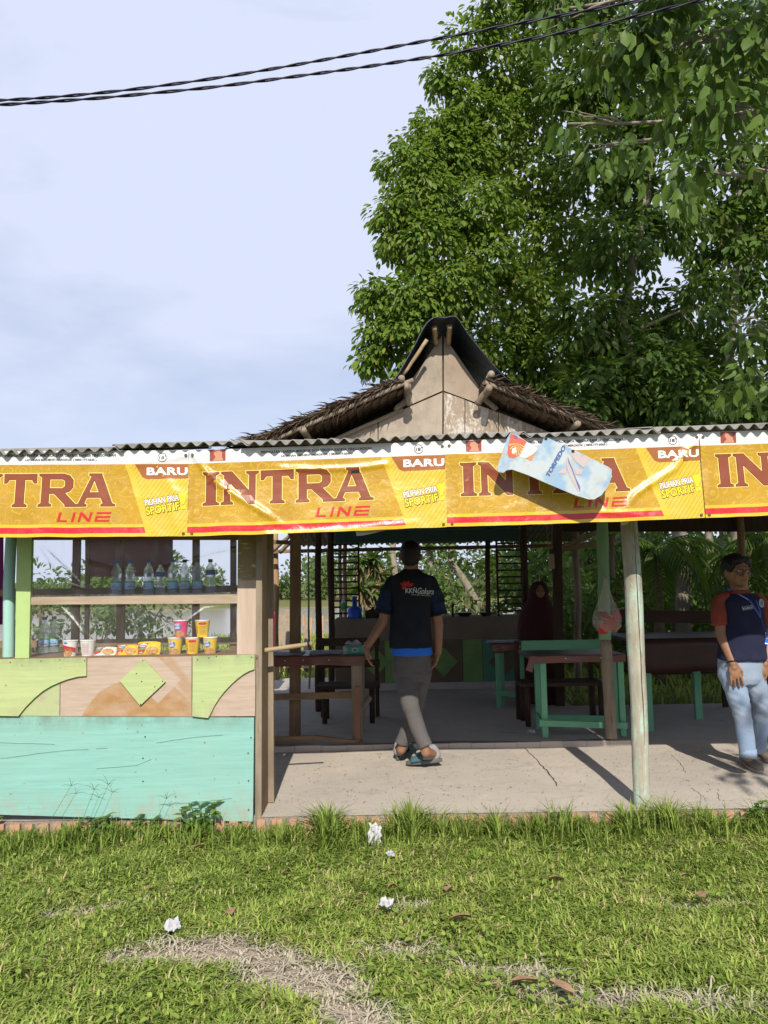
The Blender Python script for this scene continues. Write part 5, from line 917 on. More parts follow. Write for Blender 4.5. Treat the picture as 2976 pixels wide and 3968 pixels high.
for i in range(150):                                           # the nearest big leaves, one by one
    c, r, _ = [L_(2700, 380, 190, 6.0), L_(2420, 620, 120, 6.4), L_(2560, 250, 220, 6.1), L_(2850, 500, 160, 6.0), L_(2640, 760, 90, 6.0), L_(2900, 1520, 120, 8.0)][i % 6]
    p = Vector(c)+Vector(unit(1)[0])*r*random.random()**.5
    if near_leaf is None:
        V, F = leaves([(0, 0, 0)], [(0, 1, 0)], [(0, 0, 1)], [1], [.5]); o = fast_mesh('leaf', V+np.array(NTR.location), F, M['leaf_shaded'], NTR, {'tint': [.7]*LV}); near_leaf = o.data
    else: o = bpy.data.objects.new('leaf', near_leaf); link(o, NTR)
    d = Vector((random.uniform(-.6, .6), random.uniform(-.6, .4), -1)).normalized(); q = d.to_track_quat('Y', 'Z'); o.matrix_local = Matrix.LocRotScale(p-NTR.location, q, Vector((1, 1, 1))*random.uniform(.13, .2)) @ Matrix.Rotation(random.uniform(0, 6.3), 4, 'Y')
# pale trunks and undergrowth right of the hut and beyond
def bare_trunk(px, pxt, Y, r, lab):
    T = thing('slim_tree', (at(px, 2500, Y).x, Y, 0), lab, 'tree', 'slim trunks behind the hut'); a_ = Vector((at(px, 2500, Y).x, Y, 0)); c = at(pxt, 1800, Y); b = limb(MB(), a_, c, r, r*.6, .04, 10, px); b.obj('trunk', M['bark'], T, True)
    (V, F), n = crown([(tuple(c+Vector((0, 0, .6))), .9, .6), (tuple(c+Vector((.6, .3, 1.5))), .9, .5)], 500, .2, .8); fast_mesh('crown', V, F, M['leaf_shaded'], T, {'tint': np.repeat(rng.random(n), LV)}, kind='stuff')
bare_trunk(2770, 2730, 13.5, .09, 'slim pale trunk seen just left of the standing man'); bare_trunk(2790, 2800, 15, .08, 'slim trunk directly behind the standing man'); bare_trunk(1690, 1640, 15.5, .09, 'slim mottled trunk seen right behind the walking man'); bare_trunk(2480, 2490, 15, .07, 'thin trunk right of the pale green pole')
def shrub(nm, px, py, Y, rx, lab, n, ll, mt='leaf_shaded', droop=.2, group='shrubs behind the hut'):
    c = at(px, py, Y); g = Vector((c.x, Y, 0)); T = thing(nm, tuple(g), lab, 'shrub', group); b = MB()
    for s in range(6): d = Vector(unit(1)[0]); limb(b, g+Vector((random.uniform(-.1, .1), 0, 0)), c+Vector((d.x*rx, d.y*rx*.6, d.z*rx*.5)), .02, .006, .12, 6, s+px)
    b.obj('stems', M['bark_dark'], T, True); z0 = max(.3, c.z-rx); (V, F), k = crown([(tuple(c), rx, 1), ((c.x+rx*.3, Y-.1, c.z*.55), rx*.9, .8), ((c.x-rx*.3, Y, c.z*.6), rx*.9, .8)], n, ll, droop); fast_mesh('foliage', V, F, M[mt], T, {'tint': np.repeat(rng.random(k), LV)}, kind='stuff')
shrub('leafy_shrub', 2030, 2230, 12.2, .62, 'large-leaved shrub behind the right rack and the veiled woman', 420, .2); shrub('leafy_shrub', 1830, 2300, 12.5, .5, 'yellowish green shrub between the counter woks and the river', 700, .11, 'leaf_far'); shrub('leafy_shrub', 2140, 2330, 13, .7, 'dark shrub right of the veiled woman', 420, .18); shrub('leafy_shrub', 1520, 2230, 14.5, .6, 'dark leafy bush behind the walking man', 600, .14)
shrub('leafy_shrub', 2280, 2420, 13, .7, 'light green shrub left of the green pole', 480, .16, 'leaf_far'); shrub('leafy_shrub', 2560, 2280, 12.5, .8, 'dark shrub between the pale green pole and the palm-like trunk', 360, .2); shrub('leafy_shrub', 2750, 2330, 14, .8, 'dark undergrowth left of the standing man', 360, .2); shrub('leafy_shrub', 2950, 2300, 11, .7, 'light green undergrowth at the right edge behind the standing man', 520, .16, 'leaf_far'); shrub('leafy_shrub', 2950, 2120, 13, .9, 'dark undergrowth above the standing man at the right edge', 360, .2); shrub('leafy_shrub', 2420, 2150, 14, .9, 'dark shrub above the snack bag', 360, .2); shrub('leafy_shrub', 2640, 2100, 15, 1.0, 'dark shrub high behind the palm-like trunk', 360, .2); shrub('leafy_shrub', 2260, 2150, 14.5, .8, 'dark shrub above the maroon-veiled woman', 360, .2); shrub('leafy_shrub', 3300, 2200, 13, 1.2, 'undergrowth beyond the right edge', 300, .2)
for px, py, r_, Y_, lab in ((150, 2290, .7, 18, 'bush far behind the lime pillar'), (380, 2320, .9, 18, 'dim bush far behind the left of the display counter'), (560, 2260, 1.1, 19, 'taller bush far behind the middle of the display counter')): shrub('leafy_shrub', px, py, Y_, r_, lab, 420, .17, 'leaf_shaded')
for px, lab in ((2150, 'dense dark thicket far behind the veiled woman'), (2420, 'dense dark thicket far behind the green pole'), (2700, 'dense dark thicket far behind the long table'), (2960, 'dense dark thicket far behind the standing man')): shrub('thicket', px, 2150, 18, 1.5, lab, 330, .28, 'leaf_shaded')
shrub('leafy_shrub', 1640, 2170, 14.2, .75, 'dark leafy bush seen over the walking man right shoulder', 480, .15); shrub('leafy_shrub', 1480, 2140, 15.5, .8, 'dark bush with fine leaves left of the walking man head', 480, .14); shrub('leafy_shrub', 1800, 2170, 15.5, .8, 'green bush between the leaning trunk and the right rack', 480, .14, 'leaf_far')
# rosette plant with drooping dead leaves
c = at(1440, 2200, 13.2); g = Vector((c.x, 13.2, 0)); T = thing('rosette_plant', tuple(g), 'forked plant with leaf rosettes and withered drooping leaves beyond the left rack', 'plant'); b = MB(); limb(b, g, at(1425, 2385, 13.2), .035, .03, .03); heads = [at(1440, 2300, 13.2), at(1400, 2290, 13.1), at(1440, 2170, 13.2), at(1470, 2230, 13.3), at(1400, 2180, 13.2)]
for h in heads: limb(b, at(1425, 2385, 13.2), h, .022, .014, .08, 6, h.x)
b.obj('stem', M['bark'], T, True)
for j, (m, dr, cnt) in enumerate((('leaf_far', .1, 34), ('dead', -1, 16))):
    if m == 'dead': M['dead'] = mat('withered leaf', (.24, .19, .10), (.16, .12, .06), .9, 20)
    P, D, N, LN = [], [], [], []
    for h in heads:
        for i in range(cnt): a_ = random.uniform(0, 6.3); P.append(h); D.append((math.cos(a_), math.sin(a_), random.uniform(-.4, .9) if m != 'dead' else random.uniform(-3, -1))); N.append((random.uniform(-.3, .3), random.uniform(-.3, .3), 1) if m != 'dead' else (math.cos(a_+1), math.sin(a_+1), .2)); LN.append(random.uniform(.25, .45))
    V, F = leaves(P, D, N, LN, np.array(LN)*.17); fast_mesh('rosette' if m != 'dead' else 'withered_leaves', V, F, M[m], T, {'tint': np.repeat(rng.random(len(P)), LV)}, kind='stuff')
def palm(px, py, Y, lab, n=16):
    c = at(px, py, Y); T = thing('palm', (c.x, Y, 0), lab, 'palm', 'palms right of the hut'); b = MB(); limb(b, (c.x, Y, 0), c, .09, .06, .04, 8, px); b.obj('trunk', M['bark_dark'], T, True)
    P, D, N, LN = [], [], [], []
    for i in range(n):
        a_ = i*2.4+random.random()*.4; el = random.uniform(-.2, .9); l = random.uniform(.9, 1.3); rb = MB(); pts = [c+Vector((math.cos(a_)*l*f, math.sin(a_)*l*f, el*l*f-1.1*l*f*f)) for f in np.linspace(0, 1, 9)]; rb.tube(pts, [.012-.001*k for k in range(9)], 5); rb.obj('frond_rib', M['leaf_shaded'], T)
        for k in range(1, 9):
            for q in range(3):
                p = pts[k-1].lerp(pts[k], q/3); d = (pts[k]-pts[k-1]).normalized(); sd_ = d.cross(Vector((0, 0, 1))).normalized()
                for s_ in (-1, 1): P.append(p); D.append(tuple(d*.5+sd_*s_*.8+Vector((0, 0, -.45)))); N.append((0, 0, 1)); LN.append(.34*math.sin(math.pi*(k+q/3)/9.6)+.05)
    V, F = leaves(P, D, N, LN, np.full(len(LN), .022)); fast_mesh('leaflets', V, F, M['leaf_shaded'], T, {'tint': np.repeat(rng.random(len(P)), LV)}, kind='stuff')
palm(2540, 2130, 11, 'dark palm with drooping fronds behind the snack bag and pale green pole'); palm(2990, 2080, 11.2, 'dark palm at the right edge above the standing man')
# far wood across the river
P, D, N, LN = [], [], [], []
for i in range(150):
    x_ = random.uniform(-110, 130); y_ = random.uniform(113, 128); h = random.uniform(3.6, 6.2)+(2.0 if -14 < x_ < -3 else 0)+(3 if x_ > 4 else 0); r = random.uniform(1.8, 3.4); n = 330; u = unit(n); p = np.array([x_, y_, -1.6+h*.52])+u*np.array([r, r, h*.5])*(.55+.45*rng.random((n, 1))); P.append(p); D.append(u*.6+rng.normal(0, .6, (n, 3))); N.append(u+rng.normal(0, .4, (n, 3))); LN.append(rng.uniform(.4, .8, n))
P, D, N, LN = map(np.concatenate, (P, D, N, LN)); V, F = leaves(P, D, N, LN, LN*.7); tag(fast_mesh('far_wood', V, F, M['leaf_far'], None, {'tint': np.repeat(rng.random(len(P)), LV)}, kind='stuff'), 'mass of green trees along the far river bank', 'wood')

# ------------------------------------------------------------------ grass
t = NT('grass blades'); f = t.attr('tint'); dry = t.attr('dry'); col = t.mix(t.ramp(f, .05, .85), (.125, .20, .030), (.355, .435, .095)); col = t.mix(t.ramp(f, .87, .93), col, (.48, .40, .20)); col = t.mix(dry, col, (.52, .47, .375)); p = t.bsdf(col, .6, None, spec=.15); tr = t.n('ShaderNodeBsdfTranslucent'); t.put(tr.inputs[0], col); m1 = t.n('ShaderNodeMixShader'); m1.inputs[0].default_value = .25; t.put(m1.inputs[1], p); t.put(m1.inputs[2], tr.outputs[0]); M['grass'] = t.done(m1.outputs[0])
def blades(x_, y_, h, wd, lean, z0=0.0):
    n = len(x_); a_ = rng.uniform(0, 2*np.pi, n); dx, dy = np.cos(a_), np.sin(a_); s = np.stack([-dy, dx, np.zeros(n)], 1)*wd[:, None]*.5; d = np.stack([dx, dy, np.zeros(n)], 1); b = np.stack([x_, y_, np.full(n, z0)+ground_z(x_, y_)+.004], 1); le = lean[:, None]
    m = b+d*(h[:, None]*le*.45)+np.array([0, 0, 1])*(h*(1-.15*lean))[:, None]*.6; tp = b+d*(h[:, None]*le*1.15)+np.array([0, 0, 1])*(h*(1-.42*lean))[:, None]
    V = np.stack([b-s*.8, b+s*.8, m-s, m+s, tp], 1).reshape(-1, 3); i = np.arange(n, dtype=np.int32)[:, None]*5; return V, np.concatenate([np.concatenate([i, i+1, i+3], 1), np.concatenate([i, i+3, i+2], 1), np.concatenate([i+2, i+3, i+4], 1)])
n = 270000; X = rng.uniform(-3.2, 3.2, n); Y = 1.9+(4.79-1.9)*rng.random(n)**1.0; keep = np.abs(X) < .55*Y+.45; X, Y = X[keep], Y[keep]; bb = bare(X, Y); dens = (1-.72*np.clip((bb-.35)/.5, 0, 1))*np.clip(.35+1.3*vnoise(X, Y, .07, 2), 0, 1); keep = rng.random(len(X)) < dens; X, Y, bb = X[keep], Y[keep], bb[keep]; n = len(X)
pat = vnoise(X, Y, .55, 1); clump = vnoise(X, Y, .07, 2)*.6+vnoise(X, Y, .03, 6)*.4; hue = vnoise(X, Y, .3, 7)
h = rng.uniform(.016, .052, n)*(.35+.5*pat+1.1*clump)*(1+.5*np.clip((Y-4.0)/.6, 0, 1))*(1-.72*np.clip(bb*1.3, 0, 1)); V1, F1 = blades(X, Y, h, rng.uniform(.004, .0085, n), rng.uniform(.35, 1.5, n)); t1 = np.clip(rng.normal(.42, .24, n)+.25*(hue-.5)+.45*(clump-.5)+.07*(3.4-Y), 0, .86); t1 = np.where(rng.random(n) < .06+.22*np.clip(hue-.45, 0, 1), .95, t1); d1 = np.clip((bb-.1)*2.0+rng.normal(0, .3, n), 0, 1)*(bb > .03)
nb = 9000; XB = rng.uniform(-3, 3, nb); YB = 1.9+2.85*rng.random(nb); kb = (rng.random(nb) < vnoise(XB, YB, .25, 9)**2*1.6)*(np.abs(XB) < .55*YB+.4)*(bare(XB, YB) < .4); XB, YB = XB[kb], YB[kb]; nb = len(XB); ab = rng.uniform(0, 6.28, nb); VB, FB = leaves(np.stack([XB, YB, rng.uniform(.012, .035, nb)], 1), np.stack([np.cos(ab), np.sin(ab), rng.uniform(.1, .7, nb)], 1), np.tile([0, 0, 1.], (nb, 1))+rng.normal(0, .3, (nb, 3)), rng.uniform(.02, .042, nb), rng.uniform(.012, .022, nb))
tag(fast_mesh('lawn_weeds', VB, FB, M['grass'], None, {'tint': np.repeat(np.clip(rng.normal(.3, .2, nb), 0, .8), LV), 'dry': np.zeros(nb*LV)}, kind='stuff'), 'scattered small broad leaves of low weeds among the grass', 'weeds')
nd = 5200; XD = rng.uniform(-1.6, 2, nd); YD = rng.uniform(2, 4, nd); kd = bare(XD, YD) > .22; XD, YD = XD[kd], YD[kd]; nd = len(XD); VD, FD = blades(XD, YD, rng.uniform(.03, .08, nd), rng.uniform(.004, .008, nd), rng.uniform(1.6, 2.2, nd)); tag(fast_mesh('dry_straw', VD, FD, M['grass'], None, {'tint': np.full(nd*5, .95), 'dry': np.full(nd*5, .85)}, kind='stuff'), 'pale trampled straw lying on the bare soil', 'straw')
n2 = 11000; X2 = np.where(rng.random(n2) < .42, rng.uniform(-3, -.5, n2), rng.uniform(-.45, 3.0, n2)); X2 = X2+.05*np.sin(X2*25); Y2 = 4.74-np.abs(rng.normal(0, .10, n2)); cl = (.5+.5*np.sin(X2*9+np.sin(X2*23)*1.5))**1.5; h2 = np.where(X2 < -.5, rng.uniform(.07, .17, n2), rng.uniform(.07, .16, n2)+cl*rng.uniform(0, .16, n2)); V2, F2 = blades(X2, Y2, h2, rng.uniform(.005, .010, n2), rng.uniform(.1, .9, n2))
n3 = 24000; X3 = rng.uniform(-6, 7, n3); Y3 = rng.uniform(9.2, 22, n3); kp = ~((X3 > -2.1)*(X3 < 2)*(Y3 < 11.1)); X3, Y3 = X3[kp], Y3[kp]; n3 = len(X3); V3, F3 = blades(X3, Y3, rng.uniform(.08, .22, n3), rng.uniform(.015, .035, n3), rng.uniform(.2, .9, n3))
n4 = 500; X4 = rng.uniform(-3, 3, n4); Y4 = rng.uniform(4.45, 4.73, n4); V4, F4 = blades(X4, Y4, rng.uniform(.12, .30, n4), np.full(n4, .0018), rng.uniform(.05, .5, n4))
F = np.concatenate([F1, F2+len(V1), F3+len(V1)+len(V2), F4+len(V1)+len(V2)+len(V3)]); V = np.concatenate([V1, V2, V3, V4]); tint = np.concatenate([np.repeat(t1, 5), np.repeat(np.clip(rng.normal(.3, .2, n2), 0, .85), 5), np.repeat(rng.uniform(.3, .85, n3), 5), np.repeat(rng.uniform(.6, 1, n4), 5)]); dr = np.concatenate([np.repeat(d1, 5), np.zeros(5*(n2+n3+n4))])
tag(fast_mesh('grass', V, F, M['grass'], None, {'tint': tint, 'dry': dr}, kind='stuff'), 'short patchy green grass in front of the porch and behind the hut', 'grass')
# small broad-leaved weeds along the counter and porch edge
M['weed'] = leafmat('weed leaf', (.07, .15, .03), (.12, .22, .045), (.2, .25, .05), .3)
def weed(px, py, s, lab, n=9):
    p = flo(px, py, 0); p.y = min(p.y, 4.69); T = thing('weed', (p.x, p.y, 0), lab, 'plant', 'weeds along the porch edge'); b = MB(); P, D, N, LN = [], [], [], []
    for i in range(n):
        tpz = Vector((p.x+random.uniform(-.11, .11)*s, p.y+random.uniform(-.05, .03), random.uniform(.08, .2)*s)); b.tube([(p.x+random.uniform(-.03, .03), p.y, 0), p.lerp(tpz, .5)+Vector((0, 0, .03)), tpz], [.003, .0025, .002], 5)
        for k in range(5): a_ = k*1.3+random.random(); P.append(tpz-Vector((0, 0, .012*k))); D.append((math.cos(a_), math.sin(a_), .25-.1*k)); N.append((0, 0, 1)); LN.append(random.uniform(.04, .075)*s)
    b.obj('stem', M['weed'], T); V, F = leaves(P, D, N, LN, np.array(LN)*.45); fast_mesh('leaves', V, F, M['weed'], T, {'tint': np.repeat(rng.random(len(P)), LV)}, kind='stuff')
weed(60, 3170, 1.1, 'bushy weed at the left edge against the turquoise panel'); weed(480, 3170, .9, 'weed below the middle of the turquoise panel'); weed(620, 3190, .8, 'low weed just left of the big weed at the turquoise panel'); weed(830, 3190, 1.15, 'biggest broad-leaved weed, below the right end of the turquoise panel', 12); weed(2880, 3180, .9, 'broad-leaved weed at the right edge of the porch'); weed(2130, 3230, .7, 'low weed with a tiny white flower by the porch bricks')
def stalk(px0, py0, px1, py1, lab):
    p, q = flo(px0, py0, 0), at(px1, py1, 4.66); p.y = 4.66; T = thing('seed_stalk', (p.x, p.y, 0), lab, 'grass stalk', 'tall seed stalks'); b = MB(); b.tube([p, p.lerp(q, .5)+Vector((.005, 0, .01)), q], [.0014, .0012, .0009], 5)
    b.obj('stalk', M['weed'], T); b = MB()
    for a_ in (-.9, -.25, .45, 1.05):
        a_ += random.uniform(-.35, .35); l_ = random.uniform(.03, .08); b.tube([q, q+Vector((math.sin(a_)*l_*.6, -.01, math.cos(a_)*l_*.6)), q+Vector((math.sin(a_*1.2)*l_, -.015, math.cos(a_*1.2)*l_*.9))], [.0013, .001, .0006], 5)
    b.obj('seed_head', M['weed'], T)
for a_ in ((430, 3180, 420, 3040, 'tall forked seed stalk left of centre before the turquoise panel'), (385, 3190, 365, 3060, 'left seed stalk of the close pair before the turquoise panel'), (630, 3200, 645, 3095, 'seed stalk leaning right before the turquoise panel'), (270, 3180, 276, 3045, 'thin single seed stalk left of the forked ones')): stalk(*a_)
# litter and fallen leaves on the grass
def tissue(px, py, z, sx, sy, tilt, rz, seed, lab):           # a soft crumpled sheet
    p = flo(px, py, z); n = 17; vs = []; R_ = Matrix.Rotation(rz, 3, 'Z') @ Matrix.Rotation(tilt, 3, 'X')
    for j in range(n):
        for i in range(n):
            a_, b_ = i/(n-1)-.5, j/(n-1)-.5; q = mnoise.noise((a_*3+seed, b_*3, 1)); q2 = mnoise.noise((a_*7+seed, b_*5, 4)); e = mnoise.noise((a_*4, b_*4+seed, 9))
            vs.append(p+R_ @ Vector((a_*sx*(1-.35*abs(b_)+.5*e), b_*sy*(1+.4*q), (q*.045+abs(q2)*.03)*sx/.08)))
    o = MB().add(vs, [(j*n+i, j*n+i+1, (j+1)*n+i+1, (j+1)*n+i) for j in range(n-1) for i in range(n-1)]).obj('tissue', M['paper'], None, True); md = o.modifiers.new('t', 'SOLIDIFY'); md.thickness = .002; tag(o, lab, 'litter', 'tissues on the grass')
tissue(1452, 3245, .055, .08, .125, 1.0, .15, 3, 'largest crumpled white tissue, upright in the grass at the porch edge'); tissue(1512, 3312, .04, .045, .04, .5, .4, 7.3, 'small white tissue just below the largest one'); tissue(1497, 3503, .035, .065, .05, .4, -.4, 11.7, 'white tissue halfway down the lawn near the centre'); tissue(668, 3590, .03, .065, .08, .25, .5, 11.1, 'white tissue lying beside the bare patch on the left')
M['dryleaf'] = mat('fallen leaf', (.36, .23, .14), (.27, .16, .09), .8, 16, bs=.4)
for i, (px, py, l, a_, lab) in enumerate(((775, 3290, .07, .5, 'curled brown leaf in the grass below the turquoise panel'), (1740, 3455, .08, 1.2, 'brown leaf right of the halfway tissue'), (1790, 3565, .09, .3, 'pale brown leaf below and right of the halfway tissue'), (2160, 3415, .07, 0, 'narrow brown leaf lying flat right of centre'), (2720, 3480, .08, 1.6, 'upright brown leaf at the far right of the lawn'), (2035, 3815, .10, .2, 'brown leaf at the bottom, left one of the close pair'), (2175, 3840, .11, -.9, 'pale leaf at the bottom, right one of the close pair'), (895, 3545, .08, 1.9, 'brown leaf standing above the bare patch'), (580, 3450, .06, 1.7, 'small brown leaf left of the lawn centre'), (1110, 3390, .06, .9, 'small reddish leaf left of the tissues'), (1520, 3445, .05, .7, 'small pale leaf just above the halfway tissue'), (2660, 3405, .05, .1, 'tiny pale leaf under the pale green pole'))):
    p = flo(px, py, .03); n = 8; vs = []; Rm = Matrix.Rotation(a_, 3, 'Z') @ Matrix.Rotation(-.25, 3, 'X')
    for k in range(n+1):
        f = k/n; ww = math.sin(math.pi*min(f*.96+.02, 1))**.8*l*.30
        for s in (-1, 0, 1): vs.append(Vector((p.x, p.y, .04))+Rm @ Vector(((f-.5)*l, s*ww, .010*abs(s)+.006*math.sin(f*4))))
    o = MB().add(vs, [(3*k+s, 3*k+s+1, 3*k+s+4, 3*k+s+3) for k in range(n) for s in (0, 1)]).obj('fallen_leaf', M['dryleaf'], None, True); tag(o, lab, 'leaf', 'fallen leaves on the grass')
# ------------------------------------------------------------------ people
M['skin'] = mat('brown skin', (.30, .155, .09), (.25, .125, .07), .5, 12, bs=.1, fine=60, spec=.35); M['hair'] = mat('black hair', (.010, .009, .009), (.016, .014, .013), .5, 30, bs=.6, bd=.006, fine=120)
M['navy'] = mat('black navy cloth', (.010, .011, .018), (.014, .015, .026), .9, 12, bs=.3, fine=140); M['navy_vest'] = mat('navy vest cloth', (.012, .015, .040), (.018, .02, .05), .9, 12, bs=.3, fine=140); M['sleeve'] = mat('patterned blue sleeve', (.012, .03, .085), (.008, .014, .035), .9, 28, bs=.3, fine=120); M['royal'] = flat('royal blue cloth', (.02, .14, .62), .8)
M['grey_cloth'] = mat('grey trousers', (.115, .106, .104), (.095, .088, .086), .9, 8, bs=.35, fine=150); M['jean'] = mat('pale jeans', (.23, .32, .47), (.33, .38, .45), .85, 5, bs=.4, fine=150); M['rust'] = mat('rust red cloth', (.26, .055, .03), (.2, .04, .025), .9, 10, bs=.3, fine=120); M['maroon'] = mat('maroon veil', (.065, .017, .018), (.05, .013, .014), .9, 7, bs=.3)
M['sock'] = mat('grey sock', (.30, .30, .315), (.25, .25, .265), .95, 30, bs=.5, fine=120); M['sandal'] = flat('grey sole', (.10, .105, .10), .7); M['strap'] = flat('teal strap', (.05, .10, .11), .7); M['shoe'] = mat('taupe shoe', (.21, .175, .14), (.16, .135, .11), .8, 14, bs=.3); M['shoe_sole'] = flat('shoe sole', (.30, .27, .23), .8)
class Org(MB):
    def ell(s, c, r, R=None, n=14):
        c = Vector(c); vs = []; k = len(s.v)
        for i in range(n+1):
            th = math.pi*i/n
            for j in range(n): ph = 2*math.pi*j/n; q = Vector((r[0]*math.sin(th)*math.cos(ph), r[1]*math.sin(th)*math.sin(ph), r[2]*math.cos(th))); vs.append(c+(R @ q if R else q))
        s.v += [tuple(v) for v in vs]; s.f += [(k+i*n+j, k+i*n+(j+1) % n, k+(i+1)*n+(j+1) % n, k+(i+1)*n+j) for i in range(n) for j in range(n)]; return s
    def cap(s, pts, rad, ell=None, n=14): s.tube(pts, rad, n, True, 0, ell); s.ell(pts[0], (rad[0],)*3); s.ell(pts[-1], (rad[-1],)*3); [s.ell(p, (r*1.0,)*3) for p, r in zip(pts[1:-1], rad[1:-1])]; return s
    def loft(s, rings, n=24):                                # rings: (centre, rx, ry)
        k = len(s.v); m = len(rings)
        for c, rx, ry in rings:
            for j in range(n):
                a_ = 2*math.pi*j/n; ca, sa = math.cos(a_), math.sin(a_); s.v.append((c[0]+rx*math.copysign(abs(ca)**.8, ca), c[1]+ry*math.copysign(abs(sa)**.8, sa), c[2]))
        for i in range(m-1):
            for j in range(n): a_, b_ = k+i*n+j, k+i*n+(j+1) % n; s.f.append((a_, b_, b_+n, a_+n))
        s.f.append(tuple(k+j for j in range(n))[::-1]); s.f.append(tuple(k+(m-1)*n+j for j in range(n))); return s
    def grow(s, nm, m, parent, vox=.007, it=5, disp=None, sub=False):
        me = bpy.data.meshes.new(nm); me.from_pydata(s.v, [], s.f); bm = bmesh.new(); bm.from_mesh(me); bmesh.ops.remove_doubles(bm, verts=bm.verts, dist=1e-5); bmesh.ops.recalc_face_normals(bm, faces=bm.faces); bm.to_mesh(me); bm.free(); ob = bpy.data.objects.new(nm, me); link(ob)
        r = ob.modifiers.new('r', 'REMESH'); r.mode = 'VOXEL'; r.voxel_size = vox; q = ob.modifiers.new('s', 'SMOOTH'); q.factor = .5; q.iterations = it; me2 = grab(ob); b = base_of(parent)
        co = np.empty(len(me2.vertices)*3, np.float32); me2.vertices.foreach_get('co', co); co = co.reshape(-1, 3); no = np.empty_like(co.ravel()); me2.vertices.foreach_get('normal', no); no = no.reshape(-1, 3)
        if disp: co += no*np.array([disp(Vector(c)) for c in co.tolist()], np.float32)[:, None]
        co -= np.array(b, np.float32); me2.vertices.foreach_set('co', co.ravel()); me2.materials.clear(); me2.materials.append(m); me2.polygons.foreach_set('use_smooth', np.ones(len(me2.polygons), bool)); me2.update(); me2.name = nm; o = bpy.data.objects.new(nm, me2); link(o, parent); return o
def hand(s, wr, d, pn, side, sc=1.0, curl=.35):             # wrist, finger direction, palm normal, thumb side vector
    wr, d, pn, side = Vector(wr), Vector(d).normalized(), Vector(pn).normalized(), Vector(side).normalized(); side = (side-d*side.dot(d)).normalized(); pn = d.cross(side)*(1 if d.cross(side).dot(pn) > 0 else -1)
    P = lambda x, y, z: wr+(side*x+d*y+pn*z)*sc; R = Matrix((side, d, pn)).transposed(); s.ell(P(0, .05, 0), (.040*sc, .055*sc, .017*sc), R); s.ell(P(.01, .03, .004), (.032*sc, .04*sc, .017*sc), R); s.cap([P(0, -.02, 0), P(0, .03, 0)], [.025*sc, .026*sc])
    for x_, l in ((.037, .074), (.0125, .084), (-.0125, .078), (-.036, .062)):
        pts = [P(x_*.9, .085, 0)]; a_ = .1
        for seg in (.45, .32, .23): a_ += curl*(.6+.4*random.random()); pts.append(pts[-1]+(d*math.cos(a_)+pn*math.sin(a_)+side*x_*3.2)*l*seg*sc)
        s.cap(pts, [.0090*sc, .0082*sc, .0076*sc, .0066*sc], n=8)
    s.cap([P(.028, .025, .004), P(.048, .055, .012), P(.048, .085, .022)], [.013*sc, .0105*sc, .0085*sc], n=8)
def wrinkle(amp, fx, fz, seed=0): return lambda c: amp*mnoise.noise((c.x*fx+seed, c.y*fx, c.z*fz))+amp*.5*mnoise.noise((c.x*fx*2.3+seed, c.y*fx*2, c.z*fz*2.1))
def rings(l, Y): return [((at(cx, py, Y).x, Y+dy, at(cx, py, Y).z), hw*Y/FPX, d) for cx, py, hw, d, dy in l]
def slide(T, heel, toe, z, liftz=0, wd=.1):
    h, e = Vector((heel[0], heel[1], z+liftz)), Vector((toe[0], toe[1], z)); ax = (e-h); ln = ax.length; ax.normalize(); sd = Vector((-ax.y, ax.x, 0)).normalized(); upv = sd.cross(ax)*-1; upv = upv if upv.z > 0 else -upv; ol = []
    for q in np.linspace(0, 2*math.pi, 25)[:-1]: y_ = math.cos(q); x_ = math.sin(q); ol.append(h+ax*(ln/2+ln/2*y_)+sd*x_*wd/2*(.86+.14*y_))
    MB().slab(ol, upv*.026).obj('sandal_sole', M['sandal'], T, bevel=.006); b = MB(); vs = []
    for i in range(7):
        for j in range(13): a_ = math.pi*j/12; c = h+ax*ln*(.50+.055*i)+upv*.022; vs.append(c+sd*math.cos(a_)*wd*.53+upv*math.sin(a_)*(.07-.005*i))
    o = b.add(vs, [(i*13+j, i*13+j+1, (i+1)*13+j+1, (i+1)*13+j) for i in range(6) for j in range(12)]).obj('sandal_strap', M['strap'], T, True); md = o.modifiers.new('t', 'SOLIDIFY'); md.thickness = .006; return h, e, ax, upv, ln
# --- walking man, seen from behind
Y1 = 6.0; fn_, ff_ = flo(1655, 2985, FZ), flo(1555, 2950, FZ)
P1 = thing('person', (at(1592, 2900, Y1).x, Y1, FZ), 'person walking in, seen from behind, black printed T-shirt over blue hem, grey trousers', 'person')
A = lambda x, y, dy=0: at(x, y, Y1+dy)
hipL, hipR, knN, knF, anN, anF = A(1565, 2590), A(1632, 2590), A(1590, 2735, -.12), A(1612, 2730, .08), A(1650, 2915, -.17), A(1556, 2905, .09)
nh, nt_, fh, ft_ = flo(1688, 2968, FZ), flo(1603, 2966, FZ), flo(1545, 2943, FZ), flo(1582, 2905, FZ); anN.z = max(anN.z, FZ+.1); anF.z = max(anF.z, FZ+.09)
B = Org(); B.ell(A(1590, 2150), (.077, .096, .112)); B.ell(A(1592, 2172, .02), (.064, .075, .085)); B.cap([A(1592, 2170), A(1593, 2225)], [.055, .060]); 
for x_ in (1549, 1632): B.ell(A(x_, 2160, .01), (.010, .022, .030))
B.loft(rings([(1592, 2222, 38, .06, 0), (1592, 2240, 74, .085, 0), (1592, 2300, 68, .09, 0), (1592, 2420, 62, .085, 0), (1596, 2540, 58, .085, 0), (1598, 2600, 62, .09, 0)], Y1))
eL, eR, wL, wR = A(1486, 2408, -.02), A(1698, 2422, .01), A(1421, 2508, -.06), A(1699, 2523, -.01)
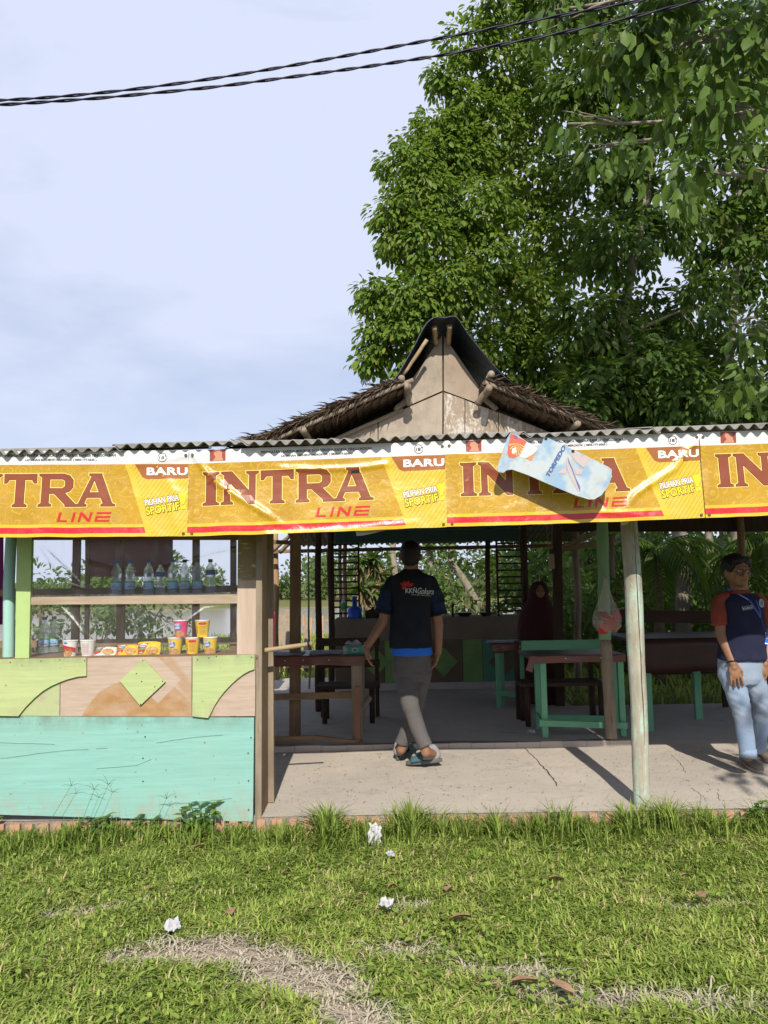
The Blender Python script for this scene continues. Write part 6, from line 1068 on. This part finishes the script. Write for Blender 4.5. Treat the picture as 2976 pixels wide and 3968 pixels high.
B.cap([A(1514, 2258), eL, wL], [.048, .040, .028]); B.cap([A(1672, 2258), eR, wR], [.048, .041, .028]); hand(B, wL, A(1424, 2545, -.06)-wL, (1, .1, -.1), (.1, -1, 0), .95, .3); hand(B, wR, A(1680, 2590, -.01)-wR, (-1, .1, -.2), (-.3, 1, 0), .95, .25)
B.cap([hipL, knN, anN], [.062, .044, .036]); B.cap([hipR, knF, anF], [.062, .044, .036]); B.cap([anN, nh+Vector((0, 0, .09)), nh.lerp(nt_, .4)+Vector((0, 0, .07)), nh.lerp(nt_, .8)+Vector((0, 0, .05))], [.036, .030, .03, .026]); B.cap([anF, fh+Vector((0, 0, .075)), fh.lerp(ft_, .5)+Vector((0, 0, .06)), fh.lerp(ft_, .85)+Vector((0, 0, .05))], [.036, .030, .03, .026])
B.grow('body', M['skin'], P1, .0045, 2)
H = Org(); H.ell(A(1590, 2138, -.004), (.083, .101, .093)); H.ell(A(1590, 2152, -.03), (.076, .075, .092)); H.grow('hair', M['hair'], P1, .007, 3, lambda c: .003*mnoise.noise((c.x*90, c.y*90, c.z*60)))
S = Org(); S.loft(rings([(1593, 2206, 33, .062, 0), (1593, 2216, 42, .068, 0), (1593, 2227, 66, .085, 0), (1594, 2240, 82, .10, 0), (1594, 2270, 83, .115, 0), (1593, 2330, 79, .122, 0), (1591, 2410, 79, .12, 0), (1590, 2470, 83, .122, 0), (1592, 2510, 83, .125, 0)], Y1)); S.cap([A(1520, 2258), A(1492, 2330, -.01)], [.056, .06]); S.cap([A(1668, 2258), A(1694, 2330, .005)], [.056, .06])
shirt = S.grow('t_shirt', M['navy'], P1, .008, 5, wrinkle(.006, 9, 6, 3))
for nm, p0, p1, r0, r1 in (('sleeve', A(1503, 2285, -.005), A(1485, 2376, -.02), .058, .066), ('sleeve', A(1680, 2285, 0), A(1701, 2380, .01), .058, .066)):
    s_ = Org(); s_.tube([p0, p0.lerp(p1, .5), p1], [r0, (r0+r1)/2, r1], 18); sl_ = s_.grow(nm, M['sleeve'], P1, .008, 3, wrinkle(.005, 11, 7, p0.x)); d_ = (p1-p0).normalized(); s_ = Org(); s_.tube([p1-d_*.02, p1+d_*.004], [r1*1.02, r1*1.03], 18); s_.obj('cuff', M['navy'], sl_, True)
S = Org(); S.loft(rings([(1593, 2480, 73, .112, 0), (1594, 2515, 77, .117, 0), (1596, 2538, 81, .121, 0)], Y1)); S.grow('undershirt_hem', M['royal'], P1, .007, 3, wrinkle(.004, 10, 4, 8))
Tt = Org(); Tt.loft(rings([(1596, 2500, 66, .1, 0), (1597, 2560, 75, .113, 0), (1598, 2610, 75, .116, 0), (1599, 2640, 66, .1, 0)], Y1)); Tt.tube([hipL, hipL.lerp(knN, .5), knN, knN.lerp(anN, .5), anN+Vector((0, 0, .04))], [.088, .080, .066, .058, .056], 18); Tt.ell(knN, (.066,)*3); Tt.ell(hipL, (.088,)*3); Tt.tube([hipR, hipR.lerp(knF, .5), knF, knF.lerp(anF, .5), anF+Vector((0, 0, .04))], [.088, .078, .064, .057, .055], 18); Tt.ell(knF, (.064,)*3); Tt.ell(hipR, (.088,)*3)
def tw(c): 
    k = max(0, 1-abs(c.z-.72)/.22)*.010*mnoise.noise((c.x*9, c.y*9, c.z*30)); return k+.006*mnoise.noise((c.x*14, c.y*9, c.z*7))
Tt.grow('trousers', M['grey_cloth'], P1, .008, 3, tw)
for q0, q1, lz in ((nh, nt_, .055), (fh, ft_, .03)):
    s_ = Org(); s_.cap([q0+Vector((0, 0, .045+lz*.7)), q0.lerp(q1, .35)+Vector((0, 0, .05+lz*.45)), q0.lerp(q1, .9)+Vector((0, 0, .055))], [.043, .042, .036]); s_.cap([q0+Vector((0, 0, .05+lz*.7)), q0.lerp(q1, .12)+Vector((0, 0, .085+lz*.6))], [.042, .043]); s_.grow('sock', M['sock'], P1, .006, 3)
a_ = (nt_-nh).normalized(); slide(P1, (nh.x-a_.x*.055, nh.y-a_.y*.055), (nt_.x+a_.x*.06, nt_.y+a_.y*.06), FZ+.004, .03, .105); a_ = (ft_-fh).normalized(); slide(P1, (fh.x-a_.x*.05, fh.y-a_.y*.05), (ft_.x+a_.x*.05, ft_.y+a_.y*.05), FZ+.003, 0, .105)
dg = bpy.context.evaluated_depsgraph_get()
def onto(o, base, fn, lift):                                  # print carried on cloth: drop each point straight back onto the surface
    me = o.data; bv = BVHTree.FromPolygons([v.co+base for v in me.vertices], [tuple(p.vertices) for p in me.polygons])
    def g(x, y):
        p = fn(x, y); r = bv.ray_cast(Vector((p.x, p.y-1, p.z)), Vector((0, 1, 0))); return (r[0] if r[0] else p)-Vector((0, lift, 0))
    return g
zs_ = lambda x, y: A(1380+x/4.0225, 2050+y/4.0225); bs = P1.location
M['red_print'] = flat('red print', (.50, .035, .03), .7); M['grey_print'] = flat('grey print', (.50, .52, .52), .7); M['blue_print'] = flat('pale blue print', (.10, .2, .34), .7)
pet = []
for a0, l, ww in ((2.55, 120, 30), (2.0, 105, 30), (1.25, 105, 30), (.5, 120, 30), (3.3, 85, 26)):
    ca, sa = math.cos(a0), math.sin(a0); pet.append(poly2d([[(785+ca*f*l-sa*w_*ww, -905+sa*f*l+ca*w_*ww) for f, w_ in ((.1, 0), (.45, .75), (.75, .8), (1, .1), (.75, -.8), (.45, -.75))]]))
printed('flower_print', gridcut(*join(pet), 40), onto(shirt, bs, lambda x, y: zs_(x, -y), .004), M['red_print'], shirt)
printed('lettering', gridcut(*moved(text2d('KKN', 175, 75, .02), 762, -995), 40), onto(shirt, bs, lambda x, y: zs_(x, -y), .006), M['grey_print'], shirt)
printed('lettering', gridcut(*moved(text2d('Gokura', 255, 95, .012, .3), 945, -1005, -.06), 40), onto(shirt, bs, lambda x, y: zs_(x, -y), .006), M['grey_print'], shirt)
printed('lettering', gridcut(*moved(text2d('DESAWA TEBING TINGGI OKURA', 275, 15, .01), 850, -1025, -.06), 40), onto(shirt, bs, lambda x, y: zs_(x, -y), .006), M['grey_print'], shirt)
printed('roof_print', gridcut(*poly2d([[(885, -920), (910, -903), (942, -928), (938, -933), (910, -911), (890, -925)]]), 40), onto(shirt, bs, lambda x, y: zs_(x, -y), .006), M['grey_print'], shirt); printed('wave_print', gridcut(*poly2d([[(1090, -1018), (1140, -1030), (1180, -1050), (1130, -1040)]]), 40), onto(shirt, bs, lambda x, y: zs_(x, -y), .006), M['blue_print'], shirt)
# --- man standing at the right
Y2 = 5.5; A = lambda x, y, dy=0: at(x, y, Y2+dy)
P2 = thing('person', (A(2880, 2900).x, Y2, FZ), 'person with glasses standing at the right in navy vest, rust sleeves and pale jeans', 'person')
RH = Matrix.Rotation(.12, 3, 'Z'); hc = A(2855, 2212); B = Org(); B.ell(hc+Vector((0, .01, .01)), (.078, .096, .108), RH); B.ell(hc+Vector((.006, -.022, -.055)), (.056, .065, .062), RH); f3 = lambda x, y, z: hc+RH @ Vector((x, y, z))
B.ell(f3(0, -.098, -.022), (.014, .02, .024), RH); B.ell(f3(0, -.106, -.034), (.017, .013, .011), RH); B.ell(f3(0, -.086, -.07), (.026, .012, .008), RH); B.ell(f3(0, -.08, .018), (.055, .02, .012), RH); B.ell(f3(-.078, .005, -.015), (.011, .02, .03), RH); B.ell(f3(.078, .005, -.015), (.011, .02, .03), RH); B.ell(f3(-.035, -.07, -.03), (.022, .022, .02), RH); B.ell(f3(.035, -.07, -.03), (.022, .022, .02), RH)
B.cap([A(2862, 2240, .015), A(2866, 2305, .02)], [.058, .062]); B.loft(rings([(2866, 2300, 40, .06, .01), (2868, 2325, 72, .08, 0), (2872, 2420, 72, .1, 0), (2872, 2540, 62, .09, 0), (2872, 2600, 62, .09, 0)], Y2))
eL, wL = A(2796, 2458, -.03), A(2840, 2572, -.10); eR, wR = A(2972, 2462, .02), A(2968, 2560, -.06)
B.cap([A(2790, 2335), eL, wL], [.046, .042, .029]); B.cap([A(2944, 2342), eR, wR], [.046, .042, .029]); hand(B, wL, A(2858, 2650, -.13)-wL, (.3, 1, 0), (1, -.2, 0), 1.0, .22); hand(B, wR, A(2950, 2620, -.08)-wR, (-.3, 1, 0), (-1, 0, 0), 1.0, .3)
hL, hR, kL, kR, aL, aR = A(2833, 2612), A(2912, 2612), A(2873, 2745, -.04), A(2955, 2728, .0), A(2899, 2930, -.02), A(2936, 2905, .22)
B.cap([hL, kL, aL], [.062, .044, .036]); B.cap([hR, kR, aR], [.062, .044, .036]); B.grow('body', M['skin'], P2, .0045, 2)
H = Org(); H.ell(hc+Vector((-.002, .022, .04)), (.092, .100, .088), RH); H.ell(f3(-.03, -.066, .07), (.042, .03, .022), RH); H.ell(f3(.02, -.062, .08), (.045, .03, .022), RH); H.ell(f3(.05, -.05, .07), (.03, .03, .022), RH); H.ell(f3(-.066, -.02, .03), (.02, .045, .045), RH); H.ell(f3(.066, -.02, .03), (.02, .045, .045), RH); H.grow('hair', M['hair'], P2, .007, 2, lambda c: .008*mnoise.noise((c.x*45, c.y*45, c.z*20)))
M['eye_white'] = flat('eye white', (.6, .58, .55), .3); M['frame'] = flat('glasses frame', (.03, .03, .035), .3, metal=0) if False else flat('glasses frame', (.03, .03, .035), .3)
for s_ in (-1, 1): Org().ell(f3(s_*.031, -.086, -.002), (.012, .006, .006), RH, 10).obj('eye', M['eye_white'], P2, True); Org().ell(f3(s_*.031, -.0905, -.002), (.005, .003, .005), RH, 8).obj('iris', M['black'], P2, True)
g_ = MB()
for s_ in (-1, 1): c_ = f3(s_*.036, -.102, -.008); g_.tube([c_+RH @ Vector((.029*math.cos(q), .004*abs(math.cos(q)), .024*math.sin(q))) for q in np.linspace(0, 2*math.pi, 21)], .0014, 6, False); g_.tube([f3(s_*.064, -.098, -.004), f3(s_*.08, -.01, .0)], .002, 6)
g_.tube([f3(-.008, -.105, -.004), f3(.008, -.105, -.004)], .002, 6); g_.obj('glasses', M['frame'], P2, True)
S = Org(); S.tube([A(2790, 2320), A(2788, 2370, -.01), A(2792, 2424, -.02)], [.048, .058, .062], 18); S.ell(A(2792, 2324), (.050,)*3); S.ell(A(2810, 2316), (.05, .05, .042)); S.grow('sleeve', M['rust'], P2, .008, 4, wrinkle(.005, 10, 7)); S = Org(); S.tube([A(2945, 2325), A(2956, 2375), A(2968, 2426, .02)], [.048, .058, .062], 18); S.ell(A(2942, 2328), (.05,)*3); S.ell(A(2925, 2318), (.05, .05, .042)); S.grow('sleeve', M['rust'], P2, .008, 4, wrinkle(.005, 10, 7)); Org().loft(rings([(2866, 2286, 36, .065, .015), (2867, 2305, 44, .072, .01), (2868, 2318, 60, .085, 0)], Y2)).grow('collar', M['rust'], P2, .006, 3)
S = Org(); S.loft(rings([(2868, 2300, 50, .075, .01), (2869, 2312, 66, .09, .005), (2871, 2328, 80, .112, 0), (2874, 2380, 76, .125, -.005), (2874, 2450, 82, .135, -.01), (2872, 2510, 84, .13, -.01), (2870, 2556, 88, .13, -.005)], Y2)); vest = S.grow('vest', M['navy_vest'], P2, .008, 4, wrinkle(.007, 8, 6, 5))
J = Org(); J.loft(rings([(2869, 2540, 79, .116, 0), (2869, 2580, 80, .118, 0), (2870, 2625, 77, .112, 0), (2872, 2650, 64, .095, 0)], Y2)); J.tube([hL, hL.lerp(kL, .5), kL, kL.lerp(aL, .5), aL+Vector((0, 0, .0))], [.085, .077, .062, .056, .054], 18); J.ell(hL, (.09,)*3); J.ell(kL, (.062,)*3); J.tube([hR, hR.lerp(kR, .5), kR, kR.lerp(aR, .5), aR], [.085, .075, .061, .055, .053], 18); J.ell(hR, (.09,)*3); J.ell(kR, (.061,)*3)
def jw(c):
    k = max(0, 1-abs(c.z-.62)/.2)*.009*mnoise.noise((c.x*12+c.z*9, c.y*9, c.z*26+c.x*14)); return k+.006*mnoise.noise((c.x*12, c.y*9, c.z*9))
jn = J.grow('jeans', M['jean'], P2, .008, 3, jw)
for an in (aL, aR): Org().tube([an+Vector((0, 0, -.004)), an+Vector((0, 0, .05))], [.059, .058], 20).obj('turn_up', M['jean'], jn, True)
for h_, e_ in ((flo(2893, 2962, FZ), flo(2958, 3004, FZ)), (flo(2936, 2925, FZ), flo(2990, 2968, FZ))):
    d_ = (e_-h_).normalized(); e_ = h_+d_*.27; h_ = h_-d_*.02; s_ = Org(); s_.cap([h_+Vector((0, 0, .05)), h_.lerp(e_, .45)+Vector((0, 0, .05)), h_.lerp(e_, .92)+Vector((0, 0, .03))], [.043, .043, .033]); s_.cap([h_+Vector((0, 0, .05)), h_.lerp(e_, .22)+Vector((0, 0, .085))], [.04, .043]); sh = s_.grow('shoe', M['shoe'], P2, .006, 4); sd = Vector((-d_.y, d_.x, 0)); ol = [h_.lerp(e_, .5)+d_*math.cos(q)*.155+sd*math.sin(q)*.05*(.9+.1*math.cos(q)) for q in np.linspace(0, 2*math.pi, 25)[:-1]]; MB().slab([p+Vector((0, 0, .002)) for p in ol], (0, 0, .02)).obj('sole', M['shoe_sole'], sh, bevel=.004)
    b = MB()
    for k in range(4): c = h_.lerp(e_, .38+.09*k)+Vector((0, 0, .094-.006*k)); b.tube([c-sd*.025, c+Vector((0, 0, .004)), c+sd*.025], .003, 5)
    b.obj('laces', M['shoe_sole'], sh)
# lanyard, card, name strip, badge, bracelet
M['lanyard'] = flat('blue lanyard', (.06, .08, .30), .6); M['lan_w'] = flat('pale lanyard print', (.35, .37, .5), .6); z7 = lambda x, y: A(2680+x/4.253, 2100+y/4.253)
vg = onto(vest, P2.location, lambda x, y: z7(x, -y), .004)
def strip(pts, wd, nm, m, lift=.004):
    g2 = onto(vest, P2.location, lambda x, y: z7(x, -y), lift); V = []
    for i, (x, y) in enumerate(pts):
        x1_, y1_ = pts[min(i+1, len(pts)-1)]; x0_, y0_ = pts[max(i-1, 0)]; dx, dy = x1_-x0_, y1_-y0_; l = math.hypot(dx, dy); nx_, ny_ = -dy/l*wd/2, dx/l*wd/2; V += [g2(x-nx_, -(y-ny_)), g2(x+nx_, -(y+ny_))]
    o = MB().add(V, [(2*i, 2*i+1, 2*i+3, 2*i+2) for i in range(len(pts)-1)]).obj(nm, m, vest); md = o.modifiers.new('t', 'SOLIDIFY'); md.thickness = .002; return o
lp = lambda a_, b_, n=8: [(a_[0]+(b_[0]-a_[0])*i/n, a_[1]+(b_[1]-a_[1])*i/n) for i in range(n+1)]
strip(lp((580, 760), (830, 960))+lp((850, 990), (990, 1230)), 34, 'lanyard', M['lanyard']); strip(lp((950, 960), (1000, 1130))+lp((1003, 1150), (1000, 1235), 3), 24, 'lanyard', M['lanyard']); strip(lp((640, 810), (810, 945)), 12, 'lanyard_print', M['lan_w'], .009); strip(lp((995, 1235), (1080, 1440)), 8, 'lanyard', M['lanyard'])
c = vg(1120, -1580); Rz = Matrix.Rotation(.3, 3, 'Y'); cd_ = MB(); pts = [c+Rz @ Vector(p)+Vector((0, -.008, 0)) for p in ((-.027, 0, -.042), (.027, 0, -.042), (.027, 0, .042), (-.027, 0, .042))]; cd_.slab(pts, (0, .002, 0)); cd_ = cd_.obj('name_card', M['royal'], P2); 
for nm, q, m in (('card_edge', ((-.027, -.042), (-.016, -.042), (-.016, .042), (-.027, .042)), 'lan_w'), ('card_text', ((-.014, -.036), (.022, -.034), (.022, -.026), (-.014, -.028)), 'white'), ('card_photo', ((-.008, .0), (.006, .0), (.008, .022), (-.006, .022)), 'p_skin')): MB().add([c+Rz @ Vector((x, 0, z))+Vector((0, -.0105, 0)) for x, z in q], [(0, 1, 2, 3)]).obj(nm, M[m], cd_)
fr = [(695, 1058), (860, 1036), (882, 1085), (712, 1118)]; g3 = onto(vest, P2.location, lambda x, y: z7(x, -y), .006); printed('name_strip', poly2d([[(x, -y) for x, y in fr], [(788+(x-788)*.93, -(1074+(y-1074)*.86)) for x, y in fr]]), g3, M['grey_print'], vest); printed('lettering', gridcut(*moved(text2d('M.DaffaR.R', 155, 30, .03), 708, -1103, .14), 40), g3, M['grey_print'], vest)
printed('round_badge', gridcut(*poly2d([[(1048+55*math.cos(q), -1003+68*math.sin(q)) for q in np.linspace(0, 6.28, 25)[:-1]]]), 40), g3, M['grey_print'], vest); printed('badge_centre', gridcut(*poly2d([[(1048+38*math.cos(q), -1003+48*math.sin(q)) for q in np.linspace(0, 6.28, 21)[:-1]]]), 40), onto(vest, P2.location, lambda x, y: z7(x, -y), .0085), M['blue_print'], vest)
d_ = (eL-wL).normalized(); MB().tube([wL+d_*.012+(Vector((math.cos(q), 0, 0))*.034+d_.cross(Vector((1, 0, 0))).normalized()*math.sin(q)*.034) for q in np.linspace(0, 2*math.pi, 17)], .004, 6, False).obj('bracelet', M['black'], P2, True)
# --- veiled woman in the shade
Y3 = 8.7; A = lambda x, y, dy=0: at(x, y, Y3+dy); P3 = thing('person', (A(2085, 2500).x, Y3, IZ), 'person in a dark maroon veil sitting in the shade by the kitchen counter', 'person')
B = Org(); B.ell(A(2092, 2292, -.03), (.072, .088, .105)); B.ell(A(2094, 2298, -.115), (.013, .016, .02)); B.cap([A(2088, 2320), A(2086, 2370)], [.055, .06]); B.loft(rings([(2086, 2365, 40, .08, 0), (2086, 2385, 62, .1, 0), (2086, 2480, 58, .1, 0), (2086, 2560, 60, .12, 0)], Y3)); B.grow('body', M['skin'], P3, .01, 3)
rv = [(2086, 2252, 14, .05, .02), (2086, 2262, 28, .1, .01), (2087, 2285, 36, .118, .0), (2086, 2318, 40, .118, 0), (2085, 2350, 56, .15, 0), (2086, 2385, 74, .18, 0), (2088, 2430, 82, .2, 0), (2090, 2480, 84, .22, 0)]; S = Org(); S.loft(rings(rv, Y3)); bm_ = S; vl = S.grow('veil', M['maroon'], P3, .014, 4, wrinkle(.014, 7, 4, 2)); Org().ell(A(2094, 2297, -.095), (.052, .03, .066)).obj('face', M['skin'], P3, True); S = Org(); S.loft([((A(2086, 2480).x, Y3, .95), .22, .2), ((A(2086, 2480).x, Y3-.02, .6), .24, .26), ((A(2086, 2480).x, Y3-.1, .2), .2, .28), ((A(2086, 2480).x, Y3-.1, IZ+.005), .22, .3)]); S.grow('robe', M['maroon'], P3, .016, 4, wrinkle(.014, 7, 3, 6))
for s_ in (-1, 1): Org().ell(A(2094+s_*9, 2290, -.128), (.011, .005, .006), None, 8).obj('eye', M['black'], P3, True)
